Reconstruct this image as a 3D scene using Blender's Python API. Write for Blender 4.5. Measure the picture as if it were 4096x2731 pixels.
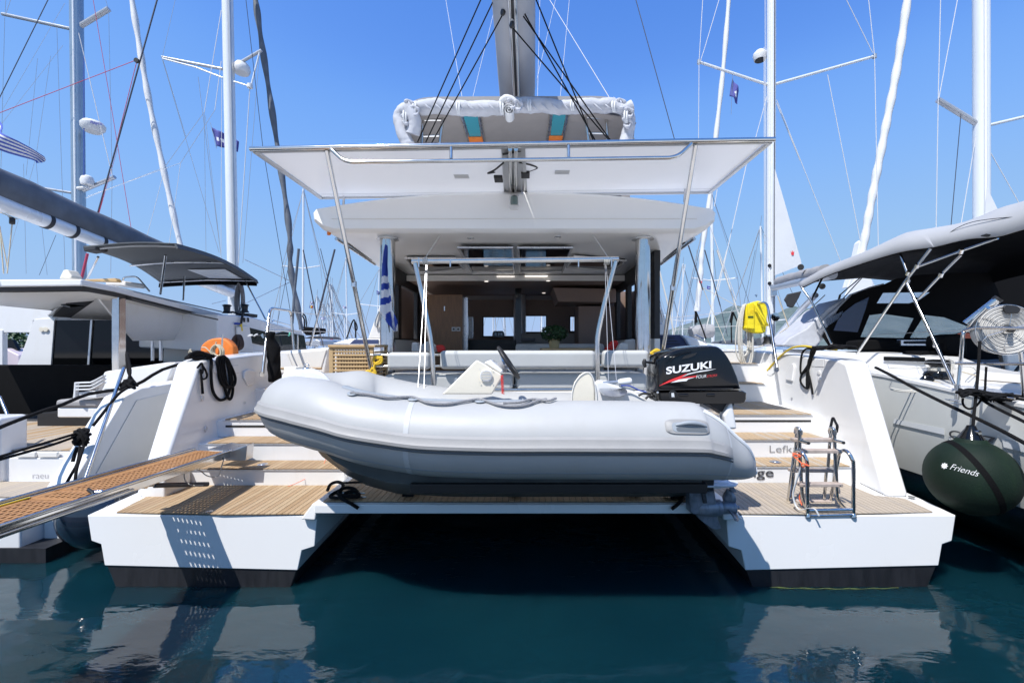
import bpy, bmesh, math, random
from mathutils import Vector, Matrix, noise
random.seed(7)
for o in list(bpy.data.objects): bpy.data.objects.remove(o)
SC = bpy.context.scene
C = SC.collection
# ------------------------------------------------------------------ camera
F = 1820.0                      # focal length in photo pixels (16 mm on 36 mm)
YAW, PITCH = 0.0, 0.0            # level view along the boat, frame shifted a little (rising front)
PX0, PY0 = 2107.0, 1378.0
CAM = Vector((0, 0, 2.1))
cd = bpy.data.cameras.new('camera'); cam = bpy.data.objects.new('camera', cd); C.objects.link(cam)
cd.lens = 16.0; cd.shift_x = -(PX0-2048)/4096; cd.shift_y = (PY0-1365.5)/4096; cd.sensor_width = 36.0; cd.clip_start = 0.05; cd.clip_end = 20000
cam.location = CAM; cam.rotation_euler = (math.pi/2 + PITCH, 0, YAW)
SC.camera = cam
RM = cam.rotation_euler.to_matrix()
# ------------------------------------------------------------------ light
SUN_DIR = Vector((0.46, 0.63, -1.22)).normalized()      # the way the light travels
w = bpy.data.worlds.new('World'); SC.world = w; w.use_nodes = True
nt = w.node_tree; nt.nodes.clear()
sky = nt.nodes.new('ShaderNodeTexSky'); sky.sky_type = 'NISHITA'; sky.sun_disc = False
sky.sun_elevation = math.asin(-SUN_DIR.z)
sky.sun_rotation = math.atan2(-SUN_DIR.x, -SUN_DIR.y)
sky.altitude = 0; sky.air_density = 1.0; sky.dust_density = 0.0; sky.ozone_density = 6
m1 = nt.nodes.new('ShaderNodeVectorMath'); m1.operation = 'SCALE'; m1.inputs['Scale'].default_value = .15
hs = nt.nodes.new('ShaderNodeRGBCurve'); hs.mapping.extend = 'HORIZONTAL'
for ci, pts in enumerate((((.08, .05), (.115, .09), (.15, .15), (.27, .235), (.5, .28), (1, .32)), ((.15, .155), (.22, .235), (.28, .325), (.48, .41), (.8, .435), (1, .44)), ((.3, .50), (.45, .655), (.53, .72), (.84, .70), (1, .67)))):
    cv = hs.mapping.curves[ci]; cv.points[0].location = (0, 0); cv.points[-1].location = pts[-1]
    for q in pts[:-1]: cv.points.new(*q)
hs.mapping.update()
m2 = nt.nodes.new('ShaderNodeVectorMath'); m2.operation = 'SCALE'; m2.inputs['Scale'].default_value = .92/.15
bg = nt.nodes.new('ShaderNodeBackground'); bg.inputs[1].default_value = 0.15
ow = nt.nodes.new('ShaderNodeOutputWorld')
nt.links.new(sky.outputs[0], m1.inputs[0]); nt.links.new(m1.outputs[0], hs.inputs['Color']); m3 = nt.nodes.new('ShaderNodeVectorMath'); m3.operation = 'SUBTRACT'; m3.inputs[1].default_value = (1.3, 1.3, 1.3)
m4 = nt.nodes.new('ShaderNodeVectorMath'); m4.operation = 'MAXIMUM'; m4.inputs[1].default_value = (0, 0, 0)
m5 = nt.nodes.new('ShaderNodeVectorMath'); m5.operation = 'ADD'
nt.links.new(m1.outputs[0], m3.inputs[0]); nt.links.new(m3.outputs[0], m4.inputs[0]); nt.links.new(m4.outputs[0], m5.inputs[0]); nt.links.new(hs.outputs[0], m5.inputs[1])
nt.links.new(m5.outputs[0], m2.inputs[0]); nt.links.new(m2.outputs[0], bg.inputs[0]); nt.links.new(bg.outputs[0], ow.inputs[0])
sl = bpy.data.lights.new('sun', 'SUN'); sl.energy = 4.3; sl.angle = math.radians(0.5); sl.color = (1, .965, .91)
so = bpy.data.objects.new('sun', sl); C.objects.link(so); so.rotation_euler = SUN_DIR.to_track_quat('-Z', 'Y').to_euler(); so.location = (-5, -8, 20)
SC.view_settings.view_transform = 'Standard'; SC.view_settings.look = 'None'
SC.view_settings.exposure = 0.5; SC.view_settings.gamma = 1; SC.view_settings.use_curve_mapping = False
SC.cycles.max_bounces = 10; SC.cycles.diffuse_bounces = 7; SC.cycles.glossy_bounces = 4; SC.cycles.transparent_max_bounces = 8
SC.cycles.sample_clamp_indirect = 8; SC.cycles.caustics_reflective = False; SC.cycles.caustics_refractive = False
# ------------------------------------------------------------------ photo geometry
def ray(px, py):
    return RM @ Vector(((px-PX0)/F, (PY0-py)/F, -1))
def G(p, Y):                    # point of the photo's line of sight at the real distance Y
    d = ray(*p[:2]); return CAM + d*(Y/d.y)
def GZ(p, z):
    d = ray(*p[:2]); return CAM + d*((z-CAM.z)/d.z)
def GX(p, x):
    d = ray(*p[:2]); return CAM + d*(x/d.x)
def cA(x, y): return (x*.7016, y*.7016)
def cB(x, y): return (900+x*.7653, 300+y*.7653)
def cC(x, y): return (2000+x*.7653, y*.7653)
def cD(x, y): return (2996+x*.7016, y*.7016)
def cE(x, y): return (x*.7016, 1000+y*.7016)
def cF(x, y): return (900+x*.5739, 1300+y*.5739)
def cG(x, y): return (2000+x*.7013, 1100+y*.7013)
def cH(x, y): return (2896+x*.7653, 1000+y*.7653)
def cI(x, y): return (1500+x*.5102, 900+y*.5102)
def cJ(x, y): return (850+x*.3189, 1100+y*.3189)
def cK(x, y): return (2600+x*.3827, 1000+y*.3827)
def cL(x, y): return (1550+x*.4464, 350+y*.4464)
def cM(x, y): return (3300+x*.5422, 800+y*.5422)
# ------------------------------------------------------------------ materials
MATS = {}
def pm(name, col, rough=.5, metal=0, var=0, vscale=4, bump=0, bscale=60, coat=0, trans=0, ior=1.5, emis=None, stretch=None, spec=None, alpha=1, dirt=None):
    m = bpy.data.materials.new(name); m.use_nodes = True; n = m.node_tree; b = n.nodes['Principled BSDF']
    b.inputs['Base Color'].default_value = (*col, 1); b.inputs['Roughness'].default_value = rough; b.inputs['Metallic'].default_value = metal
    b.inputs['IOR'].default_value = ior; b.inputs['Coat Weight'].default_value = coat; b.inputs['Coat Roughness'].default_value = .06
    b.inputs['Transmission Weight'].default_value = trans; b.inputs['Alpha'].default_value = alpha
    if spec is not None: b.inputs['Specular IOR Level'].default_value = spec
    if emis: b.inputs['Emission Color'].default_value = (*emis[:3], 1); b.inputs['Emission Strength'].default_value = emis[3]
    if var or bump or dirt:
        tc = n.nodes.new('ShaderNodeTexCoord'); mp = n.nodes.new('ShaderNodeMapping')
        n.links.new(tc.outputs['Object'], mp.inputs[0])
        if stretch: mp.inputs['Scale'].default_value = stretch
    out = None
    if var:
        t = n.nodes.new('ShaderNodeTexNoise'); t.inputs['Scale'].default_value = vscale; t.inputs['Detail'].default_value = 6
        n.links.new(mp.outputs[0], t.inputs['Vector'])
        r = n.nodes.new('ShaderNodeValToRGB'); e = r.color_ramp.elements
        e[0].position = .3; e[1].position = .7
        e[0].color = (*[c*(1-var) for c in col], 1); e[1].color = (*[min(1, c*(1+var)) for c in col], 1)
        n.links.new(t.outputs[0], r.inputs[0]); out = r.outputs[0]
        # roughness wanders a little too
        mr = n.nodes.new('ShaderNodeMapRange'); mr.inputs[3].default_value = max(0, rough*.75); mr.inputs[4].default_value = min(1, rough*1.3)
        n.links.new(t.outputs[0], mr.inputs[0]); n.links.new(mr.outputs[0], b.inputs['Roughness'])
    if dirt:
        t = n.nodes.new('ShaderNodeTexNoise'); t.inputs['Scale'].default_value = dirt[3]; t.inputs['Detail'].default_value = 8; t.inputs['Roughness'].default_value = .65
        mp2 = n.nodes.new('ShaderNodeMapping'); mp2.inputs['Scale'].default_value = (1, 1, .25); n.links.new(tc.outputs['Object'], mp2.inputs[0]); n.links.new(mp2.outputs[0], t.inputs['Vector'])
        r = n.nodes.new('ShaderNodeValToRGB'); r.color_ramp.elements[0].position = .56; r.color_ramp.elements[1].position = .78
        r.color_ramp.elements[1].color = (dirt[4],)*3+(1,)
        mx = n.nodes.new('ShaderNodeMix'); mx.data_type = 'RGBA'
        n.links.new(t.outputs[0], r.inputs[0]); n.links.new(r.outputs[0], mx.inputs[0])
        if out: n.links.new(out, mx.inputs[6])
        else: mx.inputs[6].default_value = (*col, 1)
        mx.inputs[7].default_value = (*dirt[:3], 1); out = mx.outputs[2]
    if out: n.links.new(out, b.inputs['Base Color'])
    if bump:
        t2 = n.nodes.new('ShaderNodeTexNoise'); t2.inputs['Scale'].default_value = bscale; t2.inputs['Detail'].default_value = 4
        n.links.new(mp.outputs[0], t2.inputs['Vector'])
        bp = n.nodes.new('ShaderNodeBump'); bp.inputs['Strength'].default_value = bump; bp.inputs['Distance'].default_value = .01
        n.links.new(t2.outputs[0], bp.inputs['Height']); n.links.new(bp.outputs[0], b.inputs['Normal'])
    MATS[name] = m; return m
pm('gel', (.74, .74, .74), .22, var=.02, vscale=1.3, coat=.3, dirt=(.58, .54, .46, 2.6, .3))
pm('gel_hull', (.80, .80, .80), .25, var=.015, vscale=1.0, coat=.3, dirt=(.58, .55, .47, 1.8, .4))
pm('gel_roof', (.88, .88, .87), .3, var=.01, vscale=1, coat=.15)
pm('reel_tape', (.52, .51, .49), .6, var=.05)
pm('teak_d', (.40, .29, .175), .66, var=.16, vscale=14, stretch=(6, .6, 6), bump=.25, bscale=90)
pm('teak_orange_b', (.33, .16, .06), .6, var=.2, vscale=16, stretch=(6, 2, 6), bump=.2)
pm('gel_warm', (.74, .72, .68), .35, var=.03, vscale=2)
pm('gel_nonskid', (.74, .74, .74), .6, bump=.5, bscale=300)
pm('boot', (.009, .010, .014), .55, var=.35, vscale=3, stretch=(6, 6, 1), dirt=(.06, .07, .07, 6, .3))
pm('weed', (.05, .075, .02), .9, var=.5, vscale=20, bump=1, bscale=60)
pm('chrome', (.64, .63, .61), .11, 1, var=.06, vscale=9)
pm('steel', (.62, .63, .65), .28, 1, var=.08, vscale=8)
pm('alu', (.72, .73, .75), .34, .75, var=.05, vscale=5)
pm('mast_white', (.72, .74, .76), .28, .15, var=.04, vscale=2, stretch=(1, 1, .1))
pm('mast_grey', (.42, .44, .47), .32, .5, var=.06, vscale=2)
pm('mast_blue', (.30, .38, .46), .3, .5, var=.06, vscale=2)
pm('mast_dark', (.10, .10, .11), .4, .3)
pm('teak_a', (.36, .245, .14), .62, var=.16, vscale=16, stretch=(6, .6, 6), bump=.25, bscale=90)
pm('teak_b', (.40, .285, .17), .62, var=.16, vscale=14, stretch=(6, .6, 6), bump=.25, bscale=90)
pm('teak_c', (.33, .22, .12), .62, var=.18, vscale=15, stretch=(6, .6, 6), bump=.25, bscale=90)
pm('teak_grey', (.37, .315, .255), .7, var=.13, vscale=15, stretch=(6, .6, 6), bump=.25, bscale=90)
pm('teak_grey_b', (.40, .335, .26), .7, var=.13, vscale=15, stretch=(6, .6, 6), bump=.25, bscale=90)
pm('teak_orange', (.40, .20, .075), .55, var=.2, vscale=16, stretch=(6, 2, 6), bump=.2)
pm('caulk', (.018, .017, .016), .7)
pm('rung', (.40, .33, .29), .7, var=.15, vscale=20, bump=.3)
pm('hypalon', (.385, .388, .385), .5, var=.04, vscale=2, bump=.25, bscale=5, dirt=(.34, .33, .31, 3.5, .4))
pm('hypalon_grey', (.29, .285, .28), .55, var=.05, vscale=6, bump=.1, bscale=50, dirt=(.32, .30, .27, 5, .3))
pm('hypalon_dark', (.10, .115, .13), .6)
pm('hypalon_mid', (.27, .30, .33), .55, var=.04)
pm('hypalon_seam', (.46, .47, .475), .5)
pm('hypalon_light', (.74, .755, .77), .45, var=.02)
pm('hull_dark', (.07, .085, .09), .35, var=.2, vscale=4)
pm('black_gloss', (.003, .0032, .004), .14, coat=.25, spec=.35)
pm('black', (.012, .012, .013), .5, var=.2, vscale=20)
pm('black_cloth', (.006, .006, .007), .9, spec=.15, var=.3, vscale=12, bump=.4, bscale=30)
pm('rope_black', (.007, .007, .008), .9, spec=.2, var=.3, vscale=60, bump=1, bscale=160)
pm('rope_grey', (.27, .27, .28), .85, var=.2, vscale=90, bump=1, bscale=160)
pm('rope_white', (.62, .60, .55), .85, var=.1, vscale=80, bump=1, bscale=160)
pm('rope_cream', (.60, .52, .38), .85, var=.1, vscale=80, bump=1, bscale=160)
pm('rope_yellow', (.78, .50, .03), .75, var=.15, vscale=80, bump=1, bscale=150)
pm('rope_brown', (.07, .05, .045), .9, var=.2, vscale=60, bump=1, bscale=150)
pm('cable_yellow', (.76, .54, .02), .45)
pm('wire', (.45, .46, .48), .35, .8)
pm('wire_dark', (.05, .055, .075), .5)
pm('wire_white', (.58, .58, .58), .6)
pm('line_red', (.45, .05, .10), .7)
pm('orange', (.75, .20, .03), .6, var=.1, vscale=8, bump=.2)
pm('orange_line', (.85, .17, .07), .6)
pm('red', (.62, .02, .015), .5)
pm('white_print', (.82, .82, .82), .35)
pm('red_print', (.72, .035, .04), .35)
pm('dark_print', (.05, .05, .055), .4)
pm('grey_print', (.23, .23, .24), .4)
pm('yellow_cloth', (.80, .65, .015), .6, var=.1, vscale=10, bump=.5, bscale=14)
pm('cushion', (.44, .45, .45), .6, var=.03, vscale=3, bump=.12, bscale=14)
pm('cushion_white', (.66, .64, .61), .8, var=.04, bump=.3, bscale=30)
pm('cream', (.72, .67, .56), .5, var=.03, bump=.1)
pm('canvas_grey', (.30, .295, .30), .9, var=.06, vscale=6, bump=.3, bscale=200)
pm('canvas_light', (.46, .475, .52), .85, var=.10, vscale=7, bump=.6, bscale=120)
pm('canvas_taupe', (.27, .25, .24), .9, var=.05, vscale=6, bump=.25, bscale=200)
pm('canvas_dark', (.032, .034, .04), .85, var=.15, vscale=4, bump=.3, bscale=150)
pm('canvas_slate', (.075, .085, .095), .8, var=.12, vscale=4, bump=.3, bscale=150)
pm('canvas_black', (.004, .004, .0045), .9, spec=.12, var=.2, vscale=6, bump=.3, bscale=100)
pm('bag_grey', (.33, .34, .37), .8, var=.06, vscale=2, bump=.3, bscale=9)
pm('bimini_grey', (.36, .365, .375), .85, var=.05, vscale=1.5, bump=.4, bscale=5)
pm('sail_white', (.62, .63, .64), .7, var=.03, vscale=2, bump=.5, bscale=5)
pm('sail_dark', (.11, .125, .15), .7, var=.25, vscale=4, bump=.6, bscale=7)
pm('glass_dark', (.003, .0035, .004), .05, spec=.3)
pm('glass_clear', (.85, .9, .92), .02, trans=1, ior=1.05)
pm('vinyl', (.12, .15, .21), .1, trans=.0, alpha=.55)
pm('vinyl_clear', (.45, .52, .60), .08, alpha=.28)
pm('navy_vinyl', (.012, .02, .06), .12, coat=.5, bump=.5, bscale=6)
pm('navy', (.025, .04, .11), .55, var=.1, bump=.2)
pm('flag_blue', (.02, .055, .34), .8, var=.08)
pm('flag_white', (.68, .70, .75), .8, var=.04)
pm('flag_mid_blue', (.06, .10, .42), .8)
pm('flag_purple', (.06, .065, .27), .8)
pm('wood_brown', (.20, .105, .05), .4, var=.2, vscale=8, stretch=(5, 5, .5))
pm('wood_light', (.50, .34, .17), .55, var=.13, vscale=14, stretch=(1, 1, 5), bump=.1)
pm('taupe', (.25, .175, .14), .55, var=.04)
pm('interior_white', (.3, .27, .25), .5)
pm('panel_white', (.88, .88, .88), .3)
pm('panel_frame', (.55, .56, .57), .3, .6)
pm('teal_film_glow', (.03, .17, .22), .25, emis=(.03, .17, .22, .35))  # no lamp: emission paints a daylight glow into the film
pm('leaf_dark', (.015, .055, .012), .55, var=.4, vscale=30)
pm('pot', (.45, .36, .19), .7)
pm('green_fender', (.004, .014, .008), .7, spec=.25, var=.25, vscale=3, bump=.25, bscale=80, dirt=(.012, .032, .010, 6, .6))
pm('navy_fender', (.010, .016, .028), .13, coat=.7)
pm('hull_grey', (.62, .63, .61), .16, var=.02, coat=.7)
pm('hull_low_reflect', (.012, .028, .024), .2, var=.25, vscale=2, coat=.4, stretch=(1, 1, 3))  # grey hull turning under, with the dark water's reflection put into its colour
pm('stripe_dark', (.30, .29, .31), .5)
pm('stripe_grey', (.62, .64, .66), .3)
pm('engine_paint', (.19, .21, .25), .35, .3, var=.5, vscale=9, dirt=(.01, .012, .02, 14, .9))
pm('plate_white', (.66, .68, .72), .4, .2, var=.2, vscale=12)
pm('lamp_white', (.8, .8, .8), .4, emis=(1, .93, .86, .8))
pm('screen_glass', (.10, .16, .15), .1, coat=.5)
pm('pale_pink', (.55, .47, .50), .5)  # pinkish colour of the boats behind the windows
pm('plastic_white', (.66, .67, .68), .45)
n_ = MATS['panel_white'].node_tree; tl = n_.nodes.new('ShaderNodeBsdfTranslucent'); tl.inputs[0].default_value = (.85, .86, .88, 1)
mxs = n_.nodes.new('ShaderNodeMixShader'); mxs.inputs[0].default_value = .17          # glass-glass module: a little daylight comes through
n_.links.new(n_.nodes['Principled BSDF'].outputs[0], mxs.inputs[1]); n_.links.new(tl.outputs[0], mxs.inputs[2]); n_.links.new(mxs.outputs[0], n_.nodes['Material Output'].inputs[0])
M = MATS
# ------------------------------------------------------------------ builders
WLOC = {}
def tag(o, label=None, cat=None, group=None, kind=None):
    if label: o['label'] = label
    if cat: o['category'] = cat
    if group: o['group'] = group
    if kind: o['kind'] = kind
    return o
def thing(name, label, cat, loc=(0, 0, 0), group=None):
    o = bpy.data.objects.new(name, None); C.objects.link(o); o.empty_display_size = .1
    o.location = loc; WLOC[o.name] = Vector(loc)
    return tag(o, label, cat, group)
def link(name, me, parent, wloc):
    o = bpy.data.objects.new(name, me); C.objects.link(o)
    if parent is not None:
        o.parent = parent; o.location = wloc - WLOC[parent.name]
    else: o.location = wloc
    WLOC[o.name] = Vector(wloc); return o
def mk(name, vs, fs, mat, parent=None, ang=38, bevel=0, seg=2, mi=None, smooth=True):
    vs = [Vector(v) for v in vs]
    lo = Vector([min(v[i] for v in vs) for i in range(3)]); hi = Vector([max(v[i] for v in vs) for i in range(3)])
    c = (lo+hi)/2
    me = bpy.data.meshes.new(name); me.from_pydata([tuple(v-c) for v in vs], [], [tuple(f) for f in fs])
    bm = bmesh.new(); bm.from_mesh(me); bmesh.ops.recalc_face_normals(bm, faces=bm.faces); bm.to_mesh(me); bm.free()
    for m in (mat if isinstance(mat, (list, tuple)) else [mat]): me.materials.append(M[m] if isinstance(m, str) else m)
    if mi: me.polygons.foreach_set('material_index', mi)
    if smooth:
        me.polygons.foreach_set('use_smooth', [True]*len(me.polygons)); me.set_sharp_from_angle(angle=math.radians(ang))
    o = link(name, me, parent, c)
    if bevel:
        b = o.modifiers.new('b', 'BEVEL'); b.width = bevel; b.segments = seg; b.limit_method = 'ANGLE'; b.angle_limit = math.radians(30); b.harden_normals = True
    return o
class MB:                       # collects shapes that belong to one mesh
    def __init__(s): s.v = []; s.f = []; s.m = []
    def add(s, vf, m=0):
        n = len(s.v); s.v += [Vector(q) for q in vf[0]]; s.f += [[i+n for i in f] for f in vf[1]]; s.m += [m]*len(vf[1]); return s
    def build(s, name, mat, parent=None, **k): return mk(name, s.v, s.f, mat, parent, mi=s.m if isinstance(mat, (list, tuple)) else None, **k)
BF = [(0, 3, 2, 1), (4, 5, 6, 7), (0, 1, 5, 4), (1, 2, 6, 5), (2, 3, 7, 6), (3, 0, 4, 7)]
def vbox(lo, hi):
    x0, y0, z0 = lo; x1, y1, z1 = hi
    return ([(x0, y0, z0), (x1, y0, z0), (x1, y1, z0), (x0, y1, z0), (x0, y0, z1), (x1, y0, z1), (x1, y1, z1), (x0, y1, z1)], BF)
def vprism(poly, off):          # polygon + extrusion vector
    off = Vector(off); n = len(poly); p = [Vector(q) for q in poly]
    return (p+[q+off for q in p], [list(range(n))[::-1], list(range(n, 2*n))]+[[i, (i+1) % n, n+(i+1) % n, n+i] for i in range(n)])
def vloft(rings, cap=True, closed=True):
    n = len(rings[0]); v = [Vector(q) for r in rings for q in r]; f = []
    for k in range(len(rings)-1):
        for i in range(n if closed else n-1):
            j = (i+1) % n; f.append([k*n+i, k*n+j, (k+1)*n+j, (k+1)*n+i])
    if cap and closed: f.append(list(range(n))[::-1]); f.append([(len(rings)-1)*n+i for i in range(n)])
    return (v, f)
def catmull(pts, k=6, cyc=False):
    P = [Vector(p) for p in pts]; n = len(P); out = []
    if n < 3: return P
    for i in range(n if cyc else n-1):
        a = P[(i-1) % n] if cyc or i > 0 else P[0]*2-P[1]
        b = P[i]; c = P[(i+1) % n]; d = P[(i+2) % n] if cyc or i+2 < n else P[-1]*2-P[-2]
        for j in range(k):
            t = j/k; out.append(.5*((2*b)+(c-a)*t+(2*a-5*b+4*c-d)*t*t+(3*b-a-3*c+d)*t**3))
    if not cyc: out.append(P[-1])
    return out
def vtube(pts, r, n=8, cyc=False, cap=True):
    P = [Vector(p) for p in pts]; L = len(P); rr = r if isinstance(r, (list, tuple)) else [r]*L
    rings = []; up = None
    for i in range(L):
        if cyc: t = P[(i+1) % L]-P[i-1]
        else: t = P[min(i+1, L-1)]-P[max(i-1, 0)]
        if t.length < 1e-9: t = Vector((0, 0, 1))
        t.normalize()
        if up is None:
            up = t.orthogonal().normalized()
        else:
            up = (up-t*up.dot(t))
            if up.length < 1e-6: up = t.orthogonal()
            up.normalize()
        s = t.cross(up)
        rings.append([P[i]+(up*math.cos(2*math.pi*a/n)+s*math.sin(2*math.pi*a/n))*rr[i] for a in range(n)])
    if cyc: rings.append(rings[0]); cap = False
    return vloft(rings, cap)
def tube(name, pts, r, mat, parent=None, n=8, sm=0, cyc=False, **k):
    if isinstance(r, (list, tuple)) and sm: r = [q.x for q in catmull([Vector((q, 0, 0)) for q in r], sm, cyc)]
    if sm: pts = catmull(pts, sm, cyc)
    v, f = vtube(pts, r, n, cyc); return mk(name, v, f, mat, parent, ang=50, **k)
def corner(pts, r=.05, k=4):    # rounds the corners of a bent steel tube
    P = [Vector(p) for p in pts]; out = [P[0]]
    for i in range(1, len(P)-1):
        a, b, c = P[i-1], P[i], P[i+1]; u = (a-b); w2 = (c-b); q = min(r, u.length*.45, w2.length*.45); u.normalize(); w2.normalize()
        s, e = b+u*q, b+w2*q
        for j in range(k+1):
            t = j/k; out.append(s*(1-t)**2+b*2*t*(1-t)+e*t*t)
    return out+[P[-1]]
def box(name, lo, hi, mat, parent=None, bevel=0, **k): 
    v, f = vbox(lo, hi); return mk(name, v, f, mat, parent, bevel=bevel, **k)
def prism(name, poly, off, mat, parent=None, **k):
    v, f = vprism(poly, off); return mk(name, v, f, mat, parent, **k)
def vlathe(prof, o, axis=(0, 0, 1), n=20):
    a = Vector(axis).normalized(); u = a.orthogonal().normalized(); s = a.cross(u); o = Vector(o)
    return vloft([[o+a*h+(u*math.cos(2*math.pi*i/n)+s*math.sin(2*math.pi*i/n))*max(r, 1e-4) for i in range(n)] for r, h in prof])
def lathe(name, prof, o, mat, parent=None, axis=(0, 0, 1), n=20, **k):
    v, f = vlathe(prof, o, axis, n); return mk(name, v, f, mat, parent, **k)
def txt(name, s, o, h, mat, parent, ax=(1, 0, 0), up=(0, 0, 1), bold=0, shear=0, width=None, ext=.0015):
    cu = bpy.data.curves.new('t', 'FONT'); cu.body = s; cu.size = 1; cu.offset = bold; cu.shear = shear; cu.resolution_u = 4; cu.align_x = 'LEFT'
    ob = bpy.data.objects.new('t', cu); C.objects.link(ob); bpy.context.view_layer.update()
    me = bpy.data.meshes.new_from_object(ob.evaluated_get(bpy.context.evaluated_depsgraph_get()))
    bpy.data.objects.remove(ob)
    v = [p.co.copy() for p in me.vertices]; f = [list(p.vertices) for p in me.polygons]; bpy.data.meshes.remove(me)
    x0 = min(p.x for p in v); x1 = max(p.x for p in v); sc = h/.72; sx = sc if width is None else width/(x1-x0)
    ax = Vector(ax).normalized(); up = Vector(up).normalized(); o = Vector(o)
    return mk(name, [o+ax*((p.x-x0)*sx)+up*(p.y*sc) for p in v], f, mat, parent, smooth=False)
def clip(poly, a, b, keep):     # clip 2D polygon against x<=b / x>=a
    out = []
    for i in range(len(poly)):
        p, q = poly[i], poly[(i+1) % len(poly)]
        ip = p[0] >= a if keep else p[0] <= b; iq = q[0] >= a if keep else q[0] <= b
        lim = a if keep else b
        if ip: out.append(p)
        if ip != iq:
            t = (lim-p[0])/(q[0]-p[0]); out.append((lim, p[1]+(q[1]-p[1])*t))
    return out
def planks(poly, z, parent, mats, wd=.052, gap=.005, th=.008, phase=0):
    """teak planks laid fore and aft over a convex outline (x, y)"""
    xs = [p[0] for p in poly]; x = min(xs)+phase; lst = []
    v, f = vprism([(p[0], p[1], z) for p in poly], (0, 0, .003)); mk('caulking', v, f, 'caulk', parent, smooth=False)
    while x < max(xs)-.004:
        c = clip(clip(poly, x, 0, True), 0, min(x+wd-gap, max(xs)), False)
        if len(c) >= 3:
            o = prism('plank', [(p[0], p[1], z+.0035) for p in c], (0, 0, th), M[random.choice(mats)], parent, smooth=False)
        x += wd
def clothgrid(name, fn, nu, nv, mat, parent=None, mi=None, cyc=False, **k):
    v = [fn(i/nu, j/nv) for j in range(nv+1) for i in range(nu+1)]
    f = [[j*(nu+1)+i, j*(nu+1)+i+1, (j+1)*(nu+1)+i+1, (j+1)*(nu+1)+i] for j in range(nv) for i in range(nu)]
    m = [mi(i/nu, j/nv) for j in range(nv) for i in range(nu)] if mi else None
    me = mk(name, v, f, mat, parent, mi=m, ang=80, **k)
    return me
def solid(o, t=.004): 
    s = o.modifiers.new('s', 'SOLIDIFY'); s.thickness = t; s.offset = 0; return o
def lerp(a, b, t): return a+(b-a)*t
def coil(name, top, ln, wdt, turns, r, mat, parent=None, label=None, cat='rope', seed=0, yj=.03, group=None):
    """a hank of rope hanging from a point"""
    rnd = random.Random(seed); top = Vector(top); pts = []
    for t in range(turns):
        a = wdt*(rnd.uniform(.6, 1.1)); l = ln*rnd.uniform(.82, 1.05); y = rnd.uniform(-yj, 0); sh = rnd.uniform(-.25, .25)*wdt
        for q in ((-.12, 0), (-.5, -.35), (-.48, -.8), (0, -1), (.48, -.8), (.5, -.35), (.12, 0)):
            pts.append(top+Vector((q[0]*a*2*.5+sh*(-q[1]), y-.012*t+.0, q[1]*l)))
    o = tube(name, pts, r, mat, parent, n=7, sm=4)
    if label: tag(o, label, cat, group)
    return o
# ================================================================== SETTING
m = bpy.data.materials.new('sea_water'); m.use_nodes = True; n = m.node_tree; b = n.nodes['Principled BSDF']
b.inputs['Roughness'].default_value = .01; b.inputs['IOR'].default_value = 1.62
b.inputs['Subsurface Weight'].default_value = 1; b.inputs['Subsurface Radius'].default_value = (.5, .9, 1.0); b.inputs['Subsurface Scale'].default_value = 1.3
tc = n.nodes.new('ShaderNodeTexCoord')
t0 = n.nodes.new('ShaderNodeTexNoise'); t0.inputs['Scale'].default_value = .55; t0.inputs['Detail'].default_value = 3; n.links.new(tc.outputs['Object'], t0.inputs['Vector'])
rp = n.nodes.new('ShaderNodeValToRGB'); rp.color_ramp.elements[0].position = .3; rp.color_ramp.elements[1].position = .75
rp.color_ramp.elements[0].color = (.002, .018, .030, 1); rp.color_ramp.elements[1].color = (.004, .030, .043, 1)
n.links.new(t0.outputs[0], rp.inputs[0]); n.links.new(rp.outputs[0], b.inputs['Base Color'])
mp = n.nodes.new('ShaderNodeMapping'); mp.inputs['Scale'].default_value = (1, 1.9, 1); mp.inputs['Rotation'].default_value = (0, 0, .35); n.links.new(tc.outputs['Object'], mp.inputs[0])
bumps = None
for sc_, det, dist, st in ((.7, 2, .024, 1), (2.6, 2, .0045, 1), (8, 2, .0009, 1), (26, 2, .0003, 1)):
    t = n.nodes.new('ShaderNodeTexNoise'); t.inputs['Scale'].default_value = sc_; t.inputs['Detail'].default_value = det; t.inputs['Distortion'].default_value = .6
    n.links.new(mp.outputs[0], t.inputs['Vector'])
    bp = n.nodes.new('ShaderNodeBump'); bp.inputs['Strength'].default_value = st; bp.inputs['Distance'].default_value = dist
    n.links.new(t.outputs[0], bp.inputs['Height'])
    if bumps: n.links.new(bumps.outputs[0], bp.inputs['Normal'])
    bumps = bp
n.links.new(bumps.outputs[0], b.inputs['Normal'])
MATS['water'] = m
v = [(-6000, -6000, 0), (6000, -6000, 0), (6000, 6000, 0), (-6000, 6000, 0)]
tag(mk('water', v, [(0, 1, 2, 3)], 'water'), kind='structure')
pm('quay_concrete', (.55, .51, .45), .9, var=.15, vscale=1.2, bump=.6, bscale=40, dirt=(.20, .18, .16, 1.5, .6))
tag(box('quay', (-60, -45, -3), (60, .95, .93), 'quay_concrete', bevel=.03), kind='structure')
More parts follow.
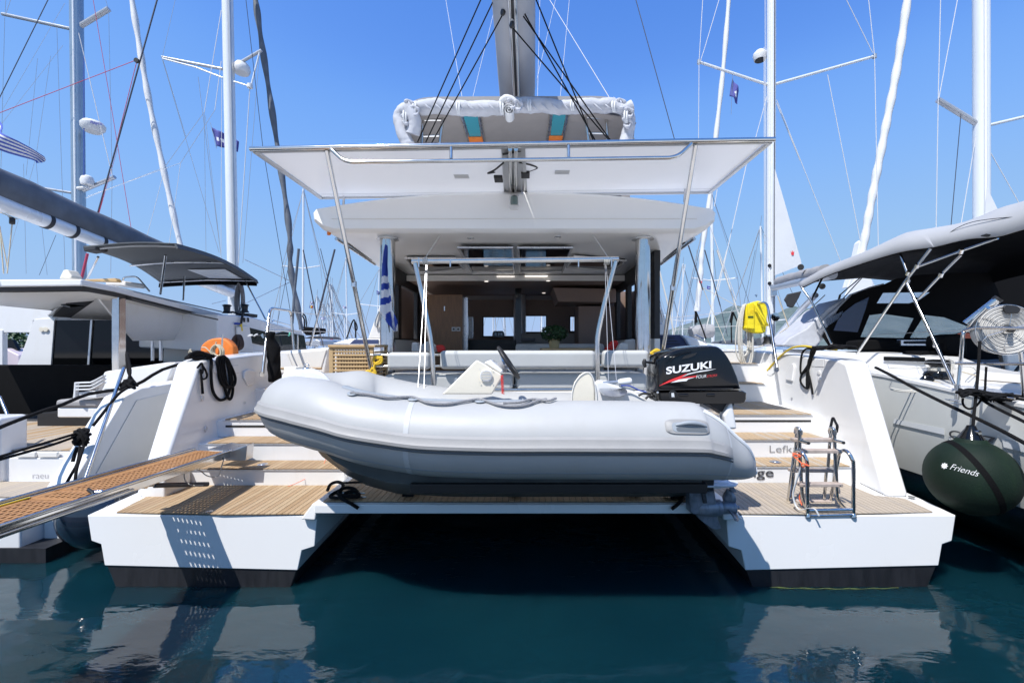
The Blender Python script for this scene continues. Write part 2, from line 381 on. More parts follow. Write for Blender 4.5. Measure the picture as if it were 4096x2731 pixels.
# hills on the far shore: a real relief
m = bpy.data.materials.new('hill_scrub_hazed'); m.use_nodes = True; n = m.node_tree; b = n.nodes['Principled BSDF']; b.inputs['Roughness'].default_value = .95
tc = n.nodes.new('ShaderNodeTexCoord'); t = n.nodes.new('ShaderNodeTexNoise'); t.inputs['Scale'].default_value = .03; t.inputs['Detail'].default_value = 10; t.inputs['Roughness'].default_value = .7
n.links.new(tc.outputs['Object'], t.inputs['Vector']); r = n.nodes.new('ShaderNodeValToRGB'); e = r.color_ramp.elements
e[0].position = .38; e[0].color = (.060, .095, .095, 1); e[1].position = .66; e[1].color = (.15, .185, .175, 1)  # scrub tones with the bluish distance haze mixed into the colour
n.links.new(t.outputs[0], r.inputs[0]); n.links.new(r.outputs[0], b.inputs['Base Color']); MATS['hill'] = m
def hill(name, ridge, Y, dep, seed):
    pts = catmull([G(p, Y) for p in ridge], 8); nv = 12
    def fn(u, v_):
        k = u*(len(pts)-1); i = min(int(k), len(pts)-2); p = pts[i].lerp(pts[i+1], k-i); hgt = max(p.z, 0)*1.04
        q = 1-abs(v_*2-1); q = q**.8
        nz = noise.fractal(Vector((p.x*.012, v_*3+seed, 0)), 1, 2, 5)
        return Vector((p.x+nz*14, Y-dep*.5+dep*v_, -2+(hgt+2)*q*(1+.14*nz*(1-q)+.05*noise.noise(Vector((p.x*.06, v_*9, seed))))))
    o = clothgrid(name, fn, 90, nv*2, 'hill'); return tag(o, kind='structure')
hill('hills', [(2560, 1400), (2640, 1345), (2760, 1290), (2860, 1262), (2940, 1228), (3000, 1240), (3090, 1262), (3150, 1235), (3260, 1238), (3400, 1250), (3600, 1222), (3900, 1240), (4300, 1265), (4700, 1300), (5200, 1380)], 900, 500, 3)
hill('hills', [(-1500, 1386), (-900, 1345), (-300, 1330), (60, 1340), (300, 1352), (700, 1366), (1000, 1375), (1300, 1383)], 1500, 600, 8)

# ================================================================== THE CATAMARAN
XC = -.045
cat_ = thing('catamaran', 'white sailing catamaran seen square from astern, teak steps on both hulls, dinghy across its stern', 'catamaran', (XC, 8, 0))
def bx(s, x): return XC+s*x
# ---- hulls: section of the transom (outboard x, z), lofted forward
Z0 = .614
SEC = [(1.78, Z0), (3.79, Z0), (3.75, .39), (3.655, .366), (3.62, .182), (1.94, .145), (1.905, .315), (1.80, .345)]
def sec_at(Y):
    g = min(1, (Y-3.90)/2.2); e = .27*g; out = []
    for x, z in SEC:
        nx = x+(e if x > 2.6 else (.06*g if x < 1.9 else .10*g)); out.append((nx, z))
    return out
for s in (-1, 1):
    nm = 'port_hull' if s < 0 else 'starboard_hull'
    rings = []
    for Y in (3.90, 4.3, 4.8, 5.4, 6.2, 8, 12, 15):
        k = 1 if Y < 12 else (.9 if Y < 14 else .45); mid = 2.75
        # the transom is slightly bowed: corners lie further forward
        rings.append([Vector((bx(s, mid+(x-mid)*k), Y+(.065*((x-mid)/1.0)**2 if Y == 3.90 else 0), z)) for x, z in sec_at(Y)])
    v, f = vloft(rings); mk('hull', v, f, 'gel_hull', cat_, bevel=.009, seg=2)
    rings = []
    for Y in (3.914, 4.8, 6.2, 9, 15):
        g = min(1, (Y-3.90)/2.2); e = .27*g; k = 1 if Y < 12 else .45; mid = 2.75
        sc_ = [(3.615+e, .180), (3.54+e, .02), (3.38+e, -.35), (2.08, -.35), (2.0+.05*g, .0), (1.95+.05*g, .143)]
        rings.append([Vector((bx(s, mid+(x-mid)*k), Y+(.065*(x-mid)**2 if Y < 4 else 0), z)) for x, z in sc_])
    v, f = vloft(rings); mk('bottom_paint', v, f, 'boot', cat_, bevel=.012)
    # weed line at the water
    if s < 0: continue
    pts = [Vector((bx(s, 2.15+i*.055), 3.914+.065*(2.15+i*.055-2.75)**2-.004, .004+.003*math.sin(i*1.7))) for i in range(21)]
    mk('weed_line', *vtube(pts, [.002+.006*abs(math.sin(i*.9))*abs(math.sin(i*2.3)) for i in range(21)], 6), 'weed', cat_)
# ---- teak decks, steps
def stepblock(s, x0, x1, ya, yb, z0, z1, nose=.02):
    a, b = sorted((bx(s, x0), bx(s, x1)))
    box('riser', (a, ya, z0), (b, yb, z1), 'gel', cat_, bevel=.012, seg=2)
for s in (-1, 1):
    dk = tag(mk('deck', *vbox((min(bx(s, 1.83), bx(s, 3.62)), 4.0, Z0+.001), (max(bx(s, 1.83), bx(s, 3.62)), 4.9, Z0+.004)), 'gel_nonskid', cat_))
    if s > 0: poly = [(1.84, 3.965), (2.7, 3.955), (3.62, 4.01), (3.66, 4.36), (3.44, 4.44), (3.42, 4.845), (1.84, 4.845)]
    else: poly = [(1.84, 3.96), (2.6, 3.95), (3.56, 4.0), (3.64, 4.42), (3.52, 4.5), (3.44, 4.76), (1.84, 4.76)]
    pl = [(bx(s, x), y) for x, y in poly]
    planks(pl, Z0+.006, dk, ['teak_a', 'teak_b', 'teak_b', 'teak_c', 'teak_d'] if s < 0 else ['teak_grey', 'teak_grey_b', 'teak_grey_b'])
    lv = ((4.85, .614, .797), (5.23, .797, 1.0), (5.66, 1.0, 1.224), (6.89, 1.224, 1.50), (7.2, 1.50, 1.79), (7.7, 1.79, 1.99)) if s > 0 else ((4.76, .614, .793), (5.11, .793, .987), (5.48, .987, 1.19), (6.4, 1.19, 1.47), (7.3, 1.47, 1.75), (7.95, 1.75, 1.98))
    for i, (Y, za, zb) in enumerate(lv):
        yn = lv[i+1][0] if i < 5 else 14
        xo = 3.5+.05*i; xi = 1.86 if i < 3 else 2.35
        stepblock(s, xi, xo+.3, Y, yn+.1, za, zb)
        tr = mk('tread', *vbox((min(bx(s, xi+.02), bx(s, xo)), Y-.015, zb+.001), (max(bx(s, xi+.02), bx(s, xo)), yn-.012, zb+.004)), 'gel_nonskid', cat_)
        if i < 5:
            q = [(bx(s, xi+.03), Y-.012), (bx(s, xo-.02), Y-.012), (bx(s, xo-.02), yn-.02), (bx(s, xi+.03), yn-.02)]
            planks(q, zb+.005, tr, ['teak_a', 'teak_b', 'teak_c'] if s < 0 else ['teak_b', 'teak_grey_b', 'teak_d', 'teak_d'], wd=.066 if i else .055)
        # drip nosing / slot under the third tread
        if i == 2: box('step_slot', (min(bx(s, xi+.2), bx(s, xo-.02)), Y-.004, zb-.085), (max(bx(s, xi+.2), bx(s, xo-.02)), Y+.02, zb-.060), 'caulk', cat_)
    # round flush deck lights with rings
    for p, z in (((cF(262, 972), .79),) if s < 0 else ((cG(1570, 1065), .80),)):
        c = GZ(p, z+.014)
        lathe('deck_light', [(0, 0), (.055, 0), (.06, .004), (.045, .008), (.042, .006), (.030, .006), (.028, .010), (.012, .010), (.011, .006), (0, .006)], c, 'steel', cat_, n=24)
hp = GZ(cF(1300*.0+0, 0), .62)
for p in ((838, 2046), (cH(980, 1290))):
    lathe('flush_pad', [(0, 0), (.028, 0), (.030, .004), (0, .006)], GZ(p, Z0+.016), 'chrome', cat_, n=16)
# drain / shower outlet on the third riser, port
c = G(cF(110, 750), 5.49); lathe('outlet', [(0, 0), (.034, 0), (.036, .008), (.018, .010), (.017, .002), (0, .001)], c, 'steel', cat_, axis=(0, -1, 0), n=18)
# ---- bulwarks with the slanted after face
for s in (-1, 1):
    o0, i0 = (3.77, 3.58) if s < 0 else (3.77, 3.54)
    st = [((o0, 4.42, Z0), (i0, 4.42, Z0), (4.0, 5.18, 1.80), (3.74, 5.18, 1.80)),
          ((o0, 4.42, Z0-.0), (i0, 4.42, Z0-.0), (4.01, 5.26, 1.885), (3.74, 5.26, 1.885)),
          ((3.88, 5.0, Z0), (3.60, 5.0, Z0), (4.03, 5.42, 1.925), (3.76, 5.42, 1.925)),
          ((4.0, 6.4, Z0), (3.68, 6.4, Z0), (4.14, 6.4, 1.965), (3.84, 6.4, 1.965)),
          ((4.05, 8, Z0), (3.72, 8, Z0), (4.2, 8, 2.0), (3.95, 8, 2.0)),
          ((4.05, 12, Z0), (3.72, 12, Z0), (4.2, 12, 2.06), (3.95, 12, 2.06)),
          ((3.2, 15.5, Z0), (3.0, 15.5, Z0), (3.3, 15.5, 2.1), (3.1, 15.5, 2.1))]
    rings = []
    for bo, bi, to, ti in st[1:]:
        rings.append([Vector((bx(s, q[0]), q[1], q[2])) for q in (bo, bi, ti, to)])
    v, f = vloft(rings); o = mk('bulwark', v, f, 'gel', cat_, bevel=.045, seg=4)
    # side deck inboard of it
    box('side_deck', (min(bx(s, 3.0), bx(s, 3.97)), 8.2, 1.2), (max(bx(s, 3.0), bx(s, 3.97)), 15, 1.985), 'gel', cat_, bevel=.03)
# moulded base block at the foot of the port bulwark (where the gangway mounts)
box('mooring_block', (-3.72, 4.40, Z0), (-3.50, 4.75, .80), 'gel', cat_, bevel=.02)
# panels and fittings on the bulwark inner faces
def onbul(s, p, off=0):         # the inner face of the bulwark seen at a photo point
    d = ray(*p)
    # inner face interpolates 3.58@4.42 to ~3.85@6.4 : solve by iteration
    Y = 5.5
    for _ in range(12):
        z = CAM.z+d.z*(Y/d.y); tt = max(0, min(1, (z-Z0)/1.3)); xb = 3.60+(Y-5.0)*.057; xt = 3.76+(Y-5.42)*.08
        X = bx(s, lerp(xb, xt, tt)-off); Y = X/d.x*d.y
    return CAM+d*(Y/d.y)
for s, pts in ((-1, [(cE(1395, 870), 0), (cE(1150, 843), 1), (cE(1170, 1020), 1)]), (1, [(cG(1665, 706), 0), (cG(1330*1.0+700*0+430, 900), 0)])):
    for p, k in pts:
        c = onbul(s, p)
        if k == 0: lathe('drain', [(0, 0), (.018, 0), (.02, .006), (.011, .007), (.010, .001), (0, .001)], c, 'steel', cat_, axis=(-s, 0, 0), n=14)
        else:
            t = [c+Vector((-s*.012, math.cos(a)*.022, math.sin(a)*.03)) for a in [i*.5236 for i in range(12)]]
            tube('lashing_ring', t, .005, 'steel', cat_, n=6, cyc=True)
def recess(s, q, d=.006, mat='gel', name='locker_panel', bev=.004):
    pts = [onbul(s, p) for p in q]; 
    v, f = vprism(pts, (-s*d, 0, 0)); mk(name, v, f, mat, cat_, bevel=bev)
    if d < .02:
        cc = sum(pts, Vector())/len(pts); v, f = vprism([cc+(p-cc)*1.06 for p in pts], (-s*.002, 0, 0)); mk('panel_seam', v, f, 'grey_print', cat_)
recess(-1, [cJ(10, 1130), cJ(60, 1125), cJ(75, 1228), cJ(20, 1232)]); recess(-1, [cJ(245, 1137), cJ(318, 1130), cJ(325, 1228), cJ(252, 1232)])
recess(-1, [cJ(375, 1205), cJ(430, 1180), cJ(520, 1200), cJ(505, 1370), cJ(425, 1388), cJ(372, 1290)], d=.03, name='vent_cowl', bev=.012)
recess(1, [cK(1690, 1150), cK(1820, 1145), cK(1822, 1222), cK(1692, 1215)]); 
recess(1, [cK(1480, 1200), cK(1515, 1185), cK(1525, 1215), cK(1500, 1370), cK(1435, 1355), cK(1430, 1300)], d=.03, name='vent_cowl', bev=.012)
for p in (cK(1770, 1280), cK(1775, 1350)):
    lathe('shower_outlet', [(0, 0), (.03, 0), (.032, .010), (.02, .014), (0, .012)], onbul(1, p), 'gel', cat_, axis=(-1, 0, 0), n=16)
# ---- middle: platform between the hulls, bridge deck and aft bulkhead
plat = box('platform', (bx(-1, 1.76), 3.86, .665), (bx(1, 1.72), 4.83, .745), 'gel_hull', cat_, bevel=.012)
for s, x in ((-1, 1.80), (1, 1.76)):
    pass
deckp = box('platform_deck', (bx(-1, 1.72), 3.885, .746), (bx(1, 1.68), 4.80, .749), 'gel_nonskid', cat_)
planks([(bx(-1, 1.70), 3.90), (bx(1, 1.66), 3.90), (bx(1, 1.66), 4.79), (bx(-1, 1.70), 4.79)], .7495, deckp, ['teak_a', 'teak_c', 'teak_b', 'teak_d'], wd=.053)
mk('corner_moulding', *vprism([(bx(-1, 1.90), 3.90, .60), (bx(-1, 1.76), 3.88, .60), (bx(-1, 1.74), 3.88, .742), (bx(-1, 1.79), 3.90, .742)], (0, .95, 0)), 'gel', cat_, bevel=.015)
mk('corner_moulding', *vprism([(bx(1, 1.90), 3.90, .60), (bx(1, 1.72), 3.88, .60), (bx(1, 1.70), 3.88, .742), (bx(1, 1.79), 3.90, .742)], (0, .95, 0)), 'gel', cat_, bevel=.015)
for i, x in enumerate((1765, 1825, 2030, 2180, 2275, 2440)):
    c = GZ((x+15, 1972), .765)
    box('chock_slot', (c.x-.055, c.y-.05, .760), (c.x+.055, c.y+.05, .766), 'gel_nonskid', cat_, bevel=.002)
for x in (-1.05, -.1, .95):
    mk('chock', *vprism([(x-.05, 4.0, .752), (x-.05, 4.3, .752), (x-.05, 4.22, .90), (x-.05, 4.1, .84)], (.1, 0, 0)), 'black', cat_)
box('bridge_deck', (bx(-1, 1.95), 4.84, .55), (bx(1, 1.95), 15, .80), 'gel_hull', cat_)
box('aft_bulkhead', (bx(-1, 1.9), 5.0, .80), (bx(1, 1.9), 5.12, 1.42), 'gel', cat_, bevel=.03)
box('cockpit_side', (bx(-1, 2.5), 5.9, 1.0), (bx(-1, 2.30), 9.2, 1.93), 'gel', cat_, bevel=.03)
box('cockpit_side', (bx(1, 2.05), 5.9, 1.0), (bx(1, 2.30), 9.2, 1.90), 'gel', cat_, bevel=.03)
box('cockpit_floor', (bx(-1, 2.35), 5.1, 1.16), (bx(1, 2.1), 11.6, 1.2), 'teak_grey', cat_)
# port locker moulding with a panel seam above the middle step
v, f = vprism([(-1.99, 4.98, .79), (-1.56, 5.02, .79), (-1.58, 5.04, 1.2), (-2.0, 5.0, 1.2)], (0, .1, 0)); mk('locker_front', v, f, 'gel', cat_, bevel=.015)
box('locker_seam', (-1.86, 4.975, .87), (-1.855, 4.985, 1.19), 'grey_print', cat_); box('locker_seam', (-1.86, 4.98, .865), (-1.60, 4.99, .870), 'grey_print', cat_)
# cockpit steps beside the cockpit: port coaming box with slanted panel
v, f = vprism([GX(cJ(835, 955), -3.0)]*0+[G(cJ(835, 960), 7.0), G(cJ(1465, 905), 7.0), G(cJ(1400, 1290), 7.0), G(cJ(850, 1240), 7.0)], (0, .3, 0)); mk('coaming', v, f, 'gel', cat_, bevel=.03)
v, f = vprism([G(cJ(918, 980), 6.985), G(cJ(1430, 935), 6.985), G(cJ(1360, 1165), 6.985), G(cJ(1015, 1165), 6.985)], (0, .02, 0)); mk('coaming_panel', v, f, 'gel_warm', cat_, bevel=.008)
tube('teak_rail', [G(cJ(858, 1172), 6.95), G(cJ(1370, 1170), 6.95)], .018, 'teak_a', cat_)
# ---- hard top
XR = -.16
def roofsec(Y, dz=0, wsc=1):
    h = 2.62*wsc; pts = []
    for i in range(15):
        t = -1+2*i/14; z = 4.11-.235*abs(t)**2.2-.02+dz; pts.append((XR+t*h*.985, Y+.0*(1-abs(t)), z))
    pts += [(XR+h, Y, 3.80+dz), (XR+h*.995, Y, 3.70+dz), (XR+h*.955, Y, 3.60+dz), (XR+h*.90, Y, 3.545+dz), (XR-h*.90, Y, 3.545+dz), (XR-h*.955, Y, 3.60+dz), (XR-h*.995, Y, 3.70+dz), (XR-h, Y, 3.80+dz)]
    return pts
ra = roofsec(5.93)
rings = [[(XR+(x-XR)*.985, 5.86, 3.80+(z-3.80)*.80) for x, y, z in ra], [(XR+(x-XR)*.995, 5.90, 3.80+(z-3.80)*.95) for x, y, z in ra], roofsec(5.95), roofsec(6.6), roofsec(8.95, -.05, 1.06), roofsec(9.02, -.05, 1.06)]
v, f = vloft(rings); mk('hardtop', v, f, 'gel_roof', cat_, ang=30)
box('roof_crease', (XR-2.35, 5.852, 3.715), (XR+2.35, 5.87, 3.722), 'gel_warm', cat_)
rings = [roofsec(9.03, -.05, 1.06), roofsec(11.5, -.1, 1.0), roofsec(13, -.6, .8)]
v, f = vloft(rings); mk('coachroof', v, f, 'gel', cat_, ang=30)
for s in (-1, 1):               # slots and nav fittings under the roof edge
    a = Vector((XR+s*2.50, 6.35, 3.575)); bq = Vector((XR+s*2.58, 8.2, 3.545))
    tube('gutter_rail', [a, bq], .022, 'steel', cat_)
    tube('gutter_slot', [a.lerp(bq, .1)+Vector((-s*.08, 0, -.01)), a.lerp(bq, .75)+Vector((-s*.08, 0, -.01))], .012, 'dark_print', cat_)
lathe('nav_light', [(0, 0), (.03, 0), (.034, .03), (0, .035)], G(cB(550, 827), 6.0), 'orange', cat_, axis=(-1, -1, 0), n=10)
# stern light in the middle of the fascia
sl_ = box('stern_light', (XR-.06, 5.82, 3.83), (XR+.06, 5.87, 4.02), 'gel', cat_, bevel=.02)
lathe('lamp_glass', [(.0, 0), (.046, 0), (.05, .03), (.048, .10), (.03, .115), (0, .118)], (XR, 5.825, 3.885), 'screen_glass', sl_, n=18)
# ceiling features
ZC = 3.495-.003
for c4, kind in (([(1838, 990), (2046, 990), (2054, 1087), (1892, 1089)], 1), ([(2076, 990), (2284, 990), (2246, 1084), (2084, 1086)], 1), ([(1628, 1030), (1818, 1030), (1852, 1072), (1668, 1092)], 0), ([(2300, 1022), (2500, 1040), (2450, 1080), (2270, 1066)], 0)):
    zz = 3.50; q = [GZ(p, zz) for p in c4]
    q = [Vector((a.x, a.y, zz)) for a in q]
    fr = mk('skylight', *vprism(q, (0, 0, .02)), 'glass_dark', cat_)
    for i in range(4):
        a, d = q[i], q[(i+1) % 4]; cen = sum(q, Vector())/4
        oa, od = a+(a-cen)*.07, d+(d-cen)*.07
        mk('skylight_frame', *vprism([a, d, od, oa], (0, 0, -.03)), 'steel' if (i == 0 and kind) else 'gel', fr, bevel=.006)
for p in (cC(302, 1237), cB(1285, 852), cI(750, 102)):
    lathe('spotlight', [(0, 0), (.045, 0), (.048, -.008), (.036, -.012), (.03, -.004), (0, -.003)], GZ(p, 3.49), 'steel', cat_, n=18)
for p in (cI(1358, 437), cI(1323, 533), cI(1308, 570), cI(873, 442)):
    lathe('spotlight', [(0, 0), (.04, 0), (.042, -.006), (0, -.008)], GZ(p, 3.35), 'lamp_white', cat_, n=14)
a, d = G(cI(1176, 402), 9.0), G(cI(1352, 402), 9.0); box('light_strip', (a.x, 8.96, a.z-.012), (d.x, 8.985, a.z+.012), 'lamp_white', cat_)
a, d = G(cI(955, 405), 9.0), G(cI(1095, 405), 9.0); box('light_strip', (a.x, 8.96, a.z-.006), (d.x, 8.985, a.z+.006), 'lamp_white', cat_)
# ---- chrome pillars
for px, Y in ((1551, 6.12), (2571, 6.12)):
    c = G((px, 1370), Y); pl_ = lathe('pillar', [(.0, 0), (.098, 0), (.098, 2.36), (0, 2.36)], (c.x, c.y, 1.2), 'chrome', cat_, n=40)
    lathe('pillar_collar', [(.0, 0), (.15, 0), (.13, .02), (.1, .035), (0, .035)], (c.x, c.y, 3.51), 'gel', pl_, n=32)
# ---- saloon shell
ZF = 1.2
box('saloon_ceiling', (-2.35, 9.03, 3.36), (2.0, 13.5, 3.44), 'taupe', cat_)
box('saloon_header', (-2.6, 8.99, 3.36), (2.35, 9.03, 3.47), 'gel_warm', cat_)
def side_windows(X, s, panes, z0, z1):
    box('window_base', (X-.04, panes[0][0]-.3, ZF), (X+.04, panes[-1][1]+.3, z0), 'gel_warm', cat_)
    box('window_head', (X-.045, panes[0][0]-.3, z1), (X+.045, panes[-1][1]+.3, 3.53), 'black', cat_)
    ed = [panes[0][0]-.3]+[q for p in panes for q in p]+[panes[-1][1]+.3]
    for i in range(0, len(ed), 2):
        box('window_post', (X-.04, ed[i], z0), (X+.04, ed[i+1], z1), 'black', cat_)
    for a_, b_ in panes: 
        box('window_sill', (X-.03, a_, z0), (X+.03, b_, z0+.03), 'black', cat_)
side_windows(-2.42, -1, ((8.1, 8.45), (8.65, 9.9)), 2.19, 3.22)
side_windows(1.98, 1, ((7.2, 7.9), (8.2, 8.75), (8.95, 9.8)), 2.19, 3.22)
YB = 12.0
a0, a1 = -3.2, 3.0
holes = [((1930, 1265), (2060, 1348)), ((2100, 1260), (2188, 1331)), ((2277, 1263), (2313, 1328))]
xs = sorted([a0, a1]+[G(p, YB).x for h in holes for p in h])
zt = max(G(h[0], YB).z for h in holes); zb = min(G(h[1], YB).z for h in holes)
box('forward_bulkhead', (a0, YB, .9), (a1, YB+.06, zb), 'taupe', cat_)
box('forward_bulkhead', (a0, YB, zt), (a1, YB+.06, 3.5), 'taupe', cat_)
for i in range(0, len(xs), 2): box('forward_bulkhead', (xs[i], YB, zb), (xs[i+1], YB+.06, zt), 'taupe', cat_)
for h in holes:
    p, q = G(h[0], YB), G(h[1], YB); wz0, wz1 = q.z, p.z
    if wz0 > zb+.01: box('window_filler', (p.x, YB, zb), (q.x, YB+.06, wz0), 'taupe', cat_)
    if wz1 < zt-.01: box('window_filler', (p.x, YB, wz1), (q.x, YB+.06, zt), 'taupe', cat_)
    fr = MB()
    for lo, hi in (((p.x, YB-.01, wz0), (p.x+.03, YB+.03, wz1)), ((q.x-.03, YB-.01, wz0), (q.x, YB+.03, wz1)), ((p.x+.03, YB-.01, wz0), (q.x-.03, YB+.03, wz0+.03)), ((p.x+.03, YB-.01, wz1-.03), (q.x-.03, YB+.03, wz1))): fr.add(vbox(lo, hi))
    fr.build('window_frame', 'black', cat_)
box('saloon_wall', (-2.95, 10.0, ZF), (-2.85, YB, 3.4), 'taupe', cat_); box('saloon_wall', (2.6, 10.0, ZF), (2.7, YB, 3.4), 'taupe', cat_)
a, d = G((1700, 1178), 9.4), G((1850, 1410), 9.4)
wd_ = box('cabinet', (a.x, 9.4, ZF), (d.x, 10.4, a.z), 'wood_brown', cat_, bevel=.01)
c = G(cI(546, 655), 9.4); box('cabinet_handle', (c.x-.012, 9.37, c.z-.05), (c.x+.012, 9.398, c.z+.05), 'steel', wd_, bevel=.004)
for q in ((618, 816), (654, 816)):
    c = G(cI(*q), 9.4); sw = box('switch_plate', (c.x-.042, 9.38, c.z-.042), (c.x+.042, 9.398, c.z+.042), 'plastic_white', wd_, bevel=.004); box('rocker', (c.x-.02, 9.372, c.z-.02), (c.x+.02, 9.379, c.z+.02), 'dark_print', sw)
a, d = G((1853, 1190), 9.6), G((1871, 1410), 9.6); box('door_edge', (a.x, 9.6, ZF), (d.x, 9.7, a.z), 'steel', cat_)
a, d = G(cI(1100, 575), 10.2), G(cI(1148, 900), 10.2); box('saloon_post', (a.x, 10.2, ZF), (d.x, 10.3, 3.4), 'black_gloss', cat_)
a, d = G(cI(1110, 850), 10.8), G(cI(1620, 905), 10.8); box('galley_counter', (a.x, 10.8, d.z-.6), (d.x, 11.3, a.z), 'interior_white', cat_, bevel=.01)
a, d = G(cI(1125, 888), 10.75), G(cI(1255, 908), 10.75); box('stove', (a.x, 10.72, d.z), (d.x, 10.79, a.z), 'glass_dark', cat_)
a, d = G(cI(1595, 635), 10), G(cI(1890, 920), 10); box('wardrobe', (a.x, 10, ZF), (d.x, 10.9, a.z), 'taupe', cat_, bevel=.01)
v, f = vprism([G(cI(1395, 490), 9.6), G(cI(1890, 500), 9.6), G(cI(1890, 605), 9.6), G(cI(1435, 600), 9.6)], (0, 1.2, 0)); mk('overhead_locker', v, f, 'taupe', cat_, bevel=.01)
a, d = G(cI(730, 900), 9.9), G(cI(1100, 990), 9.9); box('navigation_desk', (a.x, 9.9, ZF), (d.x, 10.3, a.z), 'black', cat_)
a, d = G(cI(730, 720), 10.4), G(cI(768, 890), 10.4); box('mirror', (a.x, 10.4, d.z), (d.x, 10.44, a.z), 'steel', cat_)
a, d = G(cI(1100, 930), 9.0), G(cI(1800, 985), 9.0); box('saloon_sofa', (a.x, 9.0, ZF), (d.x, 9.7, a.z), 'cushion_white', cat_, bevel=.06, seg=3)
a, d = G(cI(1300, 965), 7.7), G(cI(1700, 975), 7.7); box('cockpit_table', (a.x, 7.3, a.z-.04), (d.x, 8.3, a.z), 'wood_light', cat_, bevel=.01)
box('table_leg', ((a.x+d.x)/2-.05, 7.75, ZF), ((a.x+d.x)/2+.05, 7.85, a.z-.04), 'steel', cat_)
# ---- cockpit seats
def cushion(name, p, q, Y, dep, bev=.07, mat='cushion', par=None):
    a, d = G(p, Y), G(q, Y); bm_ = box(name, (a.x, Y, d.z), (d.x, Y+dep, a.z), mat, par or cat_, bevel=bev, seg=5)
    mdl = bm_.modifiers[0]; return bm_
for p, q in (((1546, 1409), (1718, 1479)), ((1758, 1402), (2384, 1477)), ((2410, 1401), (2599, 1471))):
    cu_ = cushion('backrest', p, q, 5.30, .13, .05)
for p, q in (((1535, 1497), (2051, 1562)), ((2067, 1493), (2590, 1562))):
    cushion('seat_cushion', p, q, 5.42, .75, .05)
box('seat_base', (G((1530, 0), 5.4).x, 5.38, 1.2), (G((2600, 0), 5.4).x, 6.3, G((0, 1562), 5.42).z-.002), 'gel', cat_, bevel=.02)
for z in (1422, 1467):
    tube('backrest_rail', [G((1480, z-2), 5.37), G((2610, z-8), 5.37)], .014, 'chrome', cat_)
a, d = G((1500, 1563), 5.2), G((2500, 1556), 5.2); tube('aft_rail', [a, d], .02, 'chrome', cat_)
for nm, q, Y, mt in (('wing_cushion', [cF(1298, 118), cF(1345, 120), cF(1352, 190), cF(1296, 190)], 6.6, 'cushion_white'), ('pillow', [cF(1350, 150), cF(1410, 108), cF(1465, 140), cF(1470, 190), cF(1352, 192)], 6.7, 'cushion_white'), ('pillow', [cF(1462, 140), cF(1520, 138), cF(1535, 178), cF(1480, 196)], 6.55, 'red'),
                     ('pillow', [cI(1800, 980), cI(1850, 910), cI(1905, 900), cI(1915, 950), cI(1880, 985)], 7.2, 'red'), ('pillow', [cI(1890, 985), cI(1925, 920), cI(1990, 930), cI(1985, 985)], 7.0, 'cushion_white'), ('wing_cushion', [cI(1930, 985), cI(1960, 900), cI(2040, 890), cI(2045, 985)], 7.5, 'cushion_white')):
    v, f = vprism([G(p, Y) for p in q], (0, .14, 0)); mk(nm, v, f, mt, cat_, bevel=.035, seg=3)
# blue fabric covers over the forward window on each side
for q, Y in (([cK(60, 885), cK(330, 885), cK(420, 985), cK(430, 1060), cK(60, 1060)], 8.4),):
    v, f = vprism([G(p, Y) for p in q], (0, .5, 0)); wc = mk('window_cover', v, f, 'navy', cat_, bevel=.02)
    for k in range(3):
        a, d = G(cK(75, 915+k*32), Y-.012), G(cK(255+k*30, 930+k*32), Y-.012); box('cover_pleat', (a.x, Y-.02, a.z-.012), (d.x, Y-.006, a.z), 'black', wc)
v, f = vprism([G(cK(325, 885), 8.3), G(cK(430, 905), 8.3), G(cK(600, 980), 8.3), G(cK(620, 1010), 8.3), G(cK(420, 1010), 8.3), G(cK(370, 930), 8.3)], (0, .6, 0)); mk('cabin_side', v, f, 'gel', cat_, bevel=.03)
v, f = vprism([G(cF(740, 130), 9), G(cF(860, 95), 9), G(cF(1085, 95), 9), G(cF(1085, 140), 9)], (0, .5, 0)); mk('cabin_side', v, f, 'gel', cat_, bevel=.03)
v, f = vprism([G(cF(868, 132), 8.98), G(cF(900, 100), 8.98), G(cF(1070, 100), 8.98), G(cF(1070, 132), 8.98)], (0, .1, 0)); mk('window_cover', v, f, 'navy', cat_, bevel=.01)
v, f = vprism([G(cF(995, 95), 8.0), G(cF(1050, -60), 8.0), G(cF(1085, -160), 8.0), G(cF(1085, 95), 8.0)], (0, .12, 0)); mk('screen_panel', v, f, 'gel', cat_, bevel=.02)
tube('screen_handle', [G(cB(805, 1235), 7.98), G(cB(785, 1290), 7.96), G(cB(790, 1318), 7.96), G(cB(797, 1300), 7.96)], .012, 'steel', cat_, sm=4)
tube('screen_handle', [G(cK(20, 240), 8), G(cK(75, 500), 8), G(cK(130, 700), 8), G(cK(128, 765), 8), G(cK(105, 765), 8)], .018, 'steel', cat_, sm=3)
v, f = vprism([G(cK(20, 395), 8.2), G(cK(75, 440), 8.2), G(cK(215, 880), 8.2), G(cK(20, 885), 8.2)], (0, .1, 0)); mk('screen_panel', v, f, 'gel', cat_, bevel=.02)
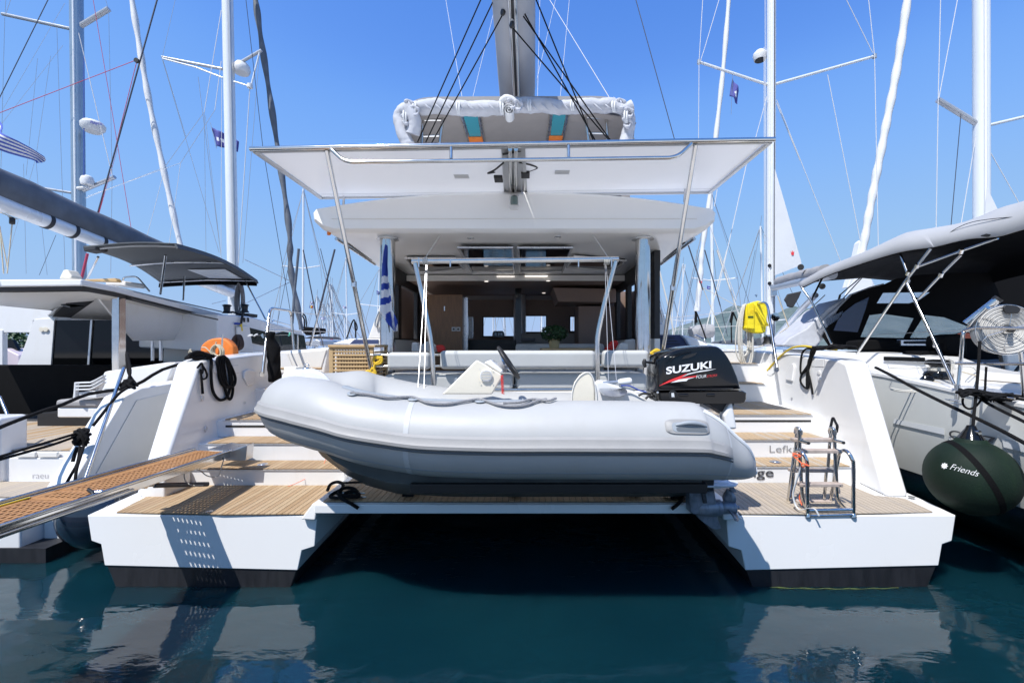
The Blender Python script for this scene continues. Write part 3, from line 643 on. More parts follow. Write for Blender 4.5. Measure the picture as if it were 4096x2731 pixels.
# ---- davit frame
YD = 5.12
dv = tube('davit_bar', [G((1648, 1046), YD), G((2474, 1037), YD)], .032, 'chrome', cat_, n=20)
for q in (((1662, 1052), (1700, 1230), (1728, 1385), (1736, 1562)), ((2462, 1044), (2420, 1200), (2388, 1345), (2390, 1530))):
    tube('davit_leg', corner([G(p, YD) for p in q], .12), .028, 'chrome', cat_, n=16)
for x in (1675, 1801, 2314, 2446):
    tube('davit_pin', [G((x, 1030 if x in (1675, 2446) else 1040), YD-.03), G((x, 1068), YD-.035)], .008, 'steel', cat_, n=6)
for x in (1704, 2427):
    tube('lashing', [G((x+k*6-10, 1046), YD)+Vector((0, math.cos(a)*.036, math.sin(a)*.036)) for k in range(4) for a in [i*.785 for i in range(8)]], .0055, 'rope_white', cat_, n=6)
for q in (((1700, 1035), (1766, 930)), ((2432, 1030), (2362, 925))):
    tube('davit_tackle', [G(q[0], YD), G(q[1], 6.1)], .005, 'rope_white', cat_, n=5)
for q in (((1704, 1060), (1670, 1580)), ((1708, 1060), (1696, 1580)), ((2420, 1060), (2434, 1535)), ((2424, 1060), (2466, 1525))):
    tube('davit_fall', [G(q[0], YD-.03), G(q[1], 4.3)], .0028, 'wire', cat_, n=5)
# ---- solar panel wing on its frame
sp = G((1010, 600), 4.58); YN, YFr = 4.58, 6.12; ZP = 4.07
c1, c2, c3, c4 = G((1010, 600), YN), G((3090, 562), YN), G((2842, 768), YFr), G((1280, 790), YFr)
for q, nm in (((c1, c1.lerp(c2, .49), c4.lerp(c3, .487), c4), 0), ((c1.lerp(c2, .516), c2, c3, c4.lerp(c3, .523)), 1)):
    cen = sum(q, Vector())/4; inn = [p.lerp(cen, .035) for p in q]
    pn = mk('solar_panel', inn, [(0, 1, 2, 3)], 'panel_white', cat_)
    for i in range(4):
        a, d = q[i], q[(i+1) % 4]; mk('panel_frame', *vprism([a, d, inn[(i+1) % 4], inn[i]], (0, 0, -.03)), 'panel_frame', pn, bevel=.004)
    a, d = inn[3].lerp(inn[0], .07), inn[2].lerp(inn[1], .07)
    tube('cell_line', [a-Vector((0, 0, .001)), d-Vector((0, 0, .001))], .0025, 'panel_frame', pn, n=4)
    jb = G(cL(993 if nm == 0 else 1236, 748), 5.3)
    bxo = box('junction_box', (jb.x-.05, 5.25, inn[0].z-.035), (jb.x+.05, 5.42, inn[0].z-.002), 'black', pn, bevel=.006)
    jl = G(cL(664 if nm == 0 else 1565, 745), 5.3); box('panel_label', (jl.x-.085, 5.24, inn[0].z-.006), (jl.x+.085, 5.36, inn[0].z-.001), 'stripe_grey', pn)
tube('panel_cable', [G(cL(1040, 675), 4.95), G(cL(960, 740), 5.1), G(cL(900, 770), 5.2), G(cL(960, 760), 5.3)], .010, 'black', cat_, sm=4)
tube('panel_cable', [G(cL(1180, 670), 4.95), G(cL(1300, 700), 5.1), G(cL(1340, 722), 5.2), G(cL(1270, 750), 5.3)], .010, 'black', cat_, sm=4)
tube('panel_cable', [G(cL(1030, 600), 4.68), G(cL(1110, 585), 4.68), G(cL(1220, 562), 4.68)], .012, 'black', cat_, sm=4)
tube('wing_rail', [c1+Vector((-.01, -.02, .0)), c2+Vector((.01, -.02, .0))], .024, 'chrome', cat_, n=16)
tube('wing_rail', [c4, c3], .018, 'chrome', cat_, n=12); tube('wing_rail', [c1, c4], .014, 'chrome', cat_, n=10); tube('wing_rail', [c2, c3], .014, 'chrome', cat_, n=10)
tube('hand_rail', corner([G(cB(555, 388), YN-.02), G(cB(625, 457), YN-.06), G(cC(925, 825), YN-.06), G(cC(1000, 752), YN-.02)], .22, 6), .019, 'chrome', cat_, n=14)
for p, q in ((cB(1182, 380), cB(1182, 440)), (cC(358, 762), cC(358, 826))): tube('rail_post', [G(p, YN-.03), G(q, YN-.06)], .017, 'chrome', cat_, n=10)
a, d = G((2052, 585), YN), G((2052, 780), YFr)
for k in (-.085, .085): tube('centre_beam', [a+Vector((k*.35, 0, -.03)), d+Vector((k*.35, 0, -.03))], .022, 'chrome', cat_, n=12)
mk('beam_plate', *vprism([a+Vector((-.12, .02, -.012)), a+Vector((.12, .02, -.012)), d+Vector((.12, 0, -.012)), d+Vector((-.12, 0, -.012))], (0, 0, .01)), 'panel_frame', cat_)
tube('wing_pole', [G((1308, 604), YN), G((1499, 1550), 5.45)], .0235, 'chrome', cat_, n=16)
tube('wing_pole', [G((2782, 582), YN), G((2640, 1470), 5.45)], .0235, 'chrome', cat_, n=16)
for p in ((1376, 785), (2742, 740)): tube('wing_strut', [G((p[0], p[1]-0), 6.0), G((p[0]-4, p[1]+70), 6.0)], .016, 'steel', cat_)
for a_, b_, t in (((1308, 604), (1499, 1550), .52), ((2782, 582), (2640, 1470), .6)):
    p = G(a_, YN).lerp(G(b_, 5.45), t); lathe('pole_joint', [(0, -.03), (.029, -.03), (.029, .03), (0, .03)], p, 'steel', cat_, n=16)
# ---- flybridge canopy
ZB_ = 5.66
def canopy(u, v_):
    x = XR+.02+(u*2-1)*1.86; y = 7.15+3.0*v_; z = ZB_+.16*(1-(u*2-1)**2)-.02-.5*max(0, abs(u*2-1)-.93)*6*.3
    return Vector((x, y, z))
cp = solid(clothgrid('bimini_canopy', canopy, 30, 8, 'canvas_taupe', cat_), .012)
for s in (-1, 1):
    q = [(XR+.02+s*1.86, 7.2, ZB_), (XR+.02+s*1.86, 10, ZB_), (XR+.02+s*1.83, 10, 4.9), (XR+.02+s*1.83, 7.5, 4.7)]
    mk('canopy_side', *vprism(q, (-s*.01, 0, 0)), 'canvas_taupe', cat_)
# back cloth / seat back seen under the canopy
a, d = G((1600, 470), 9.9), G((2520, 640), 9.9); box('canopy_front', (a.x, 9.9, 4.4), (d.x, 9.95, ZB_+.1), 'canvas_taupe', cat_)
for q in ([cL(665, 252), cL(820, 252), cL(862, 495), cL(742, 497)], [cL(1468, 243), cL(1612, 243), cL(1560, 485), cL(1440, 487)]):
    P4 = [G(p, Y) for p, Y in zip(q, (7.3, 7.3, 9.0, 9.0))]
    zl = [ZB_+.16*(1-((p.x-XR-.02)/1.86)**2)-.045 for p in P4]
    P4 = [GZ(p, z) for p, z in zip(q, zl)]
    wn = mk('canopy_window', *vprism(P4, (0, 0, -.008)), 'teal_film_glow', cat_)
    for i in (1, 3): tube('window_batten', [P4[i], P4[(i+1) % 4]], .028, 'steel', wn, n=8)
    lo = [P4[3].lerp(P4[0], .28), P4[2].lerp(P4[1], .28), P4[2], P4[3]]
    mk('orange_flap', *vprism([p-Vector((0, 0, .012)) for p in lo], (0, 0, -.03)), 'orange', wn, bevel=.01)
for L4 in ([(318, 260), (498, 262), (468, 500), (308, 505)], [(1770, 235), (1958, 250), (1972, 478), (1800, 478)]):
    a, b_, c_, d_ = [G(cL(*p), 7.3) for p in L4]; fr = tube('canopy_frame', [a, d_], .026, 'chrome', cat_, n=10)
    tube('frame_tube', [b_, c_], .026, 'chrome', fr, n=10)
    for t in (.13, .72): tube('frame_tube', [a.lerp(d_, t), b_.lerp(c_, t)], .018, 'chrome', fr, n=8)
    tube('frame_tube', [a.lerp(d_, .2)+Vector((.1, 1.2, 0)), c_+Vector((0, 1.2, 0))], .018, 'steel', fr, n=8)
# rolled curtain lashed along the canopy edge
def lumpy(pts, r, seed, n=22, amp=.24, k=14, flat=1.0):
    P = catmull(pts, k); v, f = vtube(P, r, n); out = []
    for i, q in enumerate(v):
        ctr = P[min(i//n, len(P)-1)]; d = q-ctr; sd = Vector((seed, 0, 0))
        nz = .8*noise.noise(q*4+sd)+.7*(1-2*abs(noise.noise(Vector((q.x*9+q.z*5, q.y*9, q.z*7))+sd)))*.6+.5*(1-2*abs(noise.noise(q*17+sd)))*.5-.3
        d.z *= flat; out.append(ctr+d*(1+amp*nz))
    return out, f
def Gl(x, y, Y=7.1): return G(cL(x, y), Y)
for pts, r, sd in (([Gl(290, 190), Gl(420, 175), Gl(620, 190), Gl(830, 190), Gl(1060, 180)], .108, 1), ([Gl(1060, 170), Gl(1300, 165), Gl(1560, 178), Gl(1800, 168), Gl(2010, 165)], .108, 2),
                   ([Gl(330, 190, 7.15), Gl(200, 195), Gl(110, 250), Gl(135, 380), Gl(190, 520)], .10, 3), ([Gl(190, 190, 7.0), Gl(250, 300, 7.0), Gl(230, 420, 7.05)], .10, 6),
                   ([Gl(1980, 160, 7.15), Gl(2120, 190), Gl(2165, 290), Gl(2150, 400), Gl(2130, 500)], .095, 4), ([Gl(2000, 130, 7.0), Gl(2100, 200, 7.0), Gl(2190, 170, 7.0)], .08, 7)):
    v, f = lumpy(pts, r, sd); mk('rolled_curtain', v, f, 'canvas_light', cat_, ang=75)
ed = catmull([Gl(150, 180, 7.2), Gl(330, 110, 7.2), Gl(700, 100, 7.2), Gl(1150, 97, 7.2), Gl(1600, 97, 7.2), Gl(1950, 100, 7.2), Gl(2150, 150, 7.2)], 8)
mk('canopy_edge', *vloft([[p+Vector((0, 0, .03)), p+Vector((0, .5, .05)), p+Vector((0, .5, 0)), p+Vector((0, 0, -.06))] for p in ed]), 'canvas_grey', cat_)
def tie(x, y, hgt, seed, Y=6.95):
    rnd = random.Random(seed)
    for k in range(2):
        mk('curtain_tie', *vtube(catmull([Gl(x, y-hgt*.5, Y+.12), Gl(x-4+k*18, y-hgt*.45, Y), Gl(x-8+k*22, y, Y-.04), Gl(x+4+k*12, y+hgt*.5, Y)], 4), .014, 6), 'sail_white', cat_)
for x, y, h_ in ((628, 185, 110), (1265, 160, 100), (1650, 165, 90), (2020, 170, 110), (1020, 170, 150), (1180, 150, 90), (150, 260, 120), (235, 190, 110), (2130, 260, 120)): tie(x, y, h_, x)
for x0, y0, Yq in ((190, 160, 6.95), (240, 215, 6.93), (160, 290, 6.97), (2090, 150, 6.95), (2160, 230, 6.95), (2140, 320, 6.97), (1110, 150, 6.88), (1165, 165, 6.88)):
    mk('curtain_fold', *vtube(catmull([Gl(x0-35, y0-25, Yq), Gl(x0, y0-45, Yq-.03), Gl(x0+38, y0-5, Yq), Gl(x0+15, y0+35, Yq-.02), Gl(x0-25, y0+15, Yq)], 5), [.022+.010*math.sin(i*.9) for i in range(21)], 8), 'canvas_light', cat_)
for x0 in range(330, 1960, 95):
    if abs(x0-1080) < 80: continue
    mk('curtain_fold', *vtube(catmull([Gl(x0, 135+(x0*7) % 20, 6.99), Gl(x0+30, 175, 6.975), Gl(x0+75, 205+(x0*3) % 18, 6.99)], 5), [.004, .008, .012, .014, .015, .015, .014, .012, .009, .006, .003], 6), 'canvas_light', cat_)
v, f = lumpy([Gl(1020, 130, 6.95), Gl(1060, 95, 6.9), Gl(1120, 110, 6.9), Gl(1160, 160, 6.92), Gl(1150, 200, 6.95)], .045, 9); mk('rolled_curtain', v, f, 'sail_white', cat_, ang=75)
sp_ = [G(cL(1085, 205), 6.86)+Vector((math.cos(a*.5)*(.006+a*.0027), -.0*a, math.sin(a*.5)*(.006+a*.0027))) for a in range(0, 32)]
mk('curtain_end', *vloft([[p+Vector((0, -.02, 0)), p+Vector((0, .25, 0)), p+Vector((.006, .25, .006)), p+Vector((.006, -.02, .006))] for p in sp_]), 'sail_white', cat_)
# ---- boom with its sail bag, seen from below
rings = []
for Y in (5.25, 5.6, 6, 7, 8, 9, 10, 11):
    k = 1-.02*(Y-5.8); zz = 6.42
    sc2 = [(-.075, 0), (-.16, .07), (-.285, .22), (-.315, .45), (-.30, .75), (-.14, 1.0), (.10, 1.0), (.27, .75), (.315, .45), (.285, .22), (.16, .07), (.075, 0)]
    rings.append([Vector((-.18+.0*Y+x*(.95+.04*(Y-5.8))+.03*noise.noise(Vector((Y*1.3, x*3, 2))), Y, zz+z*(.9+.05*noise.noise(Vector((Y, 0, 5)))))) for x, z in sc2])
v, f = vloft(rings); mk('sail_bag', v, f, 'bag_grey', cat_, ang=60)
bm_ = box('boom', (-.235, 5.15, 6.36), (-.125, 11, 6.425), 'alu', cat_, bevel=.02)
box('boom_track', (-.20, 5.2, 6.345), (-.16, 11, 6.362), 'black', bm_)
for x in (-.222, -.138): tube('boom_rib', [(x, 5.2, 6.36), (x, 11, 6.36)], .008, 'chrome', bm_, n=6)
tube('mast', [(-.18, 11.6, 1), (-.18, 11.6, 20)], .16, 'alu', cat_, n=20)
for q, Y2 in (([(2012, 58), (1727, 572)], 6.6), ([(1995, -40), (1703, 570)], 6.6), ([(1950, -60), (1670, 570)], 6.6), ([(2050, 112), (2445, 572)], 6.6), ([(2070, 5), (2385, 570)], 6.6), ([(2120, -60), (2372, 560)], 6.6), ([(2040, -10), (2440, 560)], 6.6)):
    tube('mainsheet', [G(q[0], 6.0), G(q[1], Y2)], .0095, 'rope_black', cat_, n=6)
for p in ((2012, 50), (2048, 100), (2062, 8)):
    c = G(p, 5.95); bk = lathe('sheet_block', [(0, -.02), (.035, -.02), (.045, -.01), (.045, .01), (.035, .02), (0, .02)], c, 'black', cat_, axis=(.8, .6, 0), n=16)
    tube('block_strap', [c, c+Vector((.0, 0, .2))], .02, 'sail_white', bk, n=6)
# topping rig stays of this boat
for q, Ya, Yb in (([(2186, -20), (2540, 560)], 9, 7.2), ([(1780, -20), (1850, 400)], 14, 12), ([(2280, -30), (2240, 400)], 13, 12), ([(1990, -10), (1890, 395)], 14, 12), ([(2222, 0), (2130, 395)], 15, 12), ([(2160, -10), (2150, 395)], 14, 13)):
    tube('stay', [G(q[0], Ya), G(q[1], Yb)], .006, 'wire_white', cat_, n=5)
tube('shroud', [G((2535, -30), 8.5), G((2700, 565), 8.5)], .008, 'wire_dark', cat_, n=5)
# ---- gate rails and lifelines
tube('gate_rail', corner([G(cJ(628, 1238), 6.1), G(cJ(722, 412), 6.6), G(cJ(985, 448), 7.4), G(cJ(1022, 935), 7.4)], .12, 5), .020, 'chrome', cat_, n=14)
tube('gate_rail', [G(cJ(690, 690), 6.5), G(cJ(1000, 702), 7.4)], .012, 'chrome', cat_, n=8)
lathe('rail_foot', [(0, 0), (.035, 0), (.035, .012), (0, .014)], G(cJ(612, 1244), 6.08), 'chrome', cat_, axis=(1, -.4, 0), n=12)
for a_, b_ in ((cJ(1000, 465), cJ(1568, 520)), (cJ(1005, 700), cJ(1568, 715))): tube('lifeline', [G(a_, 7.4), G(b_, 10.5)], .006, 'wire_white', cat_, n=5)
tube('stanchion', [G(cJ(1310, 560), 9), G(cJ(1230, 900), 9)], .014, 'chrome', cat_)
tube('stanchion', [G(cJ(1072, 750), 8), G(cJ(1068, 930), 8)], .014, 'chrome', cat_)
tube('clothes_line', [G(cJ(440, 765), 6.4), G(cJ(620, 755), 6.5), G(cJ(990, 752), 7.3)], .003, 'wire_white', cat_, n=4, sm=3)
tube('gate_rail', corner([G(cK(1330, 1250), 6.4), G(cK(1222, 545), 7.0), G(cK(1010, 580), 7.6), G(cK(1000, 985), 7.6)], .12, 5), .020, 'chrome', cat_, n=14)
tube('gate_rail', [G(cK(1085, 788), 7.5), G(cK(1245, 788), 7.0)], .012, 'chrome', cat_, n=8)
lathe('rail_foot', [(0, 0), (.035, 0), (.035, .012), (0, .014)], G(cK(1328, 1250), 6.38), 'chrome', cat_, axis=(-1, -.4, 0), n=12)
for a_, m_, b_ in ((cK(985, 605), cK(860, 645), cK(215, 708)), (cK(1000, 790), cK(700, 803), cK(235, 832))): tube('lifeline', [G(a_, 7.6), G(m_, 9), G(b_, 12)], .006, 'wire_white', cat_, n=5)
tube('cabin_rail', corner([G(cK(465, 895), 9), G(cK(480, 888), 9), G(cK(570, 935), 8.6), G(cK(585, 975), 8.6)], .05), .014, 'chrome', cat_)
def cN(x, y): return (3100+x*.3062, 1640+y*.3062)
def cO(x, y): return (2680+x*.1913, 1840+y*.1913)
def cP(x, y): return (x*.3571, 1500+y*.3571)
def cQ(x, y): return (3560+x*.338, 1250+y*.338)
def cR(x, y): return (700+x*.2041, 1330+y*.2041)
def cS(x, y): return (1060+x*.2551, 1000+y*.2551)
# lettering on the right hand risers
a = G((3078, 1809), 5.225); txt('harbour_name', 'Lefkas', (a.x, 5.223, G((0, 1808), 5.225).z), .083, 'grey_print', cat_, bold=-.008, width=G((3212, 0), 5.225).x-a.x)
a = G((2922, 1907), 4.845); txt('boat_name', 'llenge', (a.x, 4.842, G((0, 1906), 4.845).z), .098, 'dark_print', cat_, bold=.006, width=G((3094, 0), 4.845).x-a.x)
# ================================================================== THE DINGHY
dg = thing('dinghy', 'pale grey inflatable dinghy with rigid hull carried crosswise on the stern platform', 'dinghy', (-.2, 3.95, .78))
def st(px, yt, yb, Y):
    a1, a2 = math.atan((yt-1378)/F), math.atan((yb-1378)/F); ph = (a1+a2)/2; D = Y/math.cos(ph); r = D*math.sin((a2-a1)/2)
    return Vector(((px-2107)*(Y-.19)/F, Y, CAM.z-Y*math.tan(ph))), r
near = [st(3058, 1868, 1893, 3.45), st(3050, 1835, 1907, 3.44), st(3030, 1793, 1914, 3.43), st(2994, 1742, 1918, 3.42), st(2940, 1692, 1919, 3.42), st(2895, 1652, 1919, 3.42), st(2835, 1620, 1919, 3.42), st(2780, 1606, 1918, 3.42),
        st(2500, 1602, 1917, 3.42), st(2231, 1601, 1916, 3.42), st(1980, 1604, 1914, 3.42), st(1726, 1600, 1905, 3.42), st(1600, 1593, 1890, 3.42), st(1474, 1578, 1868, 3.42), st(1380, 1560, 1844, 3.44), st(1302, 1537, 1816, 3.47)]
N = [(p, r) for p, r in near]
bow = [(Vector((-1.60, 3.54, 1.56)), .268), (Vector((-1.80, 3.66, 1.575)), .262), (Vector((-1.95, 3.82, 1.58)), .258), (Vector((-2.00, 3.99, 1.58)), .256), (Vector((-1.95, 4.15, 1.58)), .256), (Vector((-1.80, 4.29, 1.58)), .256), (Vector((-1.58, 4.38, 1.59)), .258)]
far = [(Vector((x, 4.44, z)), .262) for x, z in ((-1.4, 1.53), (-1.0, 1.45), (-.4, 1.385), (.4, 1.37), (1.1, 1.37), (1.45, 1.36))]+[(Vector((1.62, 4.44, 1.30)), .18), (Vector((1.7, 4.44, 1.26)), .05)]
path = N+bow+far
Pc = catmull([p for p, r in path], 5); Rc = catmull([Vector((r, 0, 0)) for p, r in path], 5)
def tframe(i):
    t = (Pc[min(i+1, len(Pc)-1)]-Pc[max(i-1, 0)]); t.z = 0 if abs(t.z) < .5*abs(t.x) or True else t.z; t.normalize()
    s = t.cross(Vector((0, 0, 1))).normalized()        # outboard side
    return s
def tpt(i, ang, off=0):          # ang 0 = outboard, +90 = top
    s = tframe(i); r = Rc[i].x
    # outboard is away from the boat's centreline
    if (Pc[i]+s*.1-Vector((-.3, 3.95, Pc[i].z))).length < (Pc[i]-s*.1-Vector((-.3, 3.95, Pc[i].z))).length: s = -s
    a = math.radians(ang); return Pc[i]+(s*math.cos(a)+Vector((0, 0, 1))*math.sin(a))*(r+off)
NS = 40
v, f = vloft([[tpt(i, 360*k/NS) for k in range(NS)] for i in range(len(Pc))])
mk('tube', v, f, 'hypalon', dg, ang=70)
iend = 5*5                      # where the cone begins
# light edge trim on the sloping cone end
v, f = vloft([[tpt(i, a, .004) for a in range(-90, 100, 10)] for i in range(1, 26)], cap=False, closed=False)
lo = []; 
def wrapband(i0, i1, a0, a1, off, mat, name, step=None, par=dg):
    A = [a0+(a1-a0)*k/8 for k in range(9)]
    v, f = vloft([[tpt(i, a, off*(0 if k in (0, 8) else 1)+.001) for k, a in enumerate(A)] for i in range(i0, i1+1)], cap=False, closed=False)
    return mk(name, v, f, mat, par, ang=60)
# trim follows the front of the cone: a ring strip per station
tp = []
for i in range(0, 32):
    tp.append(tpt(i, 62-10*math.sin(i/31*3.1), .003))
mk('cone_trim', *vtube(tp, .016, 8), 'hypalon_light', dg)
mk('cone_trim', *vtube([tpt(1, a, .004) for a in range(62, -92, -8)], .014, 8), 'hypalon_light', dg)
# rubbing strake: wide grey band with a dark lip beneath
i0, i1 = 22, len(N)*5+18
rs = []
for i in range(i0, i1):
    tpr = min(1, (i-i0+1)/5); a_ = 3-6*0
    rs.append([tpt(i, 15, .001), tpt(i, 11, .016*tpr), tpt(i, 4, .022*tpr), tpt(i, 1, .034*tpr), tpt(i, -3, .034*tpr), tpt(i, -6, .012*tpr), tpt(i, -8, .001)])
v, f = vloft(rs, cap=False, closed=False); mk('rubbing_strake', v, f, 'hypalon_grey', dg, ang=30)
mk('strake_lip', *vtube([tpt(i, -8.5, .004) for i in range(i0, i1)], .010, 8), 'hypalon_dark', dg)
mk('tube_seam', *vloft([[tpt(i, -41, .0005), tpt(i, -42, .003), tpt(i, -44, .003), tpt(i, -45, .0005)] for i in range(8, i1)], cap=False, closed=False), 'hypalon_mid', dg)
for i in (22, 58): mk('tube_seam', *vloft([[tpt(i, a, .0005), tpt(i, a, .002), tpt(i+1, a, .002)] for a in range(-80, 110, 6)], cap=False, closed=False), 'hypalon_seam', dg)
# moulded carrying handle near the stern
def onN(px, ang, off):           # point on the near tube under a photo column
    best = min(range(0, len(N)*5), key=lambda i: abs(2107+Pc[i].x/(Pc[i].y-.19)*F-px)); j = best
    a, b_ = (j, j+1) if 2107+Pc[j].x/(Pc[j].y-.19)*F >= px else (j-1, j)
    xa, xb = 2107+Pc[a].x/(Pc[a].y-.19)*F, 2107+Pc[b_].x/(Pc[b_].y-.19)*F; t = (px-xa)/(xb-xa) if xb != xa else 0
    return tpt(a, ang, off).lerp(tpt(b_, ang, off), t)
def patch(name, pc, ac, hw, ha, off, mat, edge=.3, par=dg, hole=False):
    n_ = 36; rings = []
    for k, (s_, o_) in enumerate(((1, .0005), (.95, off), (.6, off), (.05, off))):
        ring = []
        for q in range(n_):
            t = 2*math.pi*q/n_; c_, s2 = math.cos(t), math.sin(t); e_ = .45
            ring.append(onN(pc+hw*s_*math.copysign(abs(c_)**e_, c_), ac+ha*s_*math.copysign(abs(s2)**e_, s2), o_))
        rings.append(ring)
    v, f = vloft(rings, cap=True); return mk(name, v, f, mat, par, ang=60)
hd = patch('grab_handle', 2738, 30, 88, 11, .010, 'hypalon_grey'); hd2 = patch('handle_recess', 2745, 28.5, 72, 7.5, .0125, 'hypalon_mid', par=hd)
patch('handle_recess', 2750, 25.5, 62, 3.2, .015, 'hypalon_dark', par=hd)
mk('handle_grip', *vtube([onN(2690+k*15, 31+2*math.sin(k/8*math.pi), .012+.022*math.sin(k/8*math.pi)) for k in range(9)], [.010+.006*math.sin(k/8*math.pi) for k in range(9)], 10), 'hypalon_mid', hd)
# lifeline along the inner top of the tube
lp = []; 
ks = [1392, 1460, 1530, 1600, 1633, 1700, 1780, 1860, 1912, 1990, 2060, 2110, 2150, 2190]
hs_ = [68, 74, 72, 84, 86, 68, 66, 78, 86, 66, 62, 66, 76, 84]
wrapband(47, 73, 84, 112, .010, 'hypalon_mid', 'lifeline_strip')
lp = [onN(x, h_, .018) for x, h_ in zip(ks, hs_)]
lf = tube('lifeline', lp, .0105, 'rope_grey', dg, n=10, sm=5)
tube('lifeline', [onN(x, h_, .020) for x, h_ in zip((2010, 2080, 2130, 2195, 2230), (70, 72, 84, 76, 88))], .0095, 'rope_grey', dg, n=10, sm=5)
for x, h_ in ((1633, 82), (1912, 83), (1395, 72)):
    c = onN(x, h_, .008); lathe('rope_pad', [(0, 0), (.042, 0), (.036, .006), (0, .007)], c, 'hypalon_mid', dg, axis=(tpt(60, h_, .1)-tpt(60, h_, 0)), n=16)
    lathe('rope_eye', [(0, .006), (.010, .006), (.012, .012), (0, .012)], c, 'chrome', dg, axis=(tpt(60, h_, .1)-tpt(60, h_, 0)), n=12)
# rigid hull
yc = 3.94
def hs2(x, zk, zc, hw): return [(x, yc-hw, zc+.14), (x, yc-hw*.98, zc), (x, yc-hw*.5, lerp(zk, zc, .62)), (x, yc-.05, zk+.015), (x, yc, zk), (x, yc+.05, zk+.015), (x, yc+hw*.5, lerp(zk, zc, .62)), (x, yc+hw*.98, zc), (x, yc+hw, zc+.14)]
st_ = [(-1.98, 1.50, 1.53, .06), (-1.86, 1.27, 1.42, .15), (-1.75, 1.13, 1.32, .24), (-1.53, .965, 1.18, .34), (-1.36, .88, 1.10, .38), (-1.1, .81, 1.03, .40), (-.6, .785, .985, .41), (0, .785, .975, .41), (.8, .785, .97, .41), (1.36, .79, .97, .41)]
v, f = vloft([hs2(*q) for q in st_]); mk('rigid_hull', v, f, 'hull_dark', dg, ang=25)
v, f = vloft([[(x, yc-hw-.02, z+.05), (x, yc-hw+.05, z+.16), (x, yc+hw-.05, z+.16), (x, yc+hw+.02, z+.05)] for x, z, hw in ((-1.62, 1.26, .3), (-1.2, 1.12, .36), (1.30, 1.05, .4))]); 
box('inner_floor', (-1.4, 3.62, 1.22), (1.38, 4.26, 1.40), 'gel', dg, bevel=.03)
box('hull_rail', (-.9, 3.50, .955), (G((2832, 0), 3.5).x, 3.58, 1.03), 'black', dg, bevel=.01)
prism('transom', [(1.26, 3.60, 1.0), (1.26, 4.28, 1.0), (1.26, 4.28, 1.52), (1.26, 3.60, 1.52)], (.09, 0, 0), 'gel', dg, bevel=.02)
for q in ([cG(1275, 800), cG(1325, 705), cG(1355, 880), cG(1290, 880)],):
    v, f = vprism([G(p, 3.62) for p in q], (0, .1, 0)); mk('transom_knee', v, f, 'gel', dg, bevel=.02)
# bow step with lamp and eye
v, f = vloft([[G(p, 3.80) for p in (cF(385, 405), cF(398, 345), cF(430, 312), cF(600, 306), cF(690, 335), cF(740, 390), cF(775, 450))], [G(p, 4.16) for p in (cF(425, 400), cF(436, 330), cF(455, 300), cF(600, 296), cF(680, 322), cF(725, 375), cF(760, 440))]])
mk('bow_step', v, f, 'gel', dg, bevel=.03, seg=4)
a, d = G(cF(428, 300), 3.95), G(cF(515, 318), 3.95); lt = box('bow_lamp', (a.x, 3.9, d.z-.02), (d.x, 4.05, a.z+.012), 'cream', dg, bevel=.012)
a, d = G(cF(440, 290), 3.95), G(cF(490, 300), 3.95); box('lamp_lens', (a.x, 3.93, d.z), (d.x, 4.02, a.z), 'plastic_white', lt, bevel=.01)
c = G(cF(568, 306), 3.92); lathe('lifting_eye', [(0, 0), (.035, 0), (.03, .008), (.012, .012), (0, .012)], c, 'chrome', dg, n=16)
tube('lifting_ring', [c+Vector((math.cos(a)*.022, 0, .026+math.sin(a)*.018)) for a in [i*.5236 for i in range(12)]], .005, 'chrome', dg, n=8, cyc=True)
# steering console
CQ = [cF(1512, 482), cF(1755, 242), cF(1800, 266), cF(1925, 342), cF(1932, 362), cF(1862, 482)]
con = mk('console', *vloft([[G(p, 3.83) for p in CQ], [G(p, 4.14) for p in CQ]]), 'cream', dg, bevel=.022, seg=4)
v, f = vprism([G(p, 3.86) for p in (cF(1800, 262), cF(1852, 240), cF(1942, 320), cF(1925, 345))], (0, .25, 0)); mk('console_top', v, f, 'gel', con, bevel=.02)
c = G(cF(1821, 353), 3.826)
a, d = G(cF(1788, 318), 3.826), G(cF(1854, 388), 3.826); box('vent_plate', (a.x, 3.818, d.z), (d.x, 3.832, a.z), 'plastic_white', con, bevel=.006)
lathe('vent_ring', [(0, 0), (.050, 0), (.052, .006), (.046, .009), (.045, .003), (0, .003)], (c.x, 3.818, c.z), 'plastic_white', con, axis=(0, -1, 0), n=28)
for k in range(-3, 4):
    hw = math.sqrt(max(.0001, .044**2-(k*.0125)**2)); box('vent_slat', (c.x-hw, 3.806, c.z+k*.0125-.003), (c.x+hw, 3.815, c.z+k*.0125+.003), 'gel_warm' if k % 2 else 'cream', con)
for dx in (-.052, .052):
    for dz in (-.055, .055): lathe('screw', [(0, 0), (.005, 0), (.005, .003), (0, .003)], (c.x+dx, 3.817, c.z+dz), 'steel', con, axis=(0, -1, 0), n=8)
wc_ = G(cF(1976, 262), 3.98); wt, wb = G(cF(1908, 160), 3.98), G(cF(2045, 366), 3.98); wd3 = (wt-wb).normalized(); wa = wd3.cross(Vector((0, 1, 0))); R_ = (wt-wb).length/2
if wa.x < 0: wa = -wa
wr = tube('steering_wheel', [wc_+wd3*R_*math.cos(t)+Vector((0, R_*math.sin(t), 0)) for t in [i*math.pi/18 for i in range(36)]], .0165, 'black', dg, n=12, cyc=True)
hub = wc_-wa*.05
for t in (0, 2.09, 4.19): tube('wheel_spoke', [hub, wc_+wd3*R_*math.cos(t+.5)+Vector((0, R_*math.sin(t+.5), 0))], .010, 'steel', wr, n=8)
lathe('wheel_hub', [(0, -.06), (.04, -.06), (.05, .0), (.03, .03), (0, .035)], hub, 'rope_grey', wr, axis=wa, n=16)
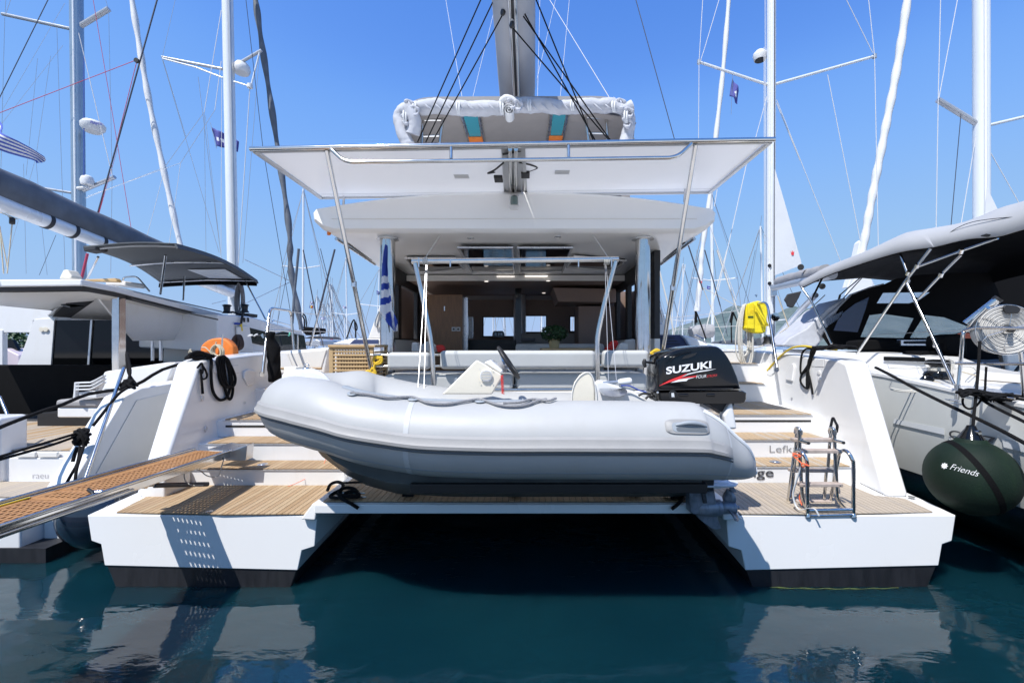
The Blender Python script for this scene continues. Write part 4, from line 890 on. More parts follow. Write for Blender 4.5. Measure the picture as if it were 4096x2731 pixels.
lathe('wheel_boss', [(0, -.045), (.05, -.04), (.055, .0), (.038, .04), (.036, .09), (0, .09)], hub-wa*.13, 'black', wr, axis=wa, n=20)
cl = [G(cF(1932, 352), 3.80)]
cl = []; pA, pB = G(cF(1930, 350), 3.80), G(cF(1938, 480), 3.76)
for i in range(90): 
    t = i/89; cl.append(pA.lerp(pB, t)+Vector((math.cos(i*1.0)*.011, math.sin(i*1.0)*.011, 0)))
tube('kill_cord', cl, .003, 'red', dg, n=6)
txt('console_mark', 'rib', G(cF(1603, 392), 3.824), .022, 'stripe_grey', con, ax=(.72, 0, .69), up=(-.69, 0, .72))
# helmsman's seat end and white moulding
SQ = [(2284, 1612), (2286, 1565), (2297, 1527), (2318, 1499), (2342, 1485), (2358, 1489), (2371, 1512), (2379, 1552), (2380, 1612)]
mk('seat', *vloft([[G(p, 3.82) for p in SQ], [G(p, 4.16) for p in SQ]]), 'cream', dg, bevel=.03, seg=4)
sm_ = tube('seat_piping', [G((p[0]+3, p[1]+4), 3.815) for p in SQ[:]], .004, 'gel_warm', dg, n=6, sm=3)
MQ = [(2376, 1620), (2377, 1524), (2392, 1519), (2425, 1520), (2452, 1534), (2500, 1548), (2530, 1560), (2585, 1596), (2600, 1625)]
mk('fuel_locker', *vloft([[G(p, 3.84) for p in MQ], [G(p, 4.18) for p in MQ]]), 'gel', dg, bevel=.03, seg=4)
c = G(cG(645, 662), 3.80); lathe('filler_plate', [(0, 0), (.115, 0), (.115, .006), (0, .008)], c, 'steel', dg, axis=(0, -.35, 1), n=28)
a = G(cG(585, 612), 3.85); tube('lamp_pole', [a, a+Vector((.17, 0, .01))], .010, 'steel', dg, n=8)
lathe('lamp_pole_head', [(0, 0), (.022, 0), (.03, .03), (.032, .10), (.024, .115), (0, .118)], a+Vector((.13, 0, .0)), 'plastic_white', dg, axis=(1, 0, .1), n=18)
tube('fuel_hose', [G(cG(690, 630), 3.8), G(cG(740, 632), 3.8), G(cG(790, 655), 3.8), G(cG(835, 668), 3.8)], .0055, 'flag_blue', dg, sm=4)
tube('throttle_cable', [G(cG(790, 688), 3.78), G(cG(815, 675), 3.78), G(cG(860, 678), 3.78)], .010, 'black', dg, sm=4)
tube('throttle_cable', [G(cG(830, 705), 3.76), G(cG(850, 690), 3.76), G(cG(880, 700), 3.76)], .010, 'black', dg, sm=4)
# ================================================================== OUTBOARD
ob = thing('outboard_motor', 'black four stroke outboard motor clamped on the dinghy transom', 'outboard motor', (1.55, 3.8, .6))
YE = 3.80
def eng(outline, prof, mat, name, par=ob, Yc=YE, cen=None, ang=40, zdrop=0):
    P = [G(p, Yc) for p in outline]; cc = cen or sum(P, Vector())/len(P)
    rings = [[Vector((cc.x+(p.x-cc.x)*s, Yc+y, cc.z+(p.z-cc.z)*s)) for p in P] for y, s in prof]
    v, f = vloft(rings); return mk(name, v, f, mat, par, ang=ang)
top = catmull([cK(*p) for p in ((2, 1462), (6, 1300), (22, 1140), (60, 1095), (160, 1045), (300, 1012), (450, 998), (600, 997), (655, 1020), (705, 1070), (760, 1155), (800, 1240), (840, 1340), (868, 1440))], 3)
PR = [(-.185, .86), (-.18, .90), (-.165, .945), (-.13, .98), (-.07, 1), (.07, 1), (.13, .98), (.18, .93), (.20, .86)]
cowl = eng(top, PR, 'black_gloss', 'cowl')
eng([cK(*p) for p in ((0, 1462), (868, 1442), (905, 1465), (905, 1525), (890, 1560), (860, 1570), (700, 1575), (300, 1572), (60, 1570), (10, 1535))], [(-.20, .93), (-.185, .97), (-.15, 1.0), (.15, 1.0), (.2, .93)], 'black_gloss', 'lower_cowl')
eng([cG(*p) for p in ((855, 660), (872, 712), (1155, 725), (1185, 745), (1242, 775), (1272, 798), (1305, 712), (1340, 695), (1330, 660))], [(-.13, .95), (-.11, 1), (.11, 1), (.13, .95)], 'black', 'engine_pan')
# carving: side scoop and swage on the cowl, near side
YF_ = YE-.19
def onE(p, d=0): return G(p, YF_-d)
v, f = vprism([onE(p, .004) for p in (cK(336, 1140), cK(360, 1108), cK(420, 1088), cK(492, 1072), cK(470, 1100), cK(400, 1128))], (0, .02, 0)); mk('air_scoop', v, f, 'black', cowl)
tube('cowl_swage', [onE(p, -.0) for p in (cK(210, 1160), cK(250, 1120), cK(330, 1085), cK(430, 1060))], .006, 'black_gloss', cowl, sm=4)
tube('cowl_swage', [onE(p, -.0) for p in (cK(170, 1175), cK(200, 1130), cK(260, 1095), cK(380, 1060))], .005, 'black_gloss', cowl, sm=4)
mk('cowl_seam', *vtube([onE(cK(10, 1463), .004), onE(cK(866, 1444), .004)], .004, 6), 'black', cowl)
t0_, t1_ = onE(cK(168, 1296), .012), onE(cK(640, 1230), .012); ax = (t1_-t0_)
txt('maker_name', 'SUZUKI', t0_, .0555, 'white_print', cowl, ax=ax, up=(0, 0, 1), bold=.03, width=ax.length)
t2, t3 = onE(cK(482, 1342), .012), onE(cK(588, 1330), .012); txt('four_stroke_mark', 'FOUR', t2, .026, 'white_print', cowl, ax=t3-t2, up=(.18, 0, 1), bold=-.004, width=(t3-t2).length)
t2, t3 = onE(cK(592, 1330), .012), onE(cK(698, 1318), .012); txt('four_stroke_mark', 'STROKE', t2, .019, 'red_print', cowl, ax=t3-t2, up=(.18, 0, 1), bold=-.004, width=(t3-t2).length)
for q, mt, dd in (((( 92, 1420), (200, 1360), (388, 1287), (322, 1334), (490, 1310), (478, 1326), (330, 1342), (240, 1370), (150, 1400)), 'red_print', .013),
              (((322, 1332), (400, 1290), (520, 1262), (690, 1241), (600, 1262), (480, 1280), (400, 1300)), 'white_print', .0125),
              (((215, 1386), (300, 1352), (400, 1338), (470, 1330), (400, 1348), (380, 1368), (330, 1371), (280, 1378)), 'white_print', .0122)):
    v, f = vprism([onE(cK(*p), dd-.002) for p in q], (0, .003, 0)); mk('cowl_stripe', v, f, mt, cowl, smooth=False)
c = G(cK(238, 1514), 3.598); lathe('plug_socket', [(0, 0), (.036, 0), (.036, .008), (.028, .010), (.026, .004), (0, .004)], (c.x, 3.603, c.z), 'black', ob, axis=(0, -1, 0), n=24)
v, f = vprism([G(cK(*p), 3.598) for p in ((222, 1492), (250, 1492), (256, 1535), (226, 1535))], (0, .003, 0)); mk('plug_mark', v, f, 'stripe_grey', ob, smooth=False)
c = G(cK(78, 1486), 3.60); lathe('cowl_bolt', [(0, 0), (.009, 0), (.009, .005), (0, .006)], c, 'steel', ob, axis=(0, -1, 0), n=12)
for x0, x1 in ((300, 400), (590, 680)):
    a, d = G(cK(x0, 1500), 3.597), G(cK(x1, 1530), 3.6); box('cowl_latch', (a.x, 3.592, d.z), (d.x, 3.612, a.z), 'black_gloss', ob, bevel=.008, seg=3)
tube('tilt_grip', [G(cG(862, 500), 3.8), G(cG(835, 496), 3.78)], .010, 'black', ob); tube('tilt_grip', [G(cG(826, 478), 3.77), G(cG(822, 500), 3.77), G(cG(828, 526), 3.77)], [.010, .018, .012], 'black', ob, n=10, sm=3)
# leg, gearcase, propeller
eng([cO(*p) for p in ((300, -400), (300, 560), (830, 560), (870, -400))], [(-.10, .9), (-.08, 1), (.08, 1), (.10, .9)], 'black', 'leg_housing')
leg = eng([cO(*p) for p in ((335, 600), (345, 740), (362, 900), (370, 1040), (440, 1090), (930, 1000), (925, 830), (905, 700), (890, 600))], [(-.055, .93), (-.035, 1), (.035, 1), (.055, .93)], 'engine_paint', 'leg')
v, f = vprism([G(cO(*p), YE-.07) for p in ((668, 682), (745, 682), (778, 895), (700, 898))], (0, .03, 0)); mk('water_intake', v, f, 'black', leg)
for k in range(7):
    a, d = G(cO(680+k*4, 712+k*26), YE-.074), G(cO(752+k*4, 712+k*26), YE-.074); tube('intake_bar', [a, d], .0015, 'engine_paint', leg, n=4)
pl2 = [cO(*p) for p in ((400, 575), (640, 510), (800, 420), (830, 410), (1130, 412), (1280, 450), (1365, 505), (1368, 545), (1200, 560), (890, 600), (420, 600))]
rr = []
P = [G(p, YE) for p in pl2]
v, f = vloft([[p+Vector((0, -.02, 0)) for p in P], [p+Vector((0, .02, 0)) for p in P]])
zc_ = G(cO(900, 570), YE-.1).z
mk('ventilation_plate', *vprism([(G(cO(410, 0), YE).x, YE-.03, zc_), (G(cO(640, 0), YE).x, YE-.11, zc_), (G(cO(1250, 0), YE).x, YE-.11, zc_+.006), (G(cO(1370, 0), YE).x, YE-.05, zc_+.01), (G(cO(1370, 0), YE).x, YE+.05, zc_+.01), (G(cO(1250, 0), YE).x, YE+.11, zc_+.006), (G(cO(640, 0), YE).x, YE+.11, zc_), (G(cO(410, 0), YE).x, YE+.03, zc_)], (0, 0, .016)), 'plate_white', ob, bevel=.005)
eng([cO(*p) for p in ((660, 520), (830, 408), (1180, 400), (1290, 450), (1240, 520), (900, 560), (640, 580))], [(-.06, .8), (-.03, 1), (.03, 1), (.06, .8)], 'plate_white', 'leg_shoulder')
eng([cO(*p) for p in ((1225, 565), (1330, 560), (1378, 662), (1305, 665))], [(-.01, 1), (.01, 1)], 'engine_paint', 'trim_tab')
ga, gb = G(cO(395, 985), YE), G(cO(1050, 985), YE); gl = (gb-ga).length
rg = .062*1.15
gear = lathe('gearcase', [(0, 0), (.02, .006), (.045, .03), (rg*.92, .09), (rg, .2), (rg, gl*.7), (rg*.93, gl), (0, gl)], ga, 'engine_paint', ob, axis=gb-ga, n=24)
eng([cO(*p) for p in ((470, 1040), (560, 1180), (700, 1300), (870, 1420), (960, 1438), (1060, 1420), (1010, 1280), (970, 1150), (1000, 1060))], [(-.016, .94), (-.010, 1), (.010, 1), (.016, .94)], 'engine_paint', 'skeg')
pa, pb = gb, G(cO(1310, 985), YE); pr = lathe('propeller', [(0, 0), (.050, 0), (.054, .03), (.050, .12), (.040, .128), (.018, .13), (.018, .155), (.010, .16), (0, .16)], pa, 'engine_paint', ob, axis=pb-pa, n=24)
axd = (pb-pa).normalized()
for k in range(3):
    th = math.radians(98+120*k); e1 = Vector((0, -math.cos(th), math.sin(th))); e2 = axd.cross(e1)
    g = []
    for i in range(9):
        t = i/8; rr_ = .045+.105*t; wv = .055*math.sin(math.pi*(.22+.78*t)**.9)**.6 if t < 1 else .006
        pit = math.radians(58-28*t)
        g.append([pa+axd*.06+e1*rr_+(e2*math.cos(pit)+axd*math.sin(pit))*wv*s_+axd*.02*s_*s_ for s_ in (-1, -.5, 0, .5, 1)])
    v, f = vloft(g, cap=False, closed=False); solid(mk('blade', v, f, 'engine_paint', pr), .005)
# ================================================================== SWIM LADDER
ld = thing('swim_ladder', 'folding stainless boarding ladder with weathered wooden treads standing on the right stern deck', 'ladder', (2.6, 4.0, .62))
Yf, Yr = 3.97, 4.30
def g3(x, y, Y): return G(cN(x, y), Y)
tube('guard_hoop', catmull([g3(421, 1375, Yf), g3(420, 1100, Yf), g3(420, 720, Yf), g3(405, 640, Yf), g3(360, 560, Yf+.03), g3(310, 528, Yf+.08), g3(262, 548, Yf+.14), g3(245, 620, Yf+.18), g3(222, 800, Yf+.22), g3(168, 1215, Yf+.32)], 5), .0155, 'chrome', ld, n=14)
tube('guard_hoop', catmull([g3(1024, 1370, Yf), g3(1024, 1100, Yf), g3(1024, 720, Yf), g3(1005, 640, Yf), g3(960, 560, Yf+.03), g3(905, 525, Yf+.08), g3(855, 545, Yf+.14), g3(830, 620, Yf+.18), g3(795, 800, Yf+.22), g3(715, 1210, Yf+.32)], 5), .0155, 'chrome', ld, n=14)
tube('foot_tube', [g3(440, 1308, Yf), g3(1005, 1296, Yf)], .0145, 'chrome', ld, n=12); tube('foot_tube', [g3(410, 1378, Yf-.01), g3(1040, 1362, Yf-.01)], .0115, 'chrome', ld, n=12)
for x in (424, 1022): lathe('foot', [(0, -.012), (.026, -.012), (.022, .014), (.016, .02), (0, .02)], g3(x, 1374, Yf-.005), 'chrome', ld, n=14)
for xs_ in (((322, 260), (322, 500), (335, 800), (350, 1050), (362, 1160), (400, 1260)), ((772, 255), (780, 500), (795, 800), (805, 1050), (822, 1170), (900, 1270))):
    tube('stile', catmull([g3(x, y, Yf+.1) for x, y in xs_], 4), .0155, 'chrome', ld, n=14)
for xs_ in (((283, 235), (270, 500), (240, 860), (205, 1140)), ((728, 240), (712, 450), (690, 740))): tube('rear_stile', [g3(x, y, Yf+.22) for x, y in xs_], .014, 'chrome', ld, n=12)
tube('rear_stile', [g3(670, 800, Yf+.24), g3(640, 1150, Yf+.3)], .014, 'chrome', ld, n=12)
for x in (283, 728): 
    tube('top_bend', catmull([g3(x-18, 300, Yf+.2), g3(x-12, 240, Yf+.18), g3(x+20, 235, Yf+.12), g3(x+42, 260, Yf+.1), g3(x+42, 310, Yf+.1)], 3), .013, 'chrome', ld, n=10)
    lathe('hinge', [(0, -.02), (.022, -.018), (.022, .018), (0, .02)], g3(x+42, 290, Yf+.1), 'chrome', ld, n=14)
for a, d in (((325, 400), (438, 430)), ((775, 395), (895, 425))):
    p, q = g3(*a, Yf+.1), g3(*d, Yf-.05); sp1 = tube('spacer', [p, q], .0145, 'chrome', ld, n=14); tube('spacer_cap', [q, q+(q-p).normalized()*.004], .0125, 'black', sp1, n=14)
for (x0, y0, x1, y1, Y) in ((225, 385, 760, 380, Yf+.16), (345, 532, 845, 530, Yf+.09), (190, 782, 735, 778, Yf+.24), (300, 968, 858, 965, Yf+.08), (265, 1190, 715, 1175, Yf+.30)):
    a, d = g3(x0, y0, Y), g3(x1, y1, Y); tr = box('ladder_tread', (a.x, Y-.035, a.z-.014), (d.x, Y+.035, a.z+.014), 'rung', ld, bevel=.004)
    for x in (a.x+.03, d.x-.03): lathe('screw', [(0, 0), (.006, 0), (.006, .002), (0, .003)], (x, Y-.036, a.z), 'steel', tr, axis=(0, -1, 0), n=10)
o = tube('lashing_line', [g3(225, 560, Yf+.1), g3(330, 590, Yf+.05), g3(250, 620, Yf+.12), g3(345, 600, Yf), g3(230, 580, Yf+.15), g3(300, 650, Yf+.02), g3(360, 700, Yf-.03), g3(440, 730, Yf-.02), g3(420, 700, Yf+.02), g3(365, 745, Yf-.02), g3(350, 690, Yf-.02), g3(450, 725, Yf-.02)], .005, 'orange_line', n=6, sm=4)
tag(o, 'thin orange cord knotted round the chrome ladder hoop', 'cord')
o = tube('lashing_line', [g3(330, 1070, Yf+.12), g3(318, 1150, Yf+.12), g3(350, 1240, Yf+.1)], .005, 'orange_line', n=6, sm=4); tag(o, 'short end of orange cord hanging low inside the ladder', 'cord')
def strap(pts, wdt, mat, label, cat, par=None, name='strap'):
    P = catmull(pts, 5); v = []; 
    for p in P: v += [p+Vector((-wdt/2, 0, 0)), p+Vector((wdt/2, 0, 0))]
    f = [[2*i, 2*i+1, 2*i+3, 2*i+2] for i in range(len(P)-1)]
    o = solid(mk(name, v, f, mat, par), .003)
    return tag(o, label, cat) if label else o
strap([g3(345, 690, Yf), g3(320, 800, Yf+.02), g3(270, 950, Yf+.04), g3(235, 1100, Yf+.06), g3(270, 1240, Yf+.05), g3(330, 1300, Yf), g3(430, 1280, Yf-.04), g3(520, 1290, Yf-.06), g3(580, 1390, Yf-.07)], .016, 'sail_white', 'white webbing strap trailing from the ladder over the deck edge', 'strap')
# black strop holding the ladder
o = tube('mooring_strop', [g3(705, 270, Yf+.2), g3(730, 200, 4.4), g3(755, 100, 4.6), g3(790, 160, 4.4), g3(812, 210, Yf+.2), g3(800, 290, Yf+.18)], .012, 'rope_black', n=8, sm=4); tag(o, 'short black strop tying the top of the ladder to the bulwark', 'rope')
# ================================================================== GANGWAY
gw = thing('gangway', 'teak grating gangway with chrome side rails leading off the left stern', 'gangway', (-3.15, 3.2, 1.0))
Lf, Rf = Vector((-3.37, 4.66, 1.0)), Vector((-3.04, 4.62, .99)); Ln, Rn = Vector((-3.165, 1.05, 1.155)), Vector((-2.74, 1.05, 1.155))
def gp(u, t, dz=0): return Lf.lerp(Rf, u).lerp(Ln.lerp(Rn, u), t)+Vector((0, 0, dz))
for u in (0, 1):
    s_ = -1 if u == 0 else 1
    v, f = vloft([[gp(u, t, -.035)+Vector((s_*.005, 0, 0)), gp(u, t, -.035)+Vector((s_*.03, 0, 0)), gp(u, t, .028)+Vector((s_*.03, 0, 0)), gp(u, t, .028)+Vector((s_*.005, 0, 0))] for t in (0, .25, .5, .75, 1)]); mk('side_beam', v, f, 'chrome', gw, bevel=.006)
    tube('side_rail', [gp(u, t, .035)+Vector((s_*.034, 0, 0)) for t in (0, .5, 1)], .014, 'chrome', gw, n=12)
    tube('side_rail', [gp(u, t, -.012)+Vector((s_*.045, 0, 0)) for t in (.36, 1)], .013, 'chrome', gw, n=12)
def bar(name, a, b_, wx, h_, mat, par):
    a, b_ = Vector(a), Vector(b_); d = (b_-a).normalized(); s_ = d.cross(Vector((0, 0, 1))).normalized()*wx/2; up = Vector((0, 0, h_))
    v, f = vprism([a-s_, a+s_, b_+s_, b_-s_], up); return mk(name, v, f, mat, par, smooth=False)
secs = ((.0, .405, 0), (.417, .457, .003), (.473, 1.0, 0))
for t0, t1, dz in secs:
    nU = 9; du = 1/nU
    for k in range(nU+1): bar('slat', gp(.03+.94*k/nU, t0, dz), gp(.03+.94*k/nU, t1, dz), .020 if 0 < k < nU else .05, .016, random.choice(['teak_orange', 'teak_orange', 'teak_orange_b']), gw)
    nl = int((t1-t0)*3.6/.055)
    for k in range(nl+1): 
        t = t0+(t1-t0)*k/nl; bar('slat', gp(.02, t, dz-.001), gp(.98, t, dz-.001), .028 if 0 < k < nl else .045, .015, random.choice(['teak_orange', 'teak_orange', 'teak_orange_b']), gw)
for u in (0, 1): tube('trim_line', [gp(u, t, .022)+Vector((0, 0, 0)) for t in (.46, 1)], .006, 'cable_yellow', gw, n=6)
mk('hinge_bracket', *vprism([G(p, 4.62) for p in (cE(1285, 1200), cE(1280, 1160), cE(1410, 1110), cE(1402, 1200))], (0, .12, 0)), 'steel', gw, bevel=.006)
mk('hinge_plate', *vprism([gp(.1, -.03, .0), gp(.95, -.03, .0), gp(1.2, -.1, .02), gp(.3, -.12, .02)], (0, 0, .012)), 'steel', gw, bevel=.004)
rm0, rm1 = G(cE(820, 1342), 3.95), G(cE(1185, 1333), 4.5); 
rmm = tube('hydraulic_ram', [rm0.lerp(rm1, .15), rm1], .022, 'mast_dark', gw, n=14); tube('ram_rod', [rm0, rm0.lerp(rm1, .3)], .011, 'chrome', rmm, n=10)
lathe('ram_joint', [(0, -.025), (.026, -.025), (.026, .025), (0, .025)], rm0, 'chrome', gw, axis=(1, 0, 0), n=16)
for q, Y in ((cE(775, 1335), 3.7), (cE(560, 1382), 3.15)):
    c = G(q, Y); lathe('roller', [(0, -.03), (.02, -.03), (.02, .03), (0, .03)], c, 'chrome', gw, axis=(1, .3, 0), n=16)
c = G(cE(535, 1423), 3.1); tube('towing_ring', [c+Vector((math.cos(a)*.014, 0, math.sin(a)*.018)) for a in [i*.5236 for i in range(12)]], .004, 'steel', gw, n=6, cyc=True)
tube('clamp_band', [G(cE(505, 1365), 3.15), G(cE(530, 1385), 3.12), G(cE(528, 1410), 3.1)], .012, 'black', gw, sm=4)
o = tube('control_line', [G(cE(1280, 1180), 4.5), G(cE(1262, 1240), 4.5), G(cE(1240, 1290), 4.5), G(cE(1180, 1285), 4.45), G(cE(1130, 1250), 4.4), G(cE(1060, 1255), 4.3), G(cE(1055, 1310), 4.3), G(cE(1095, 1340), 4.3), G(cE(1160, 1340), 4.35)], .0055, 'rope_white', n=6, sm=5); tag(o, 'thin pale line looped beneath the gangway hinge', 'rope')
o = tube('tether', [G((1305, 1808), 5.0), G((1298, 1850), 4.95), G((1262, 1890), 4.9), G((1200, 1925), 4.7), G((1152, 1945), 4.6)], .003, 'orange_line', n=5, sm=4); tag(o, 'thin orange string hanging from the dinghy bow to the left deck', 'string')
# ================================================================== ROPES ON THE STERN
cleat = thing('mooring_cleat', 'chrome cleat with black rope on the platform corner beside the left deck', 'cleat', GZ((1365, 1990), .76))
for a, d, nm in ((cF(728, 1205), cF(972, 1210), 'cleat_base'), (cF(735, 1172), cF(968, 1178), 'cleat_horn')):
    p, q = GZ(a, .765 if nm == 'cleat_base' else .80), GZ(d, .765 if nm == 'cleat_base' else .80)
    p.y = q.y = 3.99; tube(nm, [p, p.lerp(q, .2), p.lerp(q, .8), q], [.006, .014, .014, .006], 'chrome', cleat, n=10)
for x in (1355, 1400): 
    c = GZ((x, 1988), .77); tube('cleat_post', [(c.x, 3.99, .757), (c.x, 3.99, .80)], .010, 'chrome', cleat)
gc = lambda x, y, Y: G(cF(x, y), Y)
o = tube('mooring_rope', [gc(715, 1150, 4.3), gc(735, 1110, 4.25), gc(780, 1092, 4.2), gc(820, 1105, 4.1), gc(815, 1140, 4.0), gc(760, 1170, 3.97), gc(735, 1195, 3.93), gc(800, 1200, 3.9), gc(860, 1160, 3.96), gc(920, 1165, 3.98), gc(930, 1195, 3.93), gc(850, 1190, 3.9), gc(790, 1175, 3.94), gc(830, 1135, 4.02), gc(900, 1140, 4.02), gc(925, 1185, 3.95), gc(800, 1190, 3.9), gc(830, 1215, 3.86), gc(875, 1240, 3.84), gc(930, 1275, 3.84)], .0145, 'rope_black', n=10, sm=5); tag(o, 'black mooring rope wound on the chrome cleat at the left end of the platform', 'rope')
o = tube('lashing_rope', [gc(800, 1100, 4.15), gc(900, 1095, 4.1), gc(1040, 1092, 4.0), gc(1200, 1085, 4.0)], .010, 'rope_black', n=8, sm=4); tag(o, 'thin black rope running from the cleat under the dinghy bow', 'rope')
cl2 = thing('mooring_cleat', 'cleat hidden in tangled black rope beside the outboard leg', 'cleat', G(cO(150, 750), 4.0))
tube('cleat_horn', [G(cO(-150, 740), 4.0), G(cO(300, 700), 4.0)], .012, 'chrome', cl2)
pts = [G(cO(-1300, 520), 4.05), G(cO(-600, 600), 4.0), G(cO(0, 700), 3.98)]
rnd = random.Random(5)
for k in range(14): pts.append(G(cO(60+rnd.uniform(-60, 230), 700+rnd.uniform(-110, 110)), 3.98+rnd.uniform(-.05, .03)))
pts += [G(cO(240, 830), 3.86), G(cO(150, 930), 3.84), G(cO(30, 1020), 3.84)]
o = tube('mooring_rope', pts, .015, 'rope_black', n=8, sm=4); tag(o, 'black rope heaped on the right end of the platform behind the propeller', 'rope')
# port bulwark ropes
b = lambda x, y, Y=None: onbul(-1, cR(x, y), .022) if Y is None else G(cR(x, y), Y)
cl3 = thing('mooring_cleat', 'long chrome cleat under the black rope on the left bulwark top', 'cleat', b(450, 520, 5.7))
tube('cleat_horn', [b(228, 478, 5.55), b(420, 450, 5.6), b(700, 440, 5.75)], [.007, .013, .013], 'chrome', cl3, n=10); tube('cleat_post', [b(520, 450, 5.65), b(520, 530, 5.65)], .012, 'chrome', cl3)
P_ = [b(290, 440), b(400, 380), b(560, 400), b(640, 470), b(500, 500), b(330, 480), b(300, 430), b(450, 375), b(600, 420), b(560, 500), b(400, 520), b(350, 450), b(520, 400), b(680, 470), b(715, 590), b(708, 750), b(715, 950), b(740, 1130), b(800, 1250), b(900, 1322), b(1010, 1270), b(1070, 1130), b(1080, 950), b(1050, 700), b(1000, 520), b(900, 470), b(830, 520), b(850, 700), b(880, 900), b(950, 1040), b(1060, 1060), b(1110, 900), b(1080, 700), b(1010, 520), b(940, 470), b(870, 560), b(900, 800), b(940, 950), b(990, 1130), b(1040, 1270), b(1090, 1300), b(1130, 1180), b(1130, 1000), b(1080, 700), b(1000, 500), b(930, 480), b(920, 700), b(960, 900), b(1050, 1060), b(1150, 1040), b(1185, 930), b(1160, 800), b(1080, 620), b(1010, 500), b(960, 600), b(990, 850), b(1010, 980)]
o = tube('mooring_rope', P_, .0165, 'rope_black', n=10, sm=4); tag(o, 'thick black mooring rope hanging in long loops over the left bulwark', 'rope')
def tangle(name, pts, n, ax_, ay_, az_, r, lab, seed):
    rnd = random.Random(seed); C0 = catmull(pts, 6); out = []
    for k in range(n):
        c = C0[min(len(C0)-1, int(abs(((k*.37) % 2)-1)*(len(C0)-1)))]; t = k*2.1
        out.append(c+Vector((ax_*math.cos(t)*rnd.uniform(.5, 1), ay_*rnd.uniform(-1, 1), az_*math.sin(t)*rnd.uniform(.4, 1))))
    return tag(tube(name, out, r, 'rope_black', n=8, sm=5), lab, 'rope')
tangle('rope_heap', [b(300, 455, 5.35), b(420, 430, 5.4), b(560, 440, 5.45), b(700, 480, 5.5)], 34, .07, .05, .035, .015, 'heap of black rope turns on top of the left bulwark', 3)
o = tube('short_rope', [b(440, 690), b(480, 640), b(520, 600), b(540, 640), b(550, 720), b(530, 800), b(500, 720), b(515, 850), b(545, 910), b(610, 890), b(630, 830), b(600, 740), b(545, 650)], .011, 'rope_black', n=8, sm=4); tag(o, 'small knotted loop of black rope at the front corner of the left bulwark', 'rope')
o = tube('short_rope', [b(515, 850), b(530, 1000), b(545, 1200)], [.012, .013, .014], 'rope_black', n=8); tag(o, 'straight black rope end hanging below the knotted loop on the left bulwark', 'rope')
# black garment hung by the gate
v = []; prof = [(1325, 35), (1345, 30), (1360, 22), (1380, 45), (1400, 50), (1425, 52), (1440, 44), (1455, 50), (1480, 48), (1505, 52), (1530, 40)]
cx_ = [1083, 1082, 1084, 1092, 1096, 1095, 1096, 1093, 1098, 1100, 1092]
rings = []
for (y, wv), cx in zip(prof, cx_):
    c = G((cx, y), 6.35); rings.append([c+Vector((math.cos(t)*wv*.5*6.35/F*(1+.25*math.sin(3*t+y*.1)), math.sin(t)*.08, .02*math.sin(5*t+y))) for t in [i*math.pi/9 for i in range(18)]])
v, f = vloft(rings); o = mk('wetsuit', v, f, 'black_cloth', ang=80); ss = o.modifiers.new('s', 'SUBSURF'); ss.levels = ss.render_levels = 1
tag(o, 'black wetsuit hanging from the chrome gate rail on the left', 'wetsuit')
# clothes pegs
for i, (a, d, mt, lb) in enumerate(((cJ(445, 765), cJ(505, 752), 'sail_white', 'white clothes peg at the left end of the line, lying flat'), (cJ(520, 765), cJ(570, 740), 'sail_white', 'white clothes peg slanting upward on the line'), (cJ(612, 748), cJ(640, 790), 'mast_blue', 'pale blue clothes peg on the line beside the gate rail'), (cJ(955, 765), cJ(972, 718), 'leg_mint', 'mint green clothes peg against the black window'))):
    if mt == 'leg_mint' and mt not in M: pm('leg_mint', (.2, .7, .5), .5)
    p, q = G(a, 6.45 if i < 3 else 7.2), G(d, 6.45 if i < 3 else 7.2); o = MB().add(vtube([p, q], .010, 6)).add(vtube([p+Vector((.018, 0, .015)), q], .010, 6)).build('clothes_peg', mt); tag(o, lb, 'clothes peg', 'pegs on the line')
# bulwark starboard ropes
h = lambda x, y, Y=None: onbul(1, cK(x, y), .02) if Y is None else G(cK(x, y), Y)
P_ = [h(1900, 1010), h(1820, 1030), h(1720, 1040), h(1640, 1030), h(1590, 1080), h(1572, 1200), h(1580, 1290), h(1640, 1240), h(1670, 1130), h(1690, 1040), h(1740, 1020), h(1690, 1080), h(1650, 1200), h(1590, 1290), h(1570, 1360), h(1600, 1420), h(1650, 1440), h(1660, 1330), h(1650, 1200), h(1680, 1100), h(1730, 1040), h(1680, 1160), h(1640, 1300), h(1640, 1450), h(1655, 1300), h(1690, 1440), h(1700, 1505)]
o = tube('mooring_rope', P_, .013, 'rope_black', n=8, sm=4); tag(o, 'black rope hanging in loops over the right bulwark', 'rope')
tangle('rope_heap', [h(1740, 1020, 5.5), h(1850, 1020, 5.5), h(1980, 1010, 5.4), h(2080, 1020, 5.35)], 40, .08, .05, .025, .011, 'heap of black rope on top of the right bulwark', 5)
pw = tube('power_cable', [h(1950, 1040), h(1830, 1030), h(1700, 1015), h(1580, 1005), h(1460, 1035), h(1340, 1130), h(1240, 1240), h(1150, 1350), h(1100, 1430), h(1115, 1470), h(1180, 1490)], .014, 'cable_yellow', n=10, sm=5); tag(pw, 'yellow shore power cable looping down the inside of the right bulwark', 'cable')
a, d = h(1150, 1480), h(1245, 1505); lathe('cable_plug', [(0, 0), (.025, 0), (.035, .08), (.04, .2), (0, .2)], a, 'cable_yellow', pw, axis=d-a, n=16)
lathe('inlet_socket', [(0, 0), (.05, 0), (.05, .04), (0, .04)], d, 'steel', pw, axis=d-a, n=16)
v, f = vprism([h(1215, 1240), h(1305, 1270), h(1265, 1312), h(1195, 1290)], (0, .006, 0)); mk('cable_tag', v, f, 'sail_white', pw)
